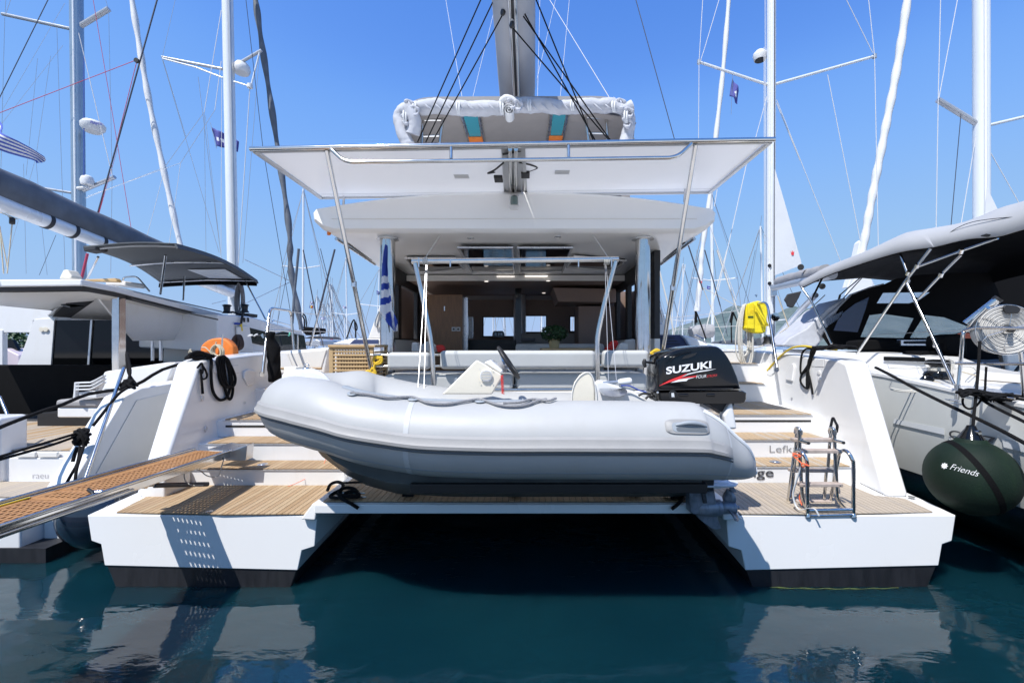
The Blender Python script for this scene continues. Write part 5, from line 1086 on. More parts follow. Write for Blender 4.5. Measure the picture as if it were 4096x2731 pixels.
# yellow sling bag, rope hank
yb = thing('rescue_sling_bag', 'bright yellow rescue sling bag strapped to the chrome gate rail on the right', 'bag', h(1110, 870, 7.1))
yq = [(1012, 600), (1030, 565), (1130, 530), (1215, 545), (1240, 580), (1228, 700), (1215, 850), (1190, 872), (1080, 868), (1000, 820), (1015, 780)]
pc_ = [h(x, y, 7.25) for x, y in yq]; v, f = vloft([[p for p in pc_], [p+Vector((0, .16, 0)) for p in pc_]]); mk('bag', v, f, 'yellow_cloth', yb, bevel=.04, seg=4)
v, f = vprism([h(1022, 560, 7.21), h(1088, 545, 7.21), h(1092, 825, 7.21), h(1020, 820, 7.21)], (0, .03, 0)); flp = mk('bag_flap', v, f, 'yellow_cloth', yb, bevel=.01)
t2, t3 = h(1028, 672, 7.2), h(1082, 672, 7.2); txt('bag_lettering', 'LIFE', t2, .08, 'cable_yellow', flp, width=(t3-t2).length)
v, f = vprism([h(1024, 690, 7.2), h(1080, 690, 7.2), h(1080, 706, 7.2), h(1024, 706, 7.2)], (0, .004, 0)); mk('bag_stripe', v, f, 'leaf_dark', flp)
strap([h(1095, 555, 7.18), h(1140, 640, 7.17), h(1190, 720, 7.17), h(1225, 780, 7.18)], .045, 'yellow_cloth', None, None, par=yb)
coil('rope_hank', h(965, 600, 7.4), .95, .20, 9, .011, 'rope_white', label='hank of white rope hung on the lifeline beside the yellow bag', seed=3)
o = tube('rope_hank_wrap', [h(965+14*math.cos(k), 725+k*1.2, 7.38)+Vector((0, .03*math.sin(k), 0)) for k in range(24)], .010, 'rope_white', n=6); tag(o, 'white rope turns binding the hank beside the yellow bag', 'rope')
o = tube('rope_tail', [h(960, 960, 7.4), h(1000, 1000, 7.3), h(1080, 1020, 7.3), h(1160, 1005, 7.3), h(1195, 995, 7.3)], .010, 'rope_white', n=6, sm=4); tag(o, 'white rope tail lying on the right side deck', 'rope')
for q, lb in ((((475, 640), (470, 780), (480, 660), (490, 760), (478, 640), (540, 800), (585, 930)), 'thin dark line looped on the lifeline left of the hill mast'), (((860, 640), (835, 760), (870, 650), (850, 780), (852, 970)), 'dark line hanging straight from the lifeline'), (((865, 640), (900, 720), (950, 830)), 'dark line slanting from the lifeline to the white rope hank')):
    o = tube('fender_line', [h(x, y, 9) for x, y in q], .014, 'rope_black', n=6, sm=4); tag(o, lb, 'rope')
for q, lb in ((((590, 1015), (610, 1010), (640, 1060), (655, 1200)), 'thick black line knotted over the left lifeline'), (((585, 1030), (620, 1100), (620, 1230)), 'black line hanging beside the dark furled sail'), (((1395, 1090), (1360, 1150), (1280, 1390)), 'dark line stretched down from the left lifeline toward the bow'), (((1395, 1090), (1440, 1180), (1440, 1250), (1415, 1240), (1405, 1120), (1420, 1250), (1425, 1380)), 'dark looped line on the lifeline left of the blue and white flag')):
    o = tube('fender_line', [G(cS(x, y), 9) for x, y in q], .014, 'rope_black', n=6, sm=4); tag(o, lb, 'rope')
for c0, lb in ((cE(1165, 0), ''),): pass
# small deck winch on the right rail
wn = thing('deck_winch', 'small black winch on the right side deck below the yellow bag', 'winch', h(1240, 960, 7.2)); lathe('drum', [(0, 0), (.1, 0), (.07, .06), (.08, .12), (0, .13)], h(1240, 985, 7.2), 'black', wn, n=16); lathe('winch_top', [(0, .12), (.05, .12), (.05, .15), (0, .15)], h(1240, 985, 7.2), 'chrome', wn, n=16)
# ================================================================== LATTICE BOX, YELLOW ROPE, FLAG, PLANT
lb_ = thing('storage_box', 'pale wooden lattice storage box beside the left cockpit pillar', 'storage box', G((1420, 1540), 5.5))
YL = 5.45
def wb(name, p, q, Y0, Y1, mat='wood_light', bev=.003):
    a, d = G(p, Y0), G(q, Y0); return box(name, (a.x, Y0, d.z), (d.x, Y1, a.z), mat, lb_, bevel=bev)
wb('lid', (1311, 1379), (1500, 1389), YL-.02, YL+.5, bev=.005)
wb('frame_board', (1316, 1389), (1332, 1560), YL, YL+.03); wb('frame_board', (1477, 1389), (1493, 1560), YL, YL+.03); wb('frame_board', (1332, 1389), (1477, 1399), YL, YL+.025)
for k in range(11): wb('slat', (1332, 1402+k*15), (1477, 1409.5+k*15), YL+.004, YL+.012)
for k in range(13): wb('upright_slat', (1334+k*11.2, 1399), (1340.5+k*11.2, 1560), YL+.014, YL+.020)
a = G((1493, 1389), YL); d = G((1493, 1560), YL); box('frame_board', (a.x+.002, YL+.03, d.z), (a.x+.018, YL+.5, d.z+.06), 'wood_light', lb_)
for k in range(11): 
    z = G((0, 1405+k*15), YL).z; box('slat', (a.x+.004, YL+.03, z-.022), (a.x+.012, YL+.48, z), 'wood_light', lb_)
box('frame_board', (a.x+.002, YL+.44, d.z+.06), (a.x+.02, YL+.5, a.z), 'wood_light', lb_)
a1_, d1_ = G((1340, 1400), YL+.1), G((1490, 1560), YL+.1); box('contents', (a1_.x, YL+.12, d1_.z), (d1_.x, YL+.42, a1_.z-.05), 'wood_brown', lb_, bevel=.05)
y = lambda x, yy, Y=5.35: G(cF(x, yy), Y)
o = tube('yellow_rope', [y(1060, 235), y(1090, 225), y(1090, 260), y(1050, 270), y(1035, 240), y(1060, 220), y(1085, 245), y(1045, 275), y(1040, 320), y(1050, 335), y(1000, 330), y(960, 370), y(900, 395), y(960, 375), y(1010, 330), y(1030, 300), y(1050, 340), y(1020, 400), y(960, 410), y(940, 380), y(985, 335), y(1020, 345), y(1025, 400), y(980, 415), y(900, 400), y(950, 355), y(1000, 320), y(1020, 380), y(1000, 415), y(930, 400)], .015, 'rope_yellow', n=10, sm=5); tag(o, 'yellow rope knotted and hanging in loops at the lattice box', 'rope')
o = tube('yellow_rope', [G(cK(x, yy), 5.3) for x, yy in ((30, 1060), (70, 1040), (105, 1060), (100, 1080), (40, 1090), (10, 1075), (60, 1055), (100, 1070), (60, 1085), (20, 1110), (10, 1130))], .015, 'rope_yellow', n=10, sm=5); tag(o, 'short coil of yellow rope on the right pillar behind the outboard', 'rope')
fl = thing('greek_flag', 'blue and white striped flag furled down the left chrome pillar', 'flag', G(cB(835, 1100), 5.9))
rows = [(888, 836, 846), (905, 830, 847), (930, 822, 848), (975, 818, 846), (1010, 816, 851), (1050, 815, 854), (1085, 814, 858), (1120, 814, 863), (1158, 813, 870), (1192, 812, 875), (1235, 815, 878), (1262, 830, 892), (1290, 850, 903), (1315, 872, 903), (1340, 893, 902)]
def fn(u, v_):
    k = v_*(len(rows)-1); i = min(int(k), len(rows)-2); t = k-i; r = [lerp(rows[i][j], rows[i+1][j], t) for j in range(3)]
    x = lerp(r[1], r[2], u); return G(cB(x, r[0]+10*(u-.5)*math.sin(v_*6)), 5.9)+Vector((0, .035*math.sin(u*8+v_*5)+.0, 0))
def mi_(u, v_):
    k = v_*(len(rows)-1); i = min(int(k), len(rows)-2); yv = lerp(rows[i][0], rows[i+1][0], k-i)+14*(u-.5)
    if yv < 975: return 0 if u > .35 else 1
    b_ = [975, 1048, 1085, 1118, 1158, 1192, 1238]; n_ = sum(yv >= q for q in b_)
    if n_ <= 6: return 0 if n_ % 2 else 1
    return 0 if (u*1.2+(yv-1238)*.012) % 1 > .4 else 1
solid(clothgrid('cloth', fn, 16, 90, ['flag_blue', 'flag_white'], fl, mi=mi_), .003)
tube('halyard', [G(cB(838, 850), 5.9), G(cB(842, 890), 5.9)], .004, 'wire', fl)
bs = thing('potted_basil', 'round leafy green basil plant in a tan pot on the cockpit table', 'potted plant', G(cI(1405, 975), 7.7))
cpt = G(cI(1405, 978), 7.7); lathe('pot', [(0, 0), (.075, 0), (.10, .18), (.09, .19), (0, .18)], cpt, 'pot', bs, n=24)
mbx = MB(); rnd = random.Random(4); cc = cpt+Vector((0, 0, .28))
for i in range(900):
    d = Vector((rnd.gauss(0, 1), rnd.gauss(0, 1), rnd.gauss(0, 1))).normalized(); rr_ = rnd.uniform(.7, 1)**.6; p = cc+Vector((d.x*.235, d.y*.22, d.z*.145))*rr_*(1+.12*noise.noise(d*4))
    a = Vector((rnd.gauss(0, 1), rnd.gauss(0, 1), rnd.gauss(0, 1))).normalized()*.02; b2 = a.cross(d).normalized()*.014
    mbx.add(([p-a, p-b2, p+a, p+b2], [(0, 1, 2, 3)]))
mbx.build('foliage', 'leaf_dark', bs, smooth=False)
for i in range(5):
    pass
for i, (x0, c_) in enumerate(((945, 0), (970, 0), (990, 0))):
    c = G(cI(x0, 880), 11.4); lathe('glass_jar', [(0, 0), (.07, 0), (.085, .05), (.07, .13), (.03, .16), (0, .16)], c, 'mast_blue', n=14)
    tag(bpy.context.scene.objects[[o_.name for o_ in C.objects if o_.name.startswith('glass_jar')][-1]], ['round glass jar on the left of three under the saloon window', 'middle round glass jar under the saloon window', 'round glass jar on the right of three under the saloon window'][i], 'jar', 'jars under the saloon window')
# items around the orange ring
lr = thing('lifebuoy', 'orange horseshoe lifebuoy in its cover behind the left bulwark', 'lifebuoy', G(cR(850, 450), 7.0))
pp = [G(cR(x, yy), 6.9) for x, yy in catmull([Vector((500, 480, 0)), Vector((492, 290, 0)), Vector((560, 200, 0)), Vector((680, 130, 0)), Vector((830, 100, 0)), Vector((960, 120, 0)), Vector((1080, 210, 0)), Vector((1140, 320, 0)), Vector((1155, 480, 0))], 4) for yy in [yy]] if False else [G(cR(p.x, p.y), 6.9) for p in catmull([Vector((500, 500, 0)), Vector((492, 300, 0)), Vector((560, 200, 0)), Vector((680, 130, 0)), Vector((830, 104, 0)), Vector((960, 120, 0)), Vector((1080, 210, 0)), Vector((1140, 320, 0)), Vector((1155, 500, 0))], 4)]
v, f = vloft([pp, [p+Vector((0, .14, 0)) for p in pp]]); mk('cover', v, f, 'orange', lr, bevel=.03, seg=4)
tube('grab_line', [G(cR(x, yy), 6.86) for x, yy in ((530, 290), (600, 295), (680, 370), (720, 430))], .009, 'rope_cream', lr, sm=4)
tube('grab_line', [G(cR(x, yy), 6.86) for x, yy in ((810, 180), (790, 280), (770, 350), (745, 400))], .009, 'rope_cream', lr, sm=4)
coil('rope_hank', G(cR(880, 250), 6.8), .18, .18, 8, .010, 'rope_cream', label='cream rope hank tied over the orange lifebuoy', seed=8)
o = tube('stanchion_post', [G(cR(935, 45), 6.78), G(cR(915, 440), 6.78)], .012, 'chrome', n=10); tag(o, 'thin chrome post with a clamp in front of the orange lifebuoy', 'post')
coil('rope_hank', G(cR(1285, 60), 7.6)-Vector((0, 0, 0)), .24, .13, 9, .012, 'rope_brown', label='brown rope hank hung on the grey cabin side of the left catamaran', seed=12)
tie_ = tube('rope_stub', [G(cR(270, 520), 5.9), G(cR(280, 380), 5.9), G(cR(320, 330), 5.9), G(cR(290, 350), 5.9), G(cR(360, 400), 5.9)], .009, 'rope_cream', n=6, sm=3); tag(tie_, 'short cream cord standing knotted behind the black rope heap', 'cord')
# navy fender between the two catamarans
nf = thing('ball_fender', 'shiny navy ball fender squeezed between the two catamarans under the gangway', 'fender', (-4.26, 4.55, .42))
lathe('ball', [(.001+.33*math.sin(t*math.pi/18), .33*-math.cos(t*math.pi/18)) for t in range(19)], (-4.26, 4.55, .42), 'navy_fender', nf, n=32)
lathe('fender_eye', [(0, 0), (.04, 0), (.03, .06), (0, .07)], (-4.26, 4.55, .74), 'black', nf, n=12)
from mathutils.geometry import tessellate_polygon
def holed(name, outer, holes, Y, mat, parent, t=.02):
    pl = [[Vector((p[0], p[1], 0)) for p in outer]]+[[Vector((p[0], p[1], 0)) for p in h] for h in holes]
    tri = tessellate_polygon(pl); flat = [p for q in pl for p in q]
    return solid(mk(name, [G((p.x, p.y), Y) for p in flat], [list(q) for q in tri], mat, parent, smooth=False), t)
def wire(par, a, b_, Ya, Yb, r=.006, mat='wire', name='stay', n=5):
    return tube(name, [G(a, Ya), G(b_, Yb)], r, mat, par, n=n)
# ================================================================== LEFT CATAMARAN
lc = thing('catamaran', 'white catamaran on the left with open cockpit, dark bimini and slate sail cover', 'catamaran', (-8, 9, 0))
v, f = vprism([(-4.90, 4.60, .60), (-4.90, 5.27, 1.50), (-4.90, 5.50, 1.575), (-4.90, 7, 1.64), (-4.90, 14, 1.75), (-4.90, 14, -.2), (-4.90, 4.62, -.2)], (.25, 0, 0)); mk('hull_side', v, f, 'gel', lc, bevel=.02)
v, f = vprism([(-4.648, 4.9, .70), (-4.648, 5.42, 1.44), (-4.648, 6.2, 1.50), (-4.648, 12, 1.62), (-4.648, 12, .3), (-4.648, 4.9, .3)], (.008, 0, 0)); mk('side_panel', v, f, 'gel_warm', lc, bevel=.004)
box('hull_body', (-7.3, 4.4, -.2), (-4.9, 14, .60), 'gel', lc, bevel=.02); box('hull_body', (-12, 5.2, .2), (-7.3, 14, .85), 'gel', lc)
box('boot_stripe', (-7.32, 4.38, -.2), (-4.63, 14, .14), 'boot', lc)
planks([(-6.9, 4.45), (-4.93, 4.45), (-4.93, 4.94), (-6.9, 4.94)], .605, lc, ['teak_grey', 'teak_grey_b'], wd=.07)
box('riser', (-7.6, 4.97, .60), (-4.93, 5.05, .865), 'gel', lc, bevel=.01); box('locker_step', (-7.6, 5.0, .865), (-4.93, 6.9, .925), 'gel', lc, bevel=.01)
for x in (cP(182, 0), cP(428, 0)):
    a = G((x[0], 1823), 4.96); box('drawer_front', (a.x, 4.955, .872), (a.x+.21, 4.985, .93), 'gel_warm', lc, bevel=.008)
a = G((136, 1914), 4.96); txt('port_lettering', 'raeu', (a.x-.02, 4.966, a.z), .075, 'stripe_dark', lc, bold=-.018, width=.17)
planks([(-7.6, 5.02), (-4.93, 5.02), (-4.93, 6.9), (-7.6, 6.9)], .928, lc, ['teak_grey', 'teak_grey_b', 'teak_a'], wd=.085)
box('stern_block', (-8.4, 4.9, .6), (G((98, 0), 5.15).x, 5.2, G((0, 1656), 5.15).z), 'gel', lc, bevel=.04, seg=3)
tube('stern_rail', [G(cP(0, 240), 5.3), G(cP(85, 440), 5.2)], .016, 'chrome', lc, n=10)
box('cockpit_back_shade', (-13, 7.6, .9), (-5.3, 7.75, 1.76), 'canvas_black', lc, bevel=.03)  # coaming and seat backs, coloured black to stand for the shade inside
box('cockpit_sole', (-13, 6.9, .9), (-5.0, 10.2, .94), 'canvas_dark', lc)
box('seat_plinth', (G((180, 0), 6.6).x, 6.5, .93), (G((420, 0), 6.6).x, 7.4, 1.12), 'black', lc)  # black colour stands for the shade under the seat
a, d = G((228, 1630), 6.0), G((372, 1670), 6.0); box('seat', (a.x, 6.0, d.z), (d.x+.1, 6.9, a.z), 'gel', lc, bevel=.02)
a, d = G((225, 1598), 6.0), G((372, 1630), 6.0); box('seat_pad', (a.x, 5.98, d.z+.002), (d.x+.08, 6.8, a.z), 'canvas_grey', lc, bevel=.04, seg=3)
v, f = vprism([G(cE(*p), 6.3) for p in ((590, 692), (950, 640), (1000, 640), (950, 770), (790, 790), (600, 800), (520, 940), (555, 800))], (0, .3, 0)); mk('coaming', v, f, 'gel', lc, bevel=.03)
for i in range(3):       # stacked plastic armchairs
    ch = thing('plastic_chair', ['top one of the stacked white plastic armchairs in the left cockpit', 'middle one of the stacked white plastic armchairs in the left cockpit', 'bottom one of the stacked white plastic armchairs in the left cockpit'][i], 'chair', G(cP(980, 260-10*i), 6.1), 'stacked plastic chairs')
    dy = i*38
    q = [cP(x, y_+dy) for x, y_ in ((832, 80), (1000, 75), (1060, 50), (1150, 0), (1150, 14), (1065, 66), (1005, 92), (846, 96))]
    v, f = vprism([G(p, 5.9) for p in q], (0, .06, 0)); mk('armrest', v, f, 'plastic_white', ch, bevel=.006)
    q = [cP(x, y_) for x, y_ in ((832, 80+dy), (848, 80+dy), (842-i*4, 258), (818-i*2, 258))]
    v, f = vprism([G(p, 5.9+.01*i) for p in q], (0, .05, 0)); mk('leg', v, f, 'plastic_white', ch, bevel=.004)
    q = [cP(x, y_) for x, y_ in ((1075, 70+dy), (1150, 10+dy), (1100, 200), (1060, 210))]
    v, f = vprism([G(p, 5.97+.01*i) for p in q], (0, .05, 0)); mk('backrest', v, f, 'plastic_white', ch, bevel=.01)
    q = [cP(x, y_) for x, y_ in ((880, 190+dy*.5), (1080, 195+dy*.5), (1080, 215+dy*.5), (880, 212+dy*.5))]
    v, f = vprism([G(p, 5.93) for p in q], (0, .35, 0)); mk('seat', v, f, 'plastic_white', ch, bevel=.006)
# cabin bulkhead of the left catamaran
YB2 = 9.6
def pB(name, q, Y, th, mat, bev=.01, par=lc):
    v, f = vprism([G(p, Y) for p in q], (0, th, 0)); return mk(name, v, f, mat, par, bevel=bev)
pB('bulkhead', [cE(195, 395), cE(330, 385), cE(310, 400), cE(290, 660), cE(95, 660), cE(120, 600)], YB2, .1, 'gel')
pB('bulkhead', [cE(-600, 300), cE(700, 300), cE(700, 400), cE(300, 400), cE(190, 400), cE(180, 470), cE(-600, 470)], YB2+.02, .1, 'gel')
pB('window_post', [cE(-10, 455), cE(15, 455), cE(15, 660), cE(-10, 660)], YB2, .1, 'gel')
gd = pB('glass_door', [cE(312, 400), cE(1000, 395), cE(1000, 680), cE(292, 665)], YB2+.03, .03, 'glass_dark', 0)
pB('door_frame', [cE(515, 397), cE(527, 397), cE(508, 663), cE(496, 663)], YB2, .03, 'alu', .004)
pB('door_frame', [cE(650, 397), cE(660, 397), cE(660, 663), cE(650, 663)], YB2, .03, 'black', .004)
for x in (238, 262): c = G(cE(x, 452), YB2-.02); lathe('gauge', [(0, 0), (.045, 0), (.05, .01), (0, .012)], c, 'cream', lc, axis=(0, -1, 0), n=14)
# roof
T = [G((-500, 1112), 6.1), G((0, 1117), 6.1), G((325, 1116), 6.1), G((447, 1142), 6.5), G((893, 1256), 9.4), G((893, 1256), 9.4)+Vector((-4.2, .6, .1)), G((-500, 1118), 6.1)+Vector((-1, 4, 0))]
B_ = [p+Vector((0, 0, -dz)) for p, dz in zip(T, (.10, .10, .09, .085, .12, .12, .1))]
v, f = vloft([T, B_]); mk('roof', v, f, 'gel', lc, bevel=.02)
v, f = vloft([[p+Vector((0, .03, -.002)) for p in B_], [p+Vector((-.06, .05, -.045)) for p in B_]]); mk('roof_trim', v, f, 'canvas_dark', lc)
C_ = [p+Vector((-.12, .2, -.05)) for p in B_]; cz = [(.07) for p in C_]
v, f = vloft([[p for p in C_], [p+Vector((-.1, .3, -.05)) for p in C_]]); mk('ceiling', v, f, 'gel_warm', lc, bevel=.02)
a = G(cE(150, 268), 7.4); 
for x in (225, 430): c = G(cE(x, 285 if x > 300 else 272), 7.6); lathe('spotlight', [(0, 0), (.05, 0), (.05, -.01), (0, -.012)], c, 'steel', lc, n=14)
v, f = vprism([G(cE(345, 316), 7.7), G(cE(420, 312), 7.9), G(cE(500, 318), 7.8), G(cE(400, 328), 7.6)], (0, 0, .04)); mk('roof_hatch', v, f, 'glass_dark', lc, bevel=.01)
v, f = vprism([G(cE(545, 258), 6.8), G(cE(690, 262), 6.9), G(cE(1240, 402), 9.3), G(cE(1237, 505), 9.3), G(cE(765, 518), 7.6), G(cE(690, 425), 7.1)], (-.05, .02, 0)); mk('roof_side', v, f, 'gel', lc, bevel=.02)
a, d = G(cE(644, 262), 6.75), G(cE(686, 680), 6.75); box('pillar', (a.x, 6.72, .95), (d.x, 6.86, a.z), 'chrome', lc, bevel=.02)
for q in ((cE(865, 520), cE(866, 630)), (cE(912, 515), cE(912, 630))): 
    a, d = G(q[0], 8.0), G(q[1], 8.0); box('post', (a.x-.015, 8, d.z), (a.x+.015, 8.04, a.z), 'alu', lc)
pB('cabin_side', [cE(935, 515), cE(1245, 500), cE(1250, 640), cE(930, 640)], 8.9, .3, 'gel_warm')
tube('round_window', [G(cE(1015, 518), 8.86), G(cE(1045, 532), 8.85), G(cE(1090, 532), 8.85), G(cE(1130, 515), 8.85)], .012, 'dark_print', lc, sm=4)
# coachroof further forward, with its black windows
def gj(x, y_, X=-5.6): return GX(cJ(x, y_), X)
v, f = vprism([gj(66, 645), gj(70, 492), gj(450, 515), gj(1130, 705), gj(1190, 955), gj(60, 975)], (-1.6, .2, .1)); mk('coachroof', v, f, 'gel', lc, bevel=.03)
v, f = vprism([gj(445, 655, -5.59), gj(660, 710, -5.59), gj(655, 885, -5.59), gj(478, 850, -5.59)], (.006, 0, 0)); mk('window', v, f, 'glass_dark', lc)
v, f = vprism([gj(765, 745, -5.59), gj(880, 708, -5.59), gj(1150, 760, -5.59), gj(1180, 945, -5.59), gj(850, 945, -5.59)], (.006, 0, 0)); mk('window', v, f, 'glass_dark', lc)
v, f = vprism([GX(cJ(290, 650), -5.58), GX(cJ(440, 640), -5.58), GX(cJ(495, 970), -5.58), GX(cJ(300, 975), -5.58)], (.04, 0, 0)); mk('window_surround', v, f, 'gel_warm', lc, bevel=.01)
for x, y_ in ((182, 480), (405, 470)):
    wq = lathe('winch', [(0, 0), (.085, 0), (.055, .05), (.06, .13), (.085, .15), (.05, .17), (0, .17)], gj(x, y_, -5.75), 'black', lc, n=18)
v, f = vprism([gj(460, 480, -5.75), gj(570, 495, -5.75), gj(565, 535, -5.75), gj(450, 510, -5.75)], (-.2, 0, 0)); mk('rope_clutch', v, f, 'black', lc, bevel=.01)
tube('winch_handle', [gj(385, 470, -5.56), gj(358, 610, -5.56)], .022, 'black', lc); tube('handle_grip', [gj(282, 608, -5.56), gj(340, 612, -5.56)], .020, 'flag_blue', lc); tube('handle_grip', [gj(355, 612, -5.55), gj(366, 700, -5.55)], .024, 'cable_yellow', lc)
for x in (397, 447): tube('deck_eye', [gj(x, 535, -5.57), gj(x+3, 590, -5.57)], .018, 'black', lc)
tube('sheet_rope', [gj(190, 470, -5.7), gj(260, 465, -5.7), gj(330, 490, -5.7), gj(370, 495, -5.7)], .018, 'rope_black', lc, sm=3)
tube('deck_rail', corner([gj(750, 585, -5.6), gj(765, 568, -5.6), gj(980, 632, -5.6)], .05), .014, 'chrome', lc)
tube('roof_rail', corner([G(cE(700, 195), 8), G(cE(702, 155), 8), G(cE(780, 150), 8), G(cE(852, 235), 8)], .08), .015, 'chrome', lc, n=10)
pB('roof_box', [cE(600, 180), cE(700, 175), cE(715, 182), cE(717, 205), cE(600, 200)], 7.6, .4, 'gel', .02)
pB('roof_rail_base', [cE(450, 168), cE(655, 160), cE(668, 176), cE(660, 182), cE(450, 176)], 7.4, .1, 'wood_light', .01)
pB('canvas_cover', [cE(335, 165), cE(360, 112), cE(385, 112), cE(410, 150), cE(405, 165)], 8, .2, 'cream', .02)
tube('roof_groove', [G(cE(645, 208), 6.9), G(cE(900, 270), 8.0), G(cE(1265, 352), 9.35)], .012, 'canvas_grey', lc)
pB('side_trim', [cE(640, 238), cE(780, 285), cE(1000, 340), cE(1240, 392), cE(1240, 400), cE(1000, 348), cE(780, 296), cE(640, 250)], 6.8, .02, 'black', 0)
# bimini
c = [G((337, 990), 6.6), G((705, 976), 6.6), G((1030, 1122), 10), G((523, 1063), 9.2)]
c[3] = G((640, 1128), 10.2)
def bim(u, v_):
    p = c[0].lerp(c[1], u).lerp(c[3].lerp(c[2], u), v_); return p+Vector((0, 0, .10*math.sin(math.pi*v_)+.04*math.sin(math.pi*u)))
solid(clothgrid('bimini', bim, 12, 12, 'canvas_slate', lc), .02)
tube('bimini_tube', [bim(u, .02)-Vector((0, 0, .03)) for u in (0, .25, .5, .75, 1)], .018, 'bimini_grey', lc); tube('bimini_tube', [bim(u, .98)-Vector((0, 0, .03)) for u in (0, .5, 1)], .016, 'steel', lc)
tube('bimini_tube', [bim(u, .5)-Vector((0, 0, .05)) for u in (0, .25, .5, .75, 1)], .016, 'steel', lc)
v, f = vprism([bim(.45, .72)-Vector((0, 0, .025)), bim(.85, .70)-Vector((0, 0, .025)), bim(.88, .93)-Vector((0, 0, .025)), bim(.55, .93)-Vector((0, 0, .025))], (0, 0, -.006)); mk('bimini_window', v, f, 'stripe_grey', lc)
v, f = vloft([[bim(u, .99), bim(u, .99)+Vector((0, -.03, -.12)), bim(u, .99)+Vector((0, 0, -.13)), bim(u, .99)+Vector((0, .03, 0))] for u in [k/8 for k in range(9)]]); mk('bimini_valance', v, f, 'canvas_black', lc, ang=60)
v, f = vloft([[bim(1, t), bim(1, t)+Vector((.03, 0, -.06)), bim(1, t)+Vector((.0, 0, -.07)), bim(1, t)+Vector((-.03, 0, 0))] for t in [k/8 for k in range(9)]]); mk('bimini_valance', v, f, 'canvas_slate', lc, ang=60)
for i in range(10): lathe('snap', [(0, 0), (.02, 0), (.02, -.01), (0, -.01)], bim(.08+.09*i, .95)-Vector((0, 0, .015)), 'chrome', lc, n=8)
v, f = vprism([G(cA(470, 1400), 6.6), G(cA(550, 1395), 6.6), G(cA(545, 1425), 6.6), G(cA(475, 1435), 6.6)], (0, .2, 0)); mk('bimini_end', v, f, 'canvas_dark', lc, bevel=.02)
for q, Ya, Yb in (((cE(945, 30), cE(915, 250)), 7, 7.6), ((cE(560, 40), cE(490, 180)), 7, 8), ((cE(1052, 150), cE(1045, 285)), 9.2, 9), ((cE(1385, 150), cE(1515, 395)), 10, 9.6)): tube('bimini_pole', [G(q[0], Ya), G(q[1], Yb)], .017, 'chrome', lc, n=10)
# mast, boom and sail cover
tube('mast', [G((905, -250), 12.2), G((936, 1260), 12.2)], .135, 'mast_white', lc, n=20)
tube('mast_track', [G((912, -250), 12.06), G((944, 1240), 12.06)], .03, 'mast_grey', lc, n=8)
bA, bB = G((925, 1172), 12.0), G((0, 812), 6.8); bC = bA+(bB-bA)*1.35
bmL = tube('boom', [bA, bC], .118, 'mast_white', lc, n=20)
L_ = []
for i in range(17):
    t = i/16; p = bA.lerp(bC, t)+Vector((0, 0, .27)); h_ = (.10+.10*min(1, t*5))*(1+.06*math.sin(i*1.9)); wv = .15+.02*math.sin(i*2.3)
    L_.append([p+Vector((math.cos(k*math.pi/8)*wv, 0, math.sin(k*math.pi/8)*h_*1.25)) for k in range(16)])
v, f = vloft(L_); mk('sail_cover', v, f, 'sail_dark', lc, ang=75)
for x, y_ in ((182, 1232), (325, 1290), (487, 1360)):
    t = min(range(1000), key=lambda k: abs((lambda w_: 2048+F*w_.x/-w_.z)(RM.transposed() @ (bA.lerp(bC, k/1000)-CAM))-x*.7016))/1000; p = bA.lerp(bC, t); dd = (bC-bA).normalized()
    lathe('boom_strap', [(0, -.03), (.128, -.03), (.128, .03), (0, .03)], p, 'canvas_dark', lc, axis=dd, n=20)
bk = G(cA(70, 1260), 6.9); lathe('boom_block', [(0, -.03), (.05, -.03), (.06, 0), (.05, .03), (0, .03)], bk, 'black', lc, axis=(.6, .8, 0), n=14); tube('block_shackle', [bk, G(cA(45, 1228), 6.9)], .012, 'steel', lc)
for q in (((0, 1290), (22, 1560)), ((0, 1300), (45, 1530)), ((70, 1280), (42, 1560)), ((0, 1210), (100, 1250))): wire(lc, cA(*q[0]), cA(*q[1]), 6.9, 6.9, .008, 'rope_cream', 'sheet')
coil('rope_hank', gj(375, 130, -6.3), .75, .16, 12, .012, 'rope_grey', label='grey rope hank hanging from the boom end at the white mast', seed=21)
sp_l = [((1268, 395), (926, 328)), ((1318, 388), (1492, 288))]
for a_, b_ in sp_l: tube('spreader', [G(cA(*a_), 12.2), G(cA(*b_), 12.2)], .038, 'mast_grey', lc, n=10)
for a_, b_ in (((926, 335), (1115, 385)), ((1115, 385), (1270, 445)), ((1330, 465), (1430, 495)), ((1430, 495), (1480, 300))): tube('radar_guard', [G(cA(*a_), 12.1), G(cA(*b_), 12.1)], .02, 'mast_white', lc, n=8)
rd = G(cA(1378, 395), 12.3); lathe('radar', [(0, -.13), (.17, -.12), (.215, -.04), (.20, .08), (.14, .16), (0, .18)], rd, 'plastic_white', lc, n=24); 
lathe('mast_lamp', [(0, -.05), (.07, -.05), (.07, .05), (0, .06)], G(cA(1425, 492), 12.1), 'plastic_white', lc, n=12)
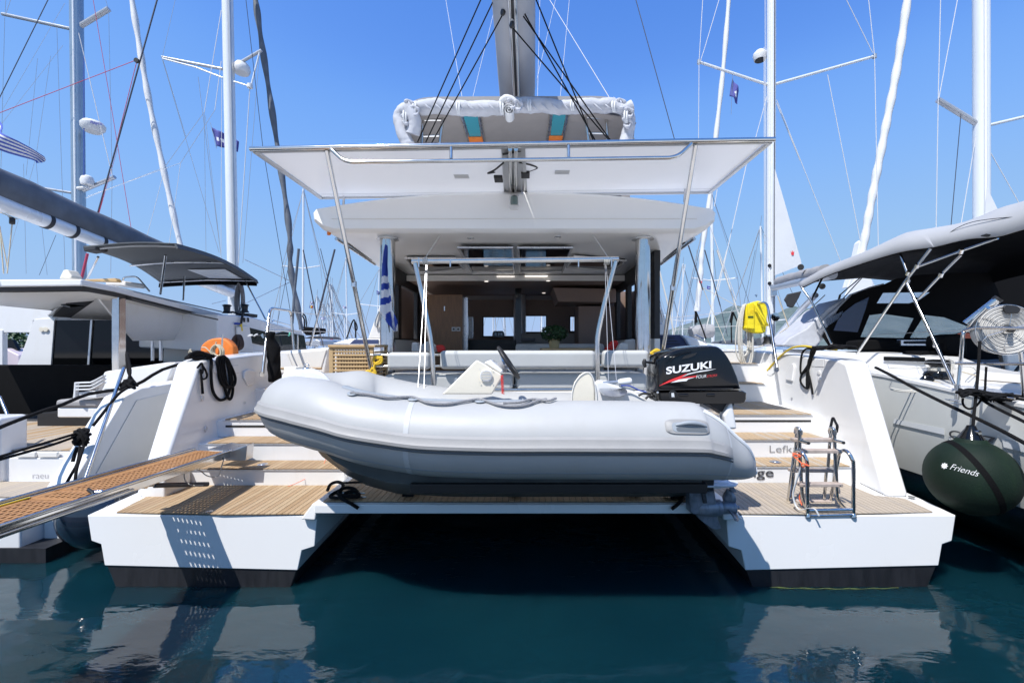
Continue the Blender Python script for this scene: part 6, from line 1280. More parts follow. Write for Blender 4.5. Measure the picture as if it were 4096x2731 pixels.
for a_, b_, r, mt in (((1262, 60), (1165, 640), .008, 'wire_white'), ((1262, 350), (1225, 630), .008, 'wire_white'), ((1165, 640), (935, 960), .006, 'wire'), ((1225, 630), (1030, 930), .006, 'wire'), ((1165, 640), (1175, 1440), .005, 'wire'), ((1130, 440), (1262, 1470), .006, 'wire'), ((1170, 660), (1265, 1500), .005, 'wire'), ((926, 340), (1250, 1440), .006, 'wire'), ((1425, 505), (1360, 1500), .010, 'wire_white'), ((1478, 320), (1385, 1500), .006, 'wire'), ((1000, 0), (926, 325), .005, 'wire'), ((1265, 450), (1260, 1470), .006, 'wire_white'), ((1290, 30), (1345, 1480), .006, 'wire_white'), ((930, 345), (1060, 780), .006, 'wire')):
    wire(lc, cA(*a_), cA(*b_), 12.1, 12.1, r, mt)
wire(lc, cA(1400, -20), cA(1500, 850), 9, 9.5, .006, 'wire_dark'); wire(lc, cA(1500, 850), cS(395, 940), 9.5, 10.5, .006, 'wire_dark')
fj = [G((1006, -120), 13), G((1045, 200), 13), G((1068, 360), 13), G(cB(400, 1330), 13)]
v, f = vtube(catmull(fj, 12), .082, 12); fj_ = []
P_ = catmull([G((1006, -120), 13), G((1042, 140), 13), G((1100, 520), 13), G((1155, 900), 13), G(cB(345, 1020), 13), G(cB(400, 1330), 13)], 14)
mk('furled_jib', *vtube(P_, [.075+.018*math.sin(i*.8) for i in range(len(P_))], 12), 'sail_dark', lc, ang=70)
tube('jib_sheet', [G(cS(530, -20), 12.5), G(cS(495, 350), 12.6), G(cS(455, 740), 12.7), G(cS(430, 1150), 12.7)], .035, 'sail_dark', lc)
for a_ in ((cA(1395, 1480), cS(380, 480)), (cJ(300, 410), cS(400, 500)), (cJ(0, 360), cJ(170, 318))): wire(lc, a_[0], a_[1], 11.5, 13, .010, 'wire')
for a_, b_, r in ((cS(600, 0), cS(820, 1120), .014), (cS(1095, -10), cS(850, 950), .022), (cS(850, 950), cS(700, 1500), .018), (cS(820, 1120), cS(915, 1500), .012)): wire(lc, a_, b_, 11, 11, r, 'wire_dark' if r > .012 and a_[1] < 1240 else 'steel')
wire(lc, cS(870, -20), cS(985, 450), 11, 11, .008, 'wire_dark'); wire(lc, cS(985, 450), cS(1110, 1400), 11, 11, .008, 'wire_dark'); wire(lc, cS(370, 250), cS(195, 1150), 12, 12, .006, 'wire_dark')
# chrome pole, ropes, knots on the left catamaran's quarter
o = tube('boarding_pole', [G((496, 1472), 5.3), G((342, 1915), 4.4)], .019, 'chrome', n=14); tag(o, 'long chrome pole leaning across the left catamaran quarter', 'pole')
o = tube('mooring_line', [G(cR(420, 540), 5.45), G((650, 1478), 5.4), G((530, 1545), 5.25), G(cP(1000, 210), 5.1), G(cP(700, 330), 4.85), G(cP(480, 400), 4.7), G(cP(60, 560), 4.4), G(cP(-250, 700), 4.1)], .0185, 'rope_black', n=10, sm=3); tag(o, 'taut thick black mooring line from the left bulwark past the stacked chairs', 'rope')
P_ = [G(cP(1400+60*math.cos(k*2.1)+k*4, 100+45*math.sin(k*1.7)), 5.15+.03*math.sin(k)) for k in range(16)]
o = tube('rope_knot', P_, .017, 'rope_black', n=8, sm=4); tag(o, 'black rope knot on the left catamaran deck edge beside the chrome pole top', 'rope')
o = tube('spring_line', [G(cP(1440, 60), 5.2), G(cP(1460, -60), 5.3), G(cP(1420, -260), 5.5), G(cP(1440, -30), 5.3), G(cP(1540, 120), 5.2)], .014, 'rope_black', n=8, sm=4); tag(o, 'thin black line standing up from the knot by the chrome pole', 'rope')
o = tube('spring_line', [G(cP(1430, 140), 5.1), G(cP(1330, 210), 5.05), G(cP(1230, 330), 4.95), G(cP(1120, 470), 4.85), G(cP(1040, 570), 4.8)], .015, 'rope_black', n=8, sm=4); tag(o, 'black line running down the left catamaran quarter behind the chrome pole', 'rope')
P_ = [G(cP(930+80*math.cos(k*2.3)-k*2, 660+80*math.sin(k*1.9)+k*3), 4.78+.04*math.sin(k*1.3)) for k in range(22)]
o = tube('rope_knot', P_, .018, 'rope_black', n=8, sm=4); tag(o, 'large tangle of black rope half way down the left catamaran quarter', 'rope')
for (pts, lb) in ((((850, 655), (600, 730), (300, 820), (0, 912), (-300, 1000)), 'upper of two parallel black mooring lines at the left frame side'), (((840, 690), (600, 775), (300, 860), (0, 945), (-300, 1040)), 'lower of two parallel black mooring lines at the left frame side')):
    o = tube('mooring_line', [G(cP(x, y_), Yv) for (x, y_), Yv in zip(pts, (4.75, 4.5, 4.25, 3.95, 3.7))], .013, 'rope_black', n=8, sm=3); tag(o, lb, 'rope')
o = tube('rope_tail', [G(cP(870, 800), 4.7), G(cP(840, 880), 4.68), G(cP(815, 970), 4.66)], .016, 'rope_black', n=8); tag(o, 'cut end of black rope hanging from the large tangle', 'rope')
o = tube('rope_tail', [G(cP(900, 800), 4.7), G(cP(870, 980), 4.6), G(cP(800, 1110), 4.55), G(cP(740, 1220), 4.5)], .013, 'rope_black', n=8, sm=3); tag(o, 'black rope falling from the tangle toward the gangway, outer one', 'rope')
o = tube('rope_tail', [G(cP(940, 790), 4.7), G(cP(890, 950), 4.6), G(cP(860, 1050), 4.55), G(cP(840, 1190), 4.5)], .013, 'rope_black', n=8, sm=3); tag(o, 'black rope falling straight to the gangway edge, inner one', 'rope')
# ================================================================== LEFT OUTER YACHT (mast, radar)
ly = thing('sailing_yacht', 'yacht at the far left of which the blue grey mast with two spreader pairs shows', 'yacht', (-14.5, 14, 0))
tube('mast', [G((303, -250), 14), G((320, 1200), 14)], .165, 'mast_blue', ly, n=20); tube('mast_track', [G((281, -250), 13.9), G((297, 1200), 13.9)], .035, 'mast_dark', ly, n=8); tube('mast_edge', [G((290, -250), 13.85), G((306, 1200), 13.85)], .03, 'mast_white', ly, n=8)
v, f = vloft([[(-16.5, 9, 1.1), (-16, 9, .0), (-13, 9, 0), (-12.5, 9, 1.1)], [(-16.8, 14, 1.2), (-16, 14, 0), (-13, 14, 0), (-12.2, 14, 1.2)], [(-14.6, 21, 1.5), (-14.5, 20, 0), (-14.4, 20, 0), (-14.3, 21, 1.5)]]); mk('hull', v, f, 'gel', ly)
for a_, b_, r in (((15, 82), (402, 166), .05), ((430, 168), (622, 52), .075), ((165, 1060), (410, 1100), .04), ((440, 1100), (655, 1010), .06)): tube('spreader', [G(cA(*a_), 14), G(cA(*b_), 14)], r, 'mast_grey', ly, n=10)
c = G((372, 508), 13.7); rdm = lathe('radar', [(0, -.17), (.20, -.16), (.29, -.05), (.30, .06), (.24, .14), (0, .17)], c, 'plastic_white', ly, axis=(0, .05, 1), n=28)
t_ = G(cA(515, 703), 13.38); txt('radar_lettering', 'Raym', t_, .085, 'flag_purple', rdm, ax=(1, .05, -.16), up=(.16, 0, 1), bold=.03, width=.34)
c = G((349, 722), 13.8); lathe('satellite_dome', [(0, -.14), (.15, -.13), (.17, 0), (.14, .1), (.06, .15), (0, .155)], c, 'plastic_white', ly, n=20)
tube('bracket', [G(cA(440, 1075), 13.9), G(cA(500, 1068), 13.8)], .05, 'plastic_white', ly)
for a_, b_, r, mt in (((280, -10), (-10, 575), .012, 'wire_dark'), ((900, -10), (552, 1238), .022, 'wire_dark'), ((782, 345), (560, 1238), .009, 'line_red'), ((-10, 648), (775, 345), .009, 'line_red'), ((530, -10), (640, 640), .007, 'line_red'), ((640, 640), (752, 1325), .007, 'line_red'),
                  ((600, -10), (620, 60), .006, 'wire'), ((620, 60), (640, 1000), .006, 'wire'), ((640, 1000), (632, 1560), .006, 'wire'), ((28, 100), (5, 1000), .006, 'wire'), ((65, -10), (35, 80), .006, 'wire'), ((35, -10), (30, 80), .006, 'wire'), ((325, 160), (372, 1560), .006, 'wire'), ((450, 190), (640, 1000), .010, 'wire_white'),
                  ((215, 335), (150, 1000), .005, 'wire'), ((290, 320), (205, 900), .005, 'wire'), ((370, 20), (20, 620), .004, 'wire'), ((360, 260), (0, 720), .004, 'wire'), ((205, 900), (230, 1200), .005, 'wire'), ((135, 935), (150, 1560), .005, 'wire'), ((205, 900), (20, 1560), .004, 'wire'), ((320, 1340), (225, 1568), .006, 'wire_dark'), ((240, 1300), (270, 1568), .005, 'wire'), ((490, 1130), (925, 960), .006, 'wire'), ((500, 1120), (1030, 930), .006, 'wire'), ((1030, 930), (965, 1390), .006, 'wire_white'), ((930, 1000), (838, 1350), .006, 'wire_white'), ((480, 320), (480, 1000), .012, 'flag_blue'), ((670, 850), (560, 1238), .004, 'line_red')):
    wire(ly, cA(*a_), cA(*b_), 13.5, 13.5, r, mt)
c = G(cA(780, 347), 13.3); lathe('block', [(0, -.03), (.07, -.03), (.07, .03), (0, .03)], c, 'black', ly, axis=(0, 1, 0), n=12)
P_ = catmull([G(cA(728, -160), 14), G(cA(790, 230), 14), G(cA(855, 600), 14), G(cA(940, 1000), 14), G(cA(1035, 1430), 14)], 16)
o = mk('furled_headsail', *vtube(P_, [.078+.012*math.sin(i*.7) for i in range(len(P_))], 12), 'sail_white', ly, ang=70)
for k in range(12): pass
tube('backstay_pole', [G(cE(500, 20), 12), G(cE(466, 160), 12)], .03, 'line_red', ly)
# flags at the left
def flag(name, lab, pole, pts, Y, mats, mi, par=None, nu=10, nv=9):
    fl_ = thing(name, lab, 'flag', G(pts[0], Y))
    a, b2, c2, d2 = [G(p, Y) for p in pts]
    def fn(u, v_): return a.lerp(b2, u).lerp(d2.lerp(c2, u), v_)+Vector((0, .10*math.sin(u*7+v_*2), .02*math.sin(u*9)))*((b2-a).length/.8)
    o = clothgrid('cloth', fn, nu, nv, mats, fl_, mi=mi); solid(o, .004)
    if pole: tube('halyard', [G(pole[0], Y), G(pole[1], Y)], .006, 'wire', fl_, n=4)
    return fl_
flag('greek_flag', 'white and blue striped flag flying at the upper left frame side', None, (cA(-150, 609), cA(212, 882), cA(182, 925), cA(-150, 779)), 8, ['flag_purple', 'flag_white'], lambda u, v_: int(v_*9+.01) % 2)
C.objects['greek_flag.001'].children[0].data.materials[0] = M['flag_mid_blue']
flag('burgee', 'navy burgee with white lettering behind the white mast', (cA(1200, 700), cA(1235, 850)), (cA(1206, 727), cA(1275, 760), cA(1280, 842), cA(1230, 835)), 12.6, ['flag_purple', 'flag_white'], lambda u, v_: 1 if (.42 < v_ < .6 and .15 < u < .85 and int(u*10) % 3) else 0)
flag('burgee', 'small dark flag just right of the white mast', None, (cA(1340, 790), cA(1362, 808), cA(1355, 868), cA(1345, 862)), 12.6, ['flag_purple'], None)
flag('burgee', 'dark blue flag with white marks hanging from the right mast spreader', (cC(1216, 385), cC(1208, 600)), (cC(1216, 405), cC(1250, 475), cC(1242, 545), cC(1203, 500)), 12, ['flag_purple', 'flag_white'], lambda u, v_: 1 if abs(u-.55)+abs(v_-.55) < .22 else 0)
flag('romanian_flag', 'tiny blue yellow and red flag among the far masts on the left', (cJ(1235, 295), cJ(1215, 410)), (cJ(1218, 378), cJ(1260, 385), cJ(1255, 420), cJ(1214, 414)), 20, ['flag_blue', 'cable_yellow', 'red'], lambda u, v_: min(2, int(u*3)))
flag('pennant', 'small violet pennant above the tricolour among the far masts', None, (cJ(1228, 330), cJ(1260, 338), cJ(1258, 372), cJ(1222, 368)), 20, ['flag_purple', 'flag_white'], lambda u, v_: int(u*5+v_*3) % 2)
flag('pennant', 'tiny striped flag low among the far masts left of the lattice box', None, (cJ(1352, 530), cJ(1418, 535), cJ(1415, 560), cJ(1358, 555)), 26, ['flag_purple', 'flag_white'], lambda u, v_: int(v_*7) % 2)
flag('pennant', 'tiny red flag just above the lattice box left corner', None, (cJ(1478, 785), cJ(1505, 780), cJ(1512, 830), cJ(1482, 832)), 20, ['red', 'flag_white'], lambda u, v_: 1 if .4 < u < .6 else 0)
flag('pennant', 'small grey pennant on the far mast beside the panel pole', None, (cS(1218, 868), cS(1275, 890), cS(1275, 922), cS(1222, 915)), 24, ['flag_purple', 'flag_white'], lambda u, v_: int(u*4+v_*4) % 2)
flag('pennant', 'small dark pennant next to the left pillar', None, (cS(1750, 632), cS(1802, 660), cS(1802, 705), cS(1745, 700)), 24, ['flag_purple', 'mast_blue'], lambda u, v_: int(v_*4) % 2)
flag('pennant', 'tiny dark flag on a far mast left of the hill', None, (cK(597, 373), cK(635, 383), cK(633, 410), cK(597, 411)), 24, ['flag_purple', 'flag_white'], lambda u, v_: 1 if .4 < v_ < .6 and u > .3 else 0)
flag('pennant', 'tiny blue triangular flag near the right mast', None, (cK(1118, 452), cK(1122, 470), cK(1112, 496), cK(1092, 472)), 24, ['mast_blue'], None)
# ================================================================== THE YACHT ON THE RIGHT
ry = thing('sailing_yacht', 'grey hulled sailing yacht moored on the right under a big grey bimini', 'yacht', (6.4, 8, 0))
rings = []; lows = []
for Y, zg, xo in ((2.6, 1.44, 0), (3.6, 1.50, 0), (4.2, 1.545, 0), (5, 1.63, 0), (5.6, 1.69, .0), (7, 1.76, .0), (10, 1.85, .0), (13, 1.95, .35), (16, 2.05, 1.3), (18.5, 2.15, 2.0)):
    a = 4.40+xo; mx = 12.8-a
    sec = [(a, zg), (a, 1.3), (a+.015, 1.0), (a+.09, .62)]; low = [(a+.09, .618), (a+.26, .32), (a+.55, .08), (a+.9, -.1)]
    rings.append([Vector((x, Y, z)) for x, z in sec]+[Vector((12.8-x, Y, z)) for x, z in sec[::-1]])
    lows.append([Vector((x, Y, z)) for x, z in low]+[Vector((12.8-x, Y, z)) for x, z in low[::-1]])
v, f = vloft(rings); mk('hull', v, f, 'hull_grey', ry, ang=50); v, f = vloft(lows); mk('lower_hull', v, f, 'hull_low_reflect', ry, ang=50)
v, f = vloft([[r[0]+Vector((-.012, 0, .002)), r[0]+Vector((-.012, 0, .05)), r[0]+Vector((.09, 0, .06)), r[0]+Vector((.10, 0, .002))] for r in rings]); mk('toe_rail', v, f, 'gel', ry, bevel=.01)
v, f = vloft([[r[0]+Vector((.10, 0, .012)), r[0]+Vector((.10, 0, .02)), r[-1]+Vector((-.1, 0, .06)), r[-1]+Vector((-.1, 0, .02))] for r in rings]); mk('deck', v, f, 'gel', ry)
planks([(4.46, 3.0), (4.72, 3.0), (4.72, 4.75), (4.46, 4.75)], 1.61, ry, ['teak_grey', 'teak_grey_b'], wd=.045)
v, f = vloft([[Vector((4.98, Y, 1.60)), Vector((5.06, Y, z)), Vector((5.35, Y, z+.01)), Vector((5.35, Y, 1.6))] for Y, z in ((3.2, 1.74), (5.0, 1.80), (5.35, 1.86), (5.6, 1.94), (6.6, 1.98), (9, 2.0))]); mk('coaming', v, f, 'gel', ry, bevel=.02)
v, f = vprism([GX(cQ(x, y_), 5.03) for x, y_ in ((-60, 520), (412, 530), (418, 585), (-60, 565))], (-.02, 0, 0)); mk('coaming_window', v, f, 'glass_dark', ry)
box('side_seat', (5.0, 2.8, 1.60), (5.5, 5.2, 1.70), 'gel', ry, bevel=.02); planks([(5.02, 2.9), (5.48, 2.9), (5.48, 5.15), (5.02, 5.15)], 1.702, ry, ['teak_grey', 'teak_grey_b'], wd=.045)
box('cockpit', (5.6, 3.0, 1.0), (7.6, 8.0, 1.5), 'canvas_black', ry)
for q in (((50, 1258), (640, 1372), (645, 1446), (38, 1308)), ((1330, 1496), (1700, 1570), (1700, 1680), (1345, 1590))):
    v, f = vprism([GX(cQ(*p), 4.396) for p in q], (-.003, 0, 0)); mk('hull_stripe', v, f, 'stripe_grey', ry, smooth=False)
for s_, q in (('C', ((695, 1478), (838, 1482))), ('7', ((1100, 1545), (1250, 1545)))):
    a, d = GX(cQ(*q[0]), 4.385), GX(cQ(*q[1]), 4.385); hh = GX(cQ(q[0][0], q[0][1]-100), 4.385).z-a.z
    txt('hull_mark', s_, a, hh, 'dark_print', ry, ax=(0, -1, 0), bold=.012, width=(d-a).length)
a = GX(cQ(692, 1520), 4.385); txt('hull_mark', 'ST', a, .035, 'white_print', ry, ax=(0, -1, 0), width=.12)
# winch
wv = G(cQ(565, 800), 5.45); wn = lathe('winch', [(0, 0), (.135, 0), (.14, .02), (.14, .075), (.125, .10), (.085, .115), (.082, .17), (.095, .20), (.12, .21), (.12, .235), (.09, .245), (.05, .25), (0, .25)], wv, 'black_gloss', ry, n=32)
for k in range(4): tube('sheet_turn', [wv+Vector((math.cos(t)*.097, math.sin(t)*.097, .118+k*.012)) for t in [i*math.pi/10 for i in range(20)]], .006, 'rope_white', wn, n=6, cyc=True)
for k in range(6): lathe('winch_rib', [(.088, 0), (.125, 0), (.125, .004), (.088, .004)], wv+Vector((0, 0, .185+k*.009)), 'black', wn, n=24)
def tq(name, pts, Y, r, mat, par=ry, n=8, sm=3, cr=cQ): return tube(name, [G(cr(*p[:2]), p[2] if len(p) > 2 else Y) for p in pts], r, mat, par, n=n, sm=sm)
tq('sheet_rope', [(0, 655), (250, 660), (470, 640)], 5.4, .006, 'rope_white'); tq('sheet_rope', [(690, 545), (730, 600), (725, 760), (735, 920), (800, 950)], 5.2, .009, 'rope_white')
tq('sheet_rope', [(690, 545), (760, 590), (750, 660), (850, 640), (980, 650), (1100, 760), (1330, 780), (1250, 790), (1000, 790)], 5.1, .008, 'rope_white')
tq('sheet_rope', [(850, 700), (1000, 740), (1130, 770), (1320, 790)], 5.1, .007, 'rope_cream'); tq('sheet_rope', [(1020, 800), (1000, 870), (960, 930)], 4.9, .007, 'rope_white')
tq('sheet_rope', [(0, 895), (200, 925), (330, 900), (420, 860)], 5.2, .009, 'rope_white'); tq('sheet_rope', [(520, 815), (600, 840), (680, 920), (760, 960)], 5.1, .008, 'rope_cream')
tq('sheet_rope', [(0, 905), (150, 935), (450, 935), (700, 910)], 5.15, .008, 'rope_white')
c = G(cQ(435, 815), 5.15); bkk = lathe('turning_block', [(0, -.03), (.055, -.03), (.066, -.02), (.066, .02), (.055, .03), (0, .03)], c, 'black_gloss', ry, axis=(.3, 1, .1), n=24); lathe('sheave', [(0, .03), (.012, .03), (.012, .035), (0, .036)], c, 'chrome', bkk, axis=(-.3, -1, -.1), n=10)
tube('block_spring', [G(cQ(500+14*math.cos(k*1.2)+k*1.2, 860+k*2.2), 5.15)+Vector((0, .02*math.sin(k*1.2), 0)) for k in range(34)], .003, 'chrome', ry, n=5)
lathe('block_base', [(0, 0), (.05, 0), (.045, .012), (0, .014)], G(cQ(550, 942), 5.1), 'chrome', ry, n=18)
# pushpit and bimini frame
tq('pushpit', [(1160, -60, 4.2), (1000, 95, 4.4), (905, 205, 4.5), (865, 250, 4.5), (850, 400, 4.52), (835, 590, 4.55), (805, 860, 4.55), (795, 1025, 4.55)], 4.5, .0165, 'chrome', n=12, sm=4)
tq('pushpit', [(1545, 470), (1560, 600), (1590, 1010)], 4.1, .0165, 'chrome', n=12, sm=0); tq('pushpit', [(775, 600, 4.55), (1000, 604, 4.4), (1700, 608, 3.9)], 4.5, .0135, 'chrome', n=10, sm=0)
tq('pushpit', [(870, 215, 4.5), (1010, 180, 4.4), (1700, 190, 4.0)], 4.5, .0135, 'chrome', n=10, sm=0)
for q in (((-250, 262, 8), (850, 212, 4.5)), ((-350, 560, 8), (0, 570, 6.2), (780, 600, 4.55))): tq('lifeline', q, 5, .0035, 'wire', n=5, sm=0)
for a_ in ((645, 1025), (715, 1070)): 
    c = G(cQ(*a_), 4.5); d = G(cQ(a_[0]+180, a_[1]+20), 4.3); tube('fairlead', [c, c.lerp(d, .5), d], [.003, .010, .003], 'steel', ry, n=8)
c = G(cQ(798, 878), 4.55); lathe('clamp', [(0, -.022), (.026, -.022), (.026, .022), (0, .022)], c, 'steel', ry, n=14)
def fx(pts, r=.0165, name='bimini_tube'): return tube(name, [GX(cM(*p[:2]), p[2] if len(p) > 2 else 4.9) for p in pts], r, 'chrome', ry, n=12)
fx([(235, 1135), (600, 590), (780, 357)], .017); fx([(552, 390, 4.98), (612, 545, 4.94)], .0155); fx([(605, 615, 4.86), (820, 1070, 4.82), (952, 1362, 4.72)], .0175)
fx([(690, 490), (1000, 378), (1275, 282, 4.95)], .014); fx([(1002, 405, 4.93), (855, 552, 4.9), (690, 728, 4.86)], .0145)
fx([(0, 955, 5.2), (50, 1055, 5.2)], .014); tube('bimini_tube', [G(cH(405, 195), 8.1), G(cH(455, 265), 7.9), G(cH(562, 490), 7.6)], .017, 'chrome', ry, n=12); tube('bimini_tube', [G(cH(512, 150), 8.1), G(cH(455, 265), 7.9)], .017, 'chrome', ry, n=12)
for q in ((678, 487), (1003, 378), (610, 600), (855, 552), (670, 738), (815, 1068), (612, 540)):
    c = GX(cM(*q), 4.88); lathe('tube_joint', [(0, -.026), (.024, -.026), (.024, .026), (0, .026)], c, 'chrome', ry, axis=(.2, .6, -.8), n=14)
edge = [(3203, 1152), (3300, 1105), (3420, 1062), (3592, 1010), (3723, 990), (3745, 986), (3869, 957), (3989, 946), (4096, 917), (4260, 880), (4500, 840)]
ridge = [(3206, 1128), (3300, 1072), (3462, 1006), (3598, 943), (3647, 927), (3745, 911), (3858, 889), (4005, 832), (4096, 805), (4250, 740), (4500, 640)]
Ec = catmull([GX(p, 4.9) for p in edge], 5); Rc_ = catmull([GX(p, 5.25) for p in ridge], 5)
rings = []
for e_, r_ in zip(Ec, Rc_):
    mid = (e_+r_)/2+Vector((-.06, 0, .03)); cr = r_+Vector((1.3, .2, .12)); o2 = r_+Vector((2.7, .2, 0)); o3 = e_+Vector((3.2, .2, 0))
    rings.append([e_, mid, r_, cr, o2, o3])
v, f = vloft(rings, cap=False, closed=False); solid(mk('bimini', v, f, 'bimini_grey', ry, ang=70), .01)
v, f = vloft([[p+Vector((.012 if i < 3 else 0, 0, -.014)) for i, p in enumerate(r)] for r in rings], cap=False, closed=False); solid(mk('bimini_lining', v, f, 'canvas_black', ry, ang=70), .006)
tube('bimini_seam', catmull([GX(cM(*p), 4.99) for p in ((812, 345), (870, 285), (960, 215), (1080, 165), (1250, 138), (1468, 122))], 5), .004, 'canvas_dark', ry, n=5)
tube('bimini_seam', catmull([GX(cM(*p), 4.95) for p in ((1240, 245), (1330, 205), (1468, 180))], 5), .003, 'canvas_dark', ry, n=5)
pB('bimini_strap', [cM(1165, 258), cM(1190, 248), cM(1240, 255), cM(1230, 268), (3960, 946), cM(1170, 265)], GX(cM(1200, 260), 4.88).y, .03, 'black', .004, ry)
# dark cockpit tent with clear windows
YT = 7.9
outer = [cM(*p) for p in ((-20, 1005), (110, 790), (200, 700), (330, 650), (430, 625), (520, 582), (700, 552), (1000, 536), (1700, 540), (2100, 900), (2100, 1235), (240, 1150), (240, 1100), (30, 1080))]
W = [[(378, 762), (425, 685), (775, 680), (700, 735), (618, 762)], [(258, 1010), (325, 850), (420, 838), (655, 872), (580, 1018)], [(622, 1016), (730, 848), (880, 865), (1060, 935), (1000, 975), (860, 1018)], [(860, 1022), (1000, 978), (1140, 985), (1140, 1020)]]
tent = holed('cockpit_tent', outer, [[cM(*p) for p in q] for q in W[:3]], YT, 'canvas_black', ry)
for q in W[:3]: pB('tent_window', [cM(*p) for p in q], YT-.004, .004, 'vinyl_clear' if 'vinyl_clear' in M else 'vinyl', 0, ry)
pB('tent_window', [cM(*p) for p in ((62, 962), (110, 850), (220, 765), (325, 715), (300, 800), (240, 975), (150, 968))], YT-.03, .012, 'navy_vinyl', 0, ry)
pB('tent_window', [cM(*p) for p in ((-40, 960), (20, 870), (130, 820), (120, 860), (0, 945))], YT-.03, .012, 'vinyl', 0, ry)
pB('orange_panel', [cM(*p) for p in W[3]], YT-.05, .012, 'orange_line', 0, ry)
v, f = vloft([[G(cM(*p), YT+.02) for p in ((-60, 960), (0, 868), (95, 785), (185, 695), (330, 640), (430, 615))], [G(cM(*p), YT+.02) for p in ((-30, 1000), (30, 890), (115, 800), (205, 712), (340, 662), (430, 628))]], cap=False, closed=False); solid(mk('tent_skin', v, f, 'canvas_light', ry), .02)
v, f = vprism([G(p, YT+.05) for p in (cH(300, 500), cH(340, 460), cH(430, 410), cH(545, 300), cH(640, 245), cH(560, 420), cH(480, 505))], (.3, 1.2, 0)); mk('sprayhood', v, f, 'canvas_light', ry, bevel=.03)
for q, Y in (([(250, 1040), (330, 1030), (520, 1035), (560, 1060), (560, 1105), (250, 1105)], 6.9), ([(700, 1140), (720, 1115), (980, 1110), (1000, 1165), (700, 1150)], 6.0), ([(880, 1060), (890, 1000), (1010, 985), (1050, 1040), (1060, 1150), (900, 1120)], 5.9)): pB('seat_back', [cM(*p) for p in q], Y, .3, 'canvas_black', .03, ry)
pB('cabin_top', [cM(560, 1030), cM(880, 1030), cM(880, 1075), cM(560, 1075)], 7.6, .1, 'steel', .01, ry); pB('cabin_edge', [cM(590, 1040), cM(860, 1035), cM(860, 1062), cM(590, 1060)], 7.58, .02, 'canvas_dark', .01, ry)
pB('helm_chair', [cM(1340, 1130), cM(1468, 1130), cM(1800, 1250), cM(1800, 1330), cM(1360, 1310)], 5.6, .1, 'gel_warm', .02, ry)
for q in (((1290, 1140), (1330, 1310)), ((1440, 1220), (1360, 1320))): tube('folding_leg', [G(cM(*q[0]), 5.3), G(cM(*q[1]), 5.3)], .018, 'black', ry)
# rod holder, life ring drum
rh = tube('rod_holder', [G(cM(1040, 912), 4.6), G(cM(1265, 738), 4.45)], .036, 'chrome', ry, n=20); tube('holder_cap', [G(cM(1255, 745), 4.46), G(cM(1285, 722), 4.44)], .040, 'black', rh, n=20)
for q in ((1095, 930), (1120, 940), (1085, 950)): lathe('holder_clamp', [(0, -.03), (.03, -.03), (.03, .03), (0, .03)], G(cM(*q), 4.5), 'chrome', ry, axis=(q[0] % 3-1, .5, .5), n=12)
rl = thing('rope_reel', 'round white mooring tape reel in a wire cage on the right pushpit', 'reel', G(cQ(1345, 200), 4.35))
rc = G(cQ(1350, 205), 4.35); ax_ = Vector((-.30, -1, 0)).normalized()
prof = [(0, 0)]
for k in range(12): prof += [(.045+k*.0155, .03+.006*(k % 2)), (.052+k*.0155, .037+.004*(k % 2)), (.058+k*.0155, .028)]
lathe('reel_disc', prof+[(.232, .02), (.236, 0), (.232, -.07), (0, -.07)], rc, 'reel_tape', rl, axis=ax_, n=48)
lathe('reel_hub', [(0, .03), (.045, .03), (.045, .05), (.032, .075), (.012, .10), (0, .10)], rc, 'chrome', rl, axis=ax_, n=24); lathe('reel_knob', [(0, .08), (.03, .08), (.022, .12), (0, .125)], rc, 'black_gloss', rl, axis=ax_, n=18)
u_ = Vector((1, -.3, 0)).normalized(); w_ = Vector((0, 0, 1))
for k in range(6):
    t = math.radians(20+60*k); d = u_*math.cos(t)+w_*math.sin(t); d2 = u_*math.cos(t+.22)+w_*math.sin(t+.22)
    tube('cage_wire', [rc+ax_*.055+d*.045, rc+ax_*.05+d*.15, rc+ax_*.05+d*.17, rc+ax_*.03+d2*.235, rc-ax_*.05+d2*.24], .0035, 'chrome', rl, n=6)
tube('cage_ring', [rc+ax_*.03+(u_*math.cos(t)+w_*math.sin(t))*.238 for t in [i*math.pi/20 for i in range(40)]], .005, 'chrome', rl, n=8, cyc=True)
v, f = vprism([rc+ax_*.05+u_*x+w_*z for x, z in ((-.05, .21), (-.03, .235), (.06, .225), (.09, .19), (.07, .15), (-.03, .155))], ax_*.02); mk('reel_plate', v, f, 'black', rl, bevel=.01)
# ropes on the right yacht's quarter
def rp_(name, pts, r, lab, Y=4.4, mat='rope_black', sm=4): o = tq(name, pts, Y, r, mat, par=None, n=10, sm=sm); return tag(o, lab, 'rope')
rp_('fender_rope', [(1062, 340, 4.35), (1050, 560, 4.32), (1040, 700, 4.3), (1015, 1000, 4.22), (998, 1150, 4.15), (985, 1290, 4.1), (980, 1400, 4.08)], .0125, 'black rope holding up the green ball fender', sm=2)
rp_('hanging_rope', [(1138, 640), (1130, 780), (1118, 930), (1070, 1040), (1010, 1110), (940, 1138), (880, 1110), (858, 1060), (862, 1010)], .0095, 'thin black rope hanging in a loop beside the fender rope', 4.25)
rp_('mooring_line', [(-170, 650, 5.35), (0, 735, 5.1), (300, 900, 4.75), (640, 1070, 4.45), (985, 1232, 4.18), (1300, 1385, 4.0), (1586, 1540, 3.75), (2100, 1830, 3.2)], .0165, 'long thick black mooring line slanting from the right bulwark across the grey hull')
rp_('mooring_line', [(1050, 1000, 4.3), (1150, 1070, 4.2), (1300, 1150, 4.05), (1586, 1290, 3.8), (2100, 1560, 3.3)], .014, 'black mooring line running from the rope heap to the right frame side')
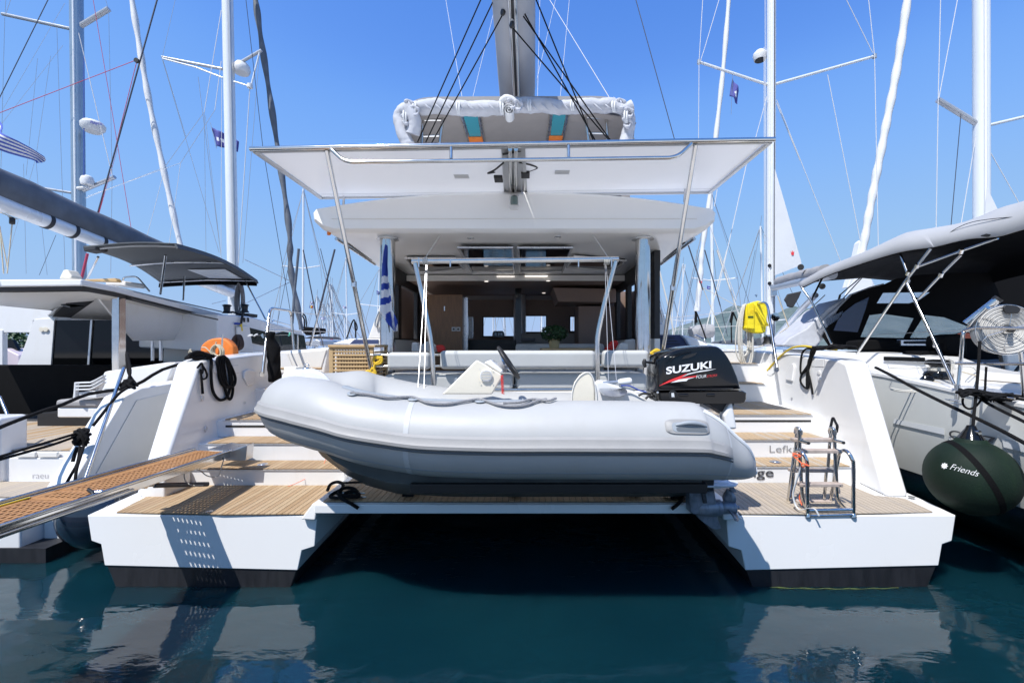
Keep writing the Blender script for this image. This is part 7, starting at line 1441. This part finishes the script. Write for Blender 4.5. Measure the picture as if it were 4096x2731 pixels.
rp_('mooring_line', [(1200, 1010, 4.25), (1400, 1110, 4.05), (1586, 1200, 3.9), (2000, 1420, 3.4)], .014, 'black mooring line above the other at the right frame side')
c3 = thing('mooring_cleat', 'chrome cleat on the right yacht quarter wrapped in black rope', 'cleat', G(cQ(1200, 1000), 4.25))
tube('cleat_horn', [G(cQ(935, 968), 4.3), G(cQ(1000, 975), 4.28), G(cQ(1330, 1005), 4.1), G(cQ(1475, 1018), 4.0)], [.010, .017, .017, .010], 'chrome', c3, n=12); tube('cleat_post', [G(cQ(1200, 990), 4.2), G(cQ(1205, 1060), 4.2)], .015, 'chrome', c3)
tangle('rope_heap', [G(cQ(*p), 4.22) for p in ((830, 960), (960, 940), (1100, 965), (1250, 985))], 34, .06, .05, .03, .014, 'left lump of black rope heaped on the yacht quarter', 4)
tangle('rope_heap', [G(cQ(*p), 4.22) for p in ((1150, 1000), (1280, 990), (1420, 1000), (1560, 1020), (1700, 1040))], 46, .07, .05, .032, .014, 'right lump of black rope heaped on the yacht quarter', 9)
P_ = [G(cQ(1230+150*math.cos(k*1.9)+k*6, 1000+38*math.sin(k*2.3)), 4.12+.05*math.sin(k)) for k in range(26)]
o = tube('rope_turns', P_, .013, 'rope_black', n=8, sm=4); tag(o, 'loose turns of black rope around the yacht quarter cleat', 'rope')
# green fender
gf = thing('ball_fender', 'big dark green ball fender with a black stripe hung beside the grey hull', 'fender', G((3885, 1905), 4.1))
fc = G((3884, 1905), 4.1); RF = .335
lathe('ball', [(.001+RF*math.sin(t*math.pi/24), -RF*math.cos(t*math.pi/24)*1.0) for t in range(25)], fc, 'green_fender', gf, n=48, ang=80)
lathe('neck', [(0, 0), (.13, 0), (.115, .03), (.10, .05), (0, .05)], fc+Vector((0, 0, RF-.04)), 'green_fender', gf, n=24)
nk = lathe('shackle_cap', [(0, 0), (.105, 0), (.085, .03), (.045, .09), (.03, .125), (0, .13)], fc+Vector((0, 0, RF-.0)), 'black_gloss', gf, n=24)
lathe('shackle_eye', [(0, -.03), (.018, -.03), (.018, .03), (0, .03)], fc+Vector((0, -.05, RF+.075)), 'chrome', nk, axis=(0, 1, 0), n=14)
def onball(p):
    d_ = (G(p, 4.1)-CAM).normalized(); o_ = CAM-fc; q_ = d_.dot(o_); return CAM+d_*(-q_-math.sqrt(max(0, q_*q_-o_.length_squared+RF*RF)))
k1, k2 = (onball(cH(1215, 1020))-fc).normalized(), (onball(cH(1440, 1290))-fc).normalized(); nrm = k1.cross(k2).normalized(); e1_ = (k1+k2).normalized(); e2_ = nrm.cross(e1_).normalized()
v, f = vloft([[fc+((e1_*math.cos(t)+e2_*math.sin(t))*math.cos(k)+nrm*math.sin(k))*(RF+.003) for k in (-.07, 0, .07)] for t in [math.radians(i) for i in range(-95, 100, 5)]], cap=False, closed=False); mk('stripe', v, f, 'canvas_black', gf)
ft = txt('lettering', 'Friends', (0, 0, 0), .055, 'white_print', gf, shear=.5, bold=-.012, width=.19)
dirv = (G(cH(1235, 1150), 4.1)-CAM).normalized(); oc = CAM-fc; bq = dirv.dot(oc); hit = CAM+dirv*(-bq-math.sqrt(max(0, bq*bq-oc.length_squared+RF*RF)))
nn = (hit-fc).normalized(); uu = Vector((0, 0, 1)).cross(nn).normalized()*1; vv = nn.cross(uu); 
if uu.x < 0: uu = -uu
if vv.z < 0: vv = -vv
me = ft.data; off = WLOC[ft.name]
for q in me.vertices:
    p = q.co+off; ppt = hit+uu*(p.x-.07)+vv*(p.z-.015-.12*(p.x-.08)); q.co = fc+(ppt-fc).normalized()*(RF+.004+(.001 if p.y < 0 else 0))-off
st5 = []
for k in range(16): 
    rr_ = .032 if k % 2 == 0 else .019; t = k*math.pi/8; ppt = hit+uu*(-.115+rr_*math.cos(t))+vv*(.018+rr_*math.sin(t)); st5.append(fc+(ppt-fc).normalized()*(RF+.004))
mk('star_mark', st5, [list(range(16))], 'white_print', gf, smooth=False)
# rig of the right yacht
tube('mast', [G((3086, -250), 12), G((3082, 1400), 12)], .112, 'mast_white', ry, n=20); tube('mast_track', [G((3098, -250), 11.9), G((3095, 1400), 11.9)], .02, 'mast_dark', ry, n=6); tube('mast_edge', [G((3080, -250), 11.9), G((3077, 1400), 11.9)], .02, 'gel', ry, n=6)
for a_, b_ in (((3070, 340), (2796, 249)), ((3103, 337), (3498, 226))): tube('spreader', [G(a_, 12), G(b_, 12)], .035, 'mast_white', ry, n=10); lathe('spreader_end', [(0, -.05), (.05, -.05), (.05, .05), (0, .05)], G(b_, 12), 'mast_grey', ry, n=10)
for q in (((2812, -20), (2796, 249)), ((2796, 249), (2794, 565)), ((3472, -20), (3498, 226)), ((3375, -20), (3490, 212)), ((3498, 226), (3513, 990)), ((2882, -20), (2818, 195)), ((2818, 195), (2800, 250)), ((3068, 385), (3020, 560)), ((3106, 400), (3362, 1045)), ((3310, 300), (3440, 960)), ((3060, -20), (3064, 1300)), ((3056, 190), (3058, 1300))): wire(ry, q[0], q[1], 11.9, 11.9, .0085, 'wire_white')
c = G((3040, 222), 12.3); rdr = lathe('radar', [(0, -.14), (.15, -.13), (.18, -.02), (.17, .05), (.10, .12), (0, .13)], c, 'plastic_white', ry, n=24); lathe('radar_base', [(0, -.15), (.13, -.15), (.13, -.12), (0, -.12)], c, 'black', rdr, n=20)
q = [(3100, 677), (3118, 740), (3150, 850), (3180, 960), (3206, 1052), (3200, 1062), (3100, 1101)]
v, f = vprism([G(p, 11.6) for p in q], (0, .02, 0)); sl_ = mk('mainsail_corner', v, f, 'sail_white', ry, smooth=False)
a = G(cD(240, 1455), 11.58); kr = [(238, 1430), (243, 1442), (248, 1427), (251, 1441), (257, 1430), (255, 1454), (243, 1455)]
v, f = vprism([G(cD(*p), 11.585) for p in kr], (0, .004, 0)); mk('crown_mark', v, f, 'red_print', sl_, smooth=False)
b0, b1_ = G((3096, 1150), 11.7), G((3330, 1098), 8.2); bmr = tube('boom', [b0, b1_], .085, 'mast_grey', ry, n=16)
v, f = lumpy([G((3118, 1128), 11.4), G((3200, 1108), 10), G((3300, 1086), 8.6)], .13, 14, amp=.15); mk('boom_cover', v, f, 'canvas_grey', ry, ang=75)
tube('boom_vang', [G(cK(1335, 890), 11), G(cK(1560, 640), 9.6), G(cK(1730, 470), 8.8)], .055, 'alu', ry, n=12)
v, f = vprism([G(cK(*p), 9.6) for p in ((1405, 520), (1440, 460), (1590, 428), (1560, 500), (1500, 600), (1470, 600), (1440, 590), (1430, 555))], (0, .05, 0)); mk('hanging_sail', v, f, 'canvas_dark', ry, bevel=.02)
for q in ((1575, 180), (1635, 240), (1665, 665), (1800, 380)): lathe('boom_block', [(0, -.03), (.06, -.03), (.06, .03), (0, .03)], G(cK(*q), 9.4), 'black', ry, axis=(.5, .8, 0), n=12)
tube('clew_line', [G(cK(1580, 160), 10.5), G(cK(1590, 275), 10)], .012, 'wire_white', ry)
for q, r, mt in (((cK(1400, 870), cK(1829, 470)), .010, 'rope_cream'), ((cK(1350, 870), cK(1660, 660)), .008, 'rope_cream'), ((cK(1450, 880), cK(1829, 560)), .008, 'wire_dark'), ((cK(1335, 480), cK(1480, 890)), .012, 'rope_cream'), ((cK(1445, 1005), cK(1760, 690)), .016, 'rope_black'), ((cM(0, 870), cM(290, 555)), .010, 'rope_black'), ((cM(80, 815), cM(110, 700)), .022, 'rope_black'), ((cM(110, 700), cM(270, 565)), .012, 'rope_black'), ((cK(1640, 240), cK(1829, 195)), .009, 'wire_white')): wire(ry, q[0], q[1], 9.2, 9.2, r, mt, 'sheet')
pB('fore_coaming', [cK(1300, 905), cK(1620, 900), cK(1600, 1000), cK(1320, 1005)], 9.5, .6, 'canvas_grey', .03, ry)
for x in (1248, 1250): pass
for y_ in (165, 350): c = G(cK(1248, y_), 11.88); lathe('mast_slot', [(0, 0), (.05, 0), (.05, .01), (0, .01)], c, 'black', ry, axis=(0, -1, 0), n=12)
c = G(cK(1300, 700), 11.7); lathe('mast_winch', [(0, -.05), (.11, -.05), (.11, .05), (0, .06)], c, 'chrome', ry, axis=(0, -1, 0), n=16)
box('gooseneck', tuple(G(cK(1270, 480), 11.8)-Vector((0, .05, 0))), tuple(G(cK(1320, 400), 11.8)+Vector((0, .05, 0))), 'steel', ry, bevel=.01)
# yacht behind: tall mast on the far right, white rolled headsail
ty = thing('sailing_yacht', 'yacht behind the grey bimini of which the thick white mast at the far right shows', 'yacht', (11.3, 11.2, 0))
tube('mast', [G((3924, -250), 11.2), G((3926, 960), 11.2)], .166, 'mast_white', ty, n=24); tube('mast_track', [G((3941, -250), 11.03), G((3943, 960), 11.03)], .03, 'gel', ty, n=8); tube('mast_slot', [G((3948, -250), 11.05), G((3950, 960), 11.05)], .012, 'mast_dark', ty, n=6)
v, f = vloft([[(9.4, 5, 1.2), (9.8, 5, 0), (12.8, 5, 0), (13.2, 5, 1.2)], [(9.3, 11, 1.3), (9.8, 11, 0), (12.8, 11, 0), (13.3, 11, 1.3)], [(11.2, 19, 1.6), (11.3, 18, 0), (11.4, 18, 0), (11.5, 19, 1.6)]]); mk('hull', v, f, 'gel', ty)
for a_, b_, r in ((cD(1075, 570), cD(1312, 715), .065), (cD(1365, 715), cD(1640, 650), .035)): tube('spreader', [G(a_, 11.2), G(b_, 11.2)], r, 'mast_grey' if r > .05 else 'mast_white', ty, n=12)
v, f = vprism([G(p, 11) for p in (cD(1355, 1065), cD(1418, 1195), cD(1420, 1260), cD(1345, 1260))], (0, .03, 0)); mk('mainsail_corner', v, f, 'sail_white', ty, smooth=False)
for q in (((1092, -10), (1078, 570)), ((1190, -10), (1082, 560)), ((1078, 570), (1066, 1320)), ((1208, 650), (1150, 1300)), ((1292, 785), (1210, 1270)), ((1362, 845), (1540, 1160))): wire(ty, cD(*q[0]), cD(*q[1]), 11.1, 11.1, .0085, 'wire_white' if q[0][0] != 1208 else 'wire_dark')
P_ = catmull([G(cD(925, -160), 16), G(cD(850, 350), 16), G(cD(770, 770), 16), G(cD(700, 1130), 16), G(cD(640, 1470), 16)], 16)
mk('furled_headsail', *vtube(P_, [.125+.014*math.sin(i*1.1) for i in range(len(P_))], 12), 'sail_white', ty, ang=70)
v, f = vprism([G(p, 16) for p in (cD(632, 1380), cD(655, 1360), cD(668, 1440), cD(700, 1620), cD(560, 1640), cD(600, 1520))], (0, .3, 0)); mk('headsail_foot', v, f, 'sail_white', ty, bevel=.03)
v, f = vprism([G(p, 14) for p in (cH(640, 235), cH(700, 135), cH(760, 135), cH(790, 190), cH(700, 215))], (0, .1, 0)); mk('lowered_sail', v, f, 'sail_white', ty)
# ================================================================== FAR MASTS
def far_yacht(x, yt, Y, wpx, lab, lean=0, ybot=1392, spr=(), mat='mast_white', boom=None, stays=True, nm='sailing_yacht'):
    base = G((x+lean, ybot), Y); t = thing(nm, lab, 'yacht', (base.x, Y, 0), 'yachts moored far astern')
    r = wpx*.5*Y/F; top = G((x, yt), Y)
    tube('mast', [top, Vector((base.x, Y, .8))], r, mat, t, n=10)
    bx0 = base.x; L = 5.5; s_ = .9+.1*random.random()
    v, f = vloft([[(bx0-1.4*s_, Y-L*.8, 1.0), (bx0-1.1, Y-L*.8, 0), (bx0+1.1, Y-L*.8, 0), (bx0+1.4*s_, Y-L*.8, 1.0)], [(bx0-1.9*s_, Y, 1.1), (bx0-1.4, Y, -.1), (bx0+1.4, Y, -.1), (bx0+1.9*s_, Y, 1.1)], [(bx0-.1, Y+L, 1.4), (bx0-.05, Y+L-.6, 0), (bx0+.05, Y+L-.6, 0), (bx0+.1, Y+L, 1.4)]]); mk('hull', v, f, 'gel', t)
    v, f = vloft([[(bx0-.9, Y-2, 1.1), (bx0-.7, Y-2, 1.55), (bx0+.7, Y-2, 1.55), (bx0+.9, Y-2, 1.1)], [(bx0-.7, Y+2.5, 1.15), (bx0-.4, Y+2.3, 1.45), (bx0+.4, Y+2.3, 1.45), (bx0+.7, Y+2.5, 1.15)]]); mk('cabin', v, f, 'gel_warm', t)
    tube('boom', [(bx0, Y, 2.1), (bx0, Y-4, 2.2)], .14, boom or 'canvas_slate', t, n=8)
    H_ = top.z
    for fz in spr:
        for sx in (-1, 1):
            zz = lerp(1, H_, fz); tube('spreader', [(bx0+(top.x-bx0)*fz, Y, zz), (bx0+sx*1.0, Y-.15, zz+.12)], .03, mat, t, n=6)
    if stays:
        for sx in (-1, 1): tube('shroud', [top, (bx0+sx*1.0, Y-.15, lerp(1, H_, spr[0])+.12) if spr else (bx0+sx*1.5, Y, 1.1), (bx0+sx*1.5, Y, 1.1)], .010*Y/20, 'wire', t, n=4)
        tube('forestay', [top, (bx0, Y+L, 1.4)], .022*Y/20, 'sail_white', t, n=6); tube('backstay', [top, (bx0+.3, Y-L*.8, 1.0)], .008*Y/20, 'wire_dark', t, n=4)
    tube('antenna', [top, top+Vector((.05, 0, .5))], .01*Y/20, 'wire', t, n=4)
    return t
FY = [(1214, 757, 24, 8.5, 'far yacht whose tall pale mast rises just right of the dark furled sail', -3, (.55,)), (1268, 1183, 38, 6, 'far yacht with a short mast beside the tricolour flag', 3, ()), (1291, 1213, 44, 4.5, 'far yacht with a thin short mast right of the tricolour flag', 2, ()),
      (1312, 1211, 46, 4.5, 'far yacht with a short mast, left one of a tight cluster above the lattice box', 3, ()), (1320, 1132, 36, 5.5, 'far yacht with a mid height mast in the cluster above the lattice box', 8, ()), (1328, 1137, 37, 5.5, 'far yacht with a mid height mast, right one of the cluster above the lattice box', 6, ()),
      (1384, 1032, 30, 5.5, 'far yacht with a tall thin mast left of the left panel pole', 6, (.45,)), (1378, 1266, 30, 3.5, 'far yacht with a low stub mast above the lattice box', 2, ()), (1518, 1075, 28, 4.5, 'far yacht with a mast hidden half behind the left pillar', -14, (.6,)), (1300, 1290, 60, 3.5, 'smallest far yacht left of the lattice box', 3, ()), (1350, 1255, 60, 3, 'small far yacht between the mast cluster and the panel pole', 5, ()),
      (2732, 1055, 34, 5, 'far yacht with a thin grey mast before the left foot of the hill', -3, (.4,)), (2845, 770, 20, 13, 'far yacht whose pale mast stands left of the white rope hank', 8, (.5,)), (3042, 905, 22, 8, 'far yacht whose mast rises close left of the right hand main mast', 12, (.32,)), (2690, 1180, 50, 3.5, 'far yacht with a faint mast left of the hill, near the right panel pole', 0, ()), (2775, 1270, 60, 3, 'tiny far yacht low before the hill', 0, ()),
      (2615, 1105, 40, 4, 'far yacht with a faint mast just right of the right pillar', 2, (.5,)), (1972, 1150, 40, 6, 'far yacht with a white mast seen through the left saloon window', 2, ()), (2015, 1190, 46, 3.5, 'far yacht with a thin mast in the right part of the left saloon window', 2, ()), (2168, 1150, 44, 5, 'far yacht with a mast seen through the middle saloon window', -2, ()), (2300, 1200, 40, 4, 'far yacht with a mast seen through the right saloon window', 2, ())]
for x, yt, Y, wp, lab, lean, spr in FY: far_yacht(x, yt, Y, wp, lab, lean, spr=spr, boom=random.choice(['canvas_slate', 'canvas_grey', 'navy', 'canvas_light']))
# slanting rolled sail with crown mark, grey boom cover right of the pillar
gy = thing('sailing_yacht', 'yacht behind the outboard with a slanting grey white rolled sail and crown mark', 'yacht', (7.5, 17, 0))
P_ = catmull([G((2924, -120), 17), G((2895, 250), 17), G((2862, 560), 17), G((2835, 820), 17), G(cK(545, 0), 17), G(cK(525, 300), 17), G(cK(490, 640), 17)], 12)
mk('furled_sail', *vtube(P_, [.082+.012*math.sin(i*.9)+.03*max(0, (i-48)/30) for i in range(len(P_))], 12), 'sail_white', gy, ang=70)
v, f = vprism([G(cK(*p), 16.7) for p in ((512, 318), (520, 330), (528, 314), (534, 330), (546, 322), (540, 348), (518, 348))], (0, .01, 0)); mk('crown_mark', v, f, 'red_print', gy, smooth=False)
v, f = lumpy([G(cK(430, 880), 16), G(cK(530, 850), 16), G(cK(650, 845), 16)], .24, 3, amp=.2); mk('boom_cover', v, f, 'canvas_grey', gy, ang=75)
v, f = vloft([[(6.0, 10.5, 1.3), (6.3, 10.5, 0), (8.4, 10.5, 0), (8.7, 10.5, 1.3)], [(5.8, 16, 1.45), (6.2, 16, 0), (8.6, 16, 0), (9, 16, 1.45)], [(7.3, 22, 1.7), (7.35, 21, 0), (7.45, 21, 0), (7.5, 22, 1.7)]]); mk('hull', v, f, 'gel', gy)
for a_, b_, r, mt in ((cK(572, 0), cK(735, 585), .020, 'wire_dark'), (cK(735, 585), cK(810, 900), .012, 'wire_dark'), (cK(700, 0), cK(945, 730), .028, 'rope_white'), (cK(805, 0), cK(590, 800), .018, 'rope_white'), (cK(80, 140), cK(190, 580), .026, 'rope_white'), (cK(190, 580), cK(255, 900), .026, 'rope_white'), (cK(368, 150), cK(260, 860), .014, 'wire_white'), (cK(520, 0), cK(340, 760), .007, 'wire_dark'), (cK(660, 0), cK(700, 400), .006, 'wire_dark'), (cK(1100, 0), cK(975, 590), .006, 'wire_dark'), (cK(550, 390), cK(790, 970), .010, 'rope_cream'), (cK(545, 390), cK(1010, 640), .008, 'rope_cream'), (cK(490, 0), cK(492, 600), .010, 'wire'), (cK(30, 200), cK(160, 780), .008, 'wire_dark')): wire(gy, a_, b_, 15, 15, r, mt)
for a_, b_ in ((cC(1290, 850), cC(1140, 1520)), (cC(1100, 1190), cC(1235, 1568)), (cC(1135, 990), cC(1120, 1080)), (cC(1445, 540), cC(1568, 840))): wire(gy, a_, b_, 14, 14, .012, 'wire_white')
wire(gy, (2735, 925), (2812, 1160), 13, 13, .02, 'wire_dark')
# black boom bag and little canopy seen past the dark furled sail
by = thing('sailing_yacht', 'yacht with a black boom bag and thin black canopy ahead of the left bulwark', 'yacht', (-8.2, 17, 0))
pB('boom_bag', [cS(530, 1205), cS(620, 1200), cS(892, 1225), cS(893, 1300), cS(640, 1340), cS(560, 1255)], 17, .4, 'canvas_black', .05, by); pB('canopy', [cS(600, 1385), cS(720, 1350), cS(880, 1352), cS(940, 1388), (1300, 1356)], 16.5, 1.5, 'canvas_dark', .02, by)
pB('cabin', [cS(720, 1500), cS(740, 1420), cS(800, 1395), cS(870, 1420), cS(885, 1500)], 18, 2, 'mast_grey', .05, by); v, f = vloft([[(-9.7, 12, 1.2), (-9.4, 12, 0), (-6.8, 12, 0), (-6.5, 12, 1.2)], [(-9.8, 17, 1.3), (-9.4, 17, 0), (-6.9, 17, 0), (-6.5, 17, 1.3)], [(-8.2, 23, 1.6), (-8.15, 22, 0), (-8.1, 22, 0), (-8.05, 23, 1.6)]]); mk('hull', v, f, 'gel', by)
# boat and bank seen through the left catamaran's window
pv = thing('motorboat', 'pale mauve cabin boat seen through the left catamaran window opening', 'boat', (-17, 15, 0))
pB('hull', [(-60, 1475), (-60, 1400), (20, 1392), (75, 1420), (80, 1475)], 15, 2, 'pale_pink', .05, pv); pB('windscreen', [(-50, 1398), (-20, 1360), (50, 1358), (72, 1400)], 15.2, .1, 'glass_dark', 0, pv)
tr = thing('shore_trees', 'dark green trees on the bank seen through the left catamaran window', 'trees', (-45, 40, 0)); tr['kind'] = 'stuff'
mbx = MB(); rnd = random.Random(2)
for i in range(2600):
    u = rnd.random(); p = G((-260+u*420, 1378), 40); hgt = 1.4+1.0*noise.noise(Vector((u*9, 1, 1))); p = p+Vector((rnd.uniform(-.5, .5), rnd.uniform(-1.5, 1.5), rnd.uniform(-1.5, hgt)))
    a = Vector((rnd.gauss(0, 1), rnd.gauss(0, 1), rnd.gauss(0, 1))).normalized()*.16; b2 = a.orthogonal().normalized()*.1; mbx.add(([p-a, p-b2, p+a, p+b2], [(0, 1, 2, 3)]))
mbx.build('foliage', 'leaf_dark', tr, smooth=False)
# tall cabin boat whose pinkish side fills the saloon's left window
nb = thing('motor_yacht', 'pinkish white yacht topsides seen through the left side windows of the saloon', 'yacht', (-4.7, 19, 0))
v, f = vprism([(-4.05, 16.6, 0), (-4.05, 22, 0), (-4.05, 22, 4.0), (-4.05, 20, 4.2), (-4.05, 16.6, 3.9)], (-1.25, 0, 0)); mk('topsides', v, f, 'pale_pink', nb, bevel=.05)
for z in (3.3, 2.3): box('moulding', (-5.28, 16.56, z), (-4.07, 16.6, z+.08), 'gel_warm', nb, bevel=.01)
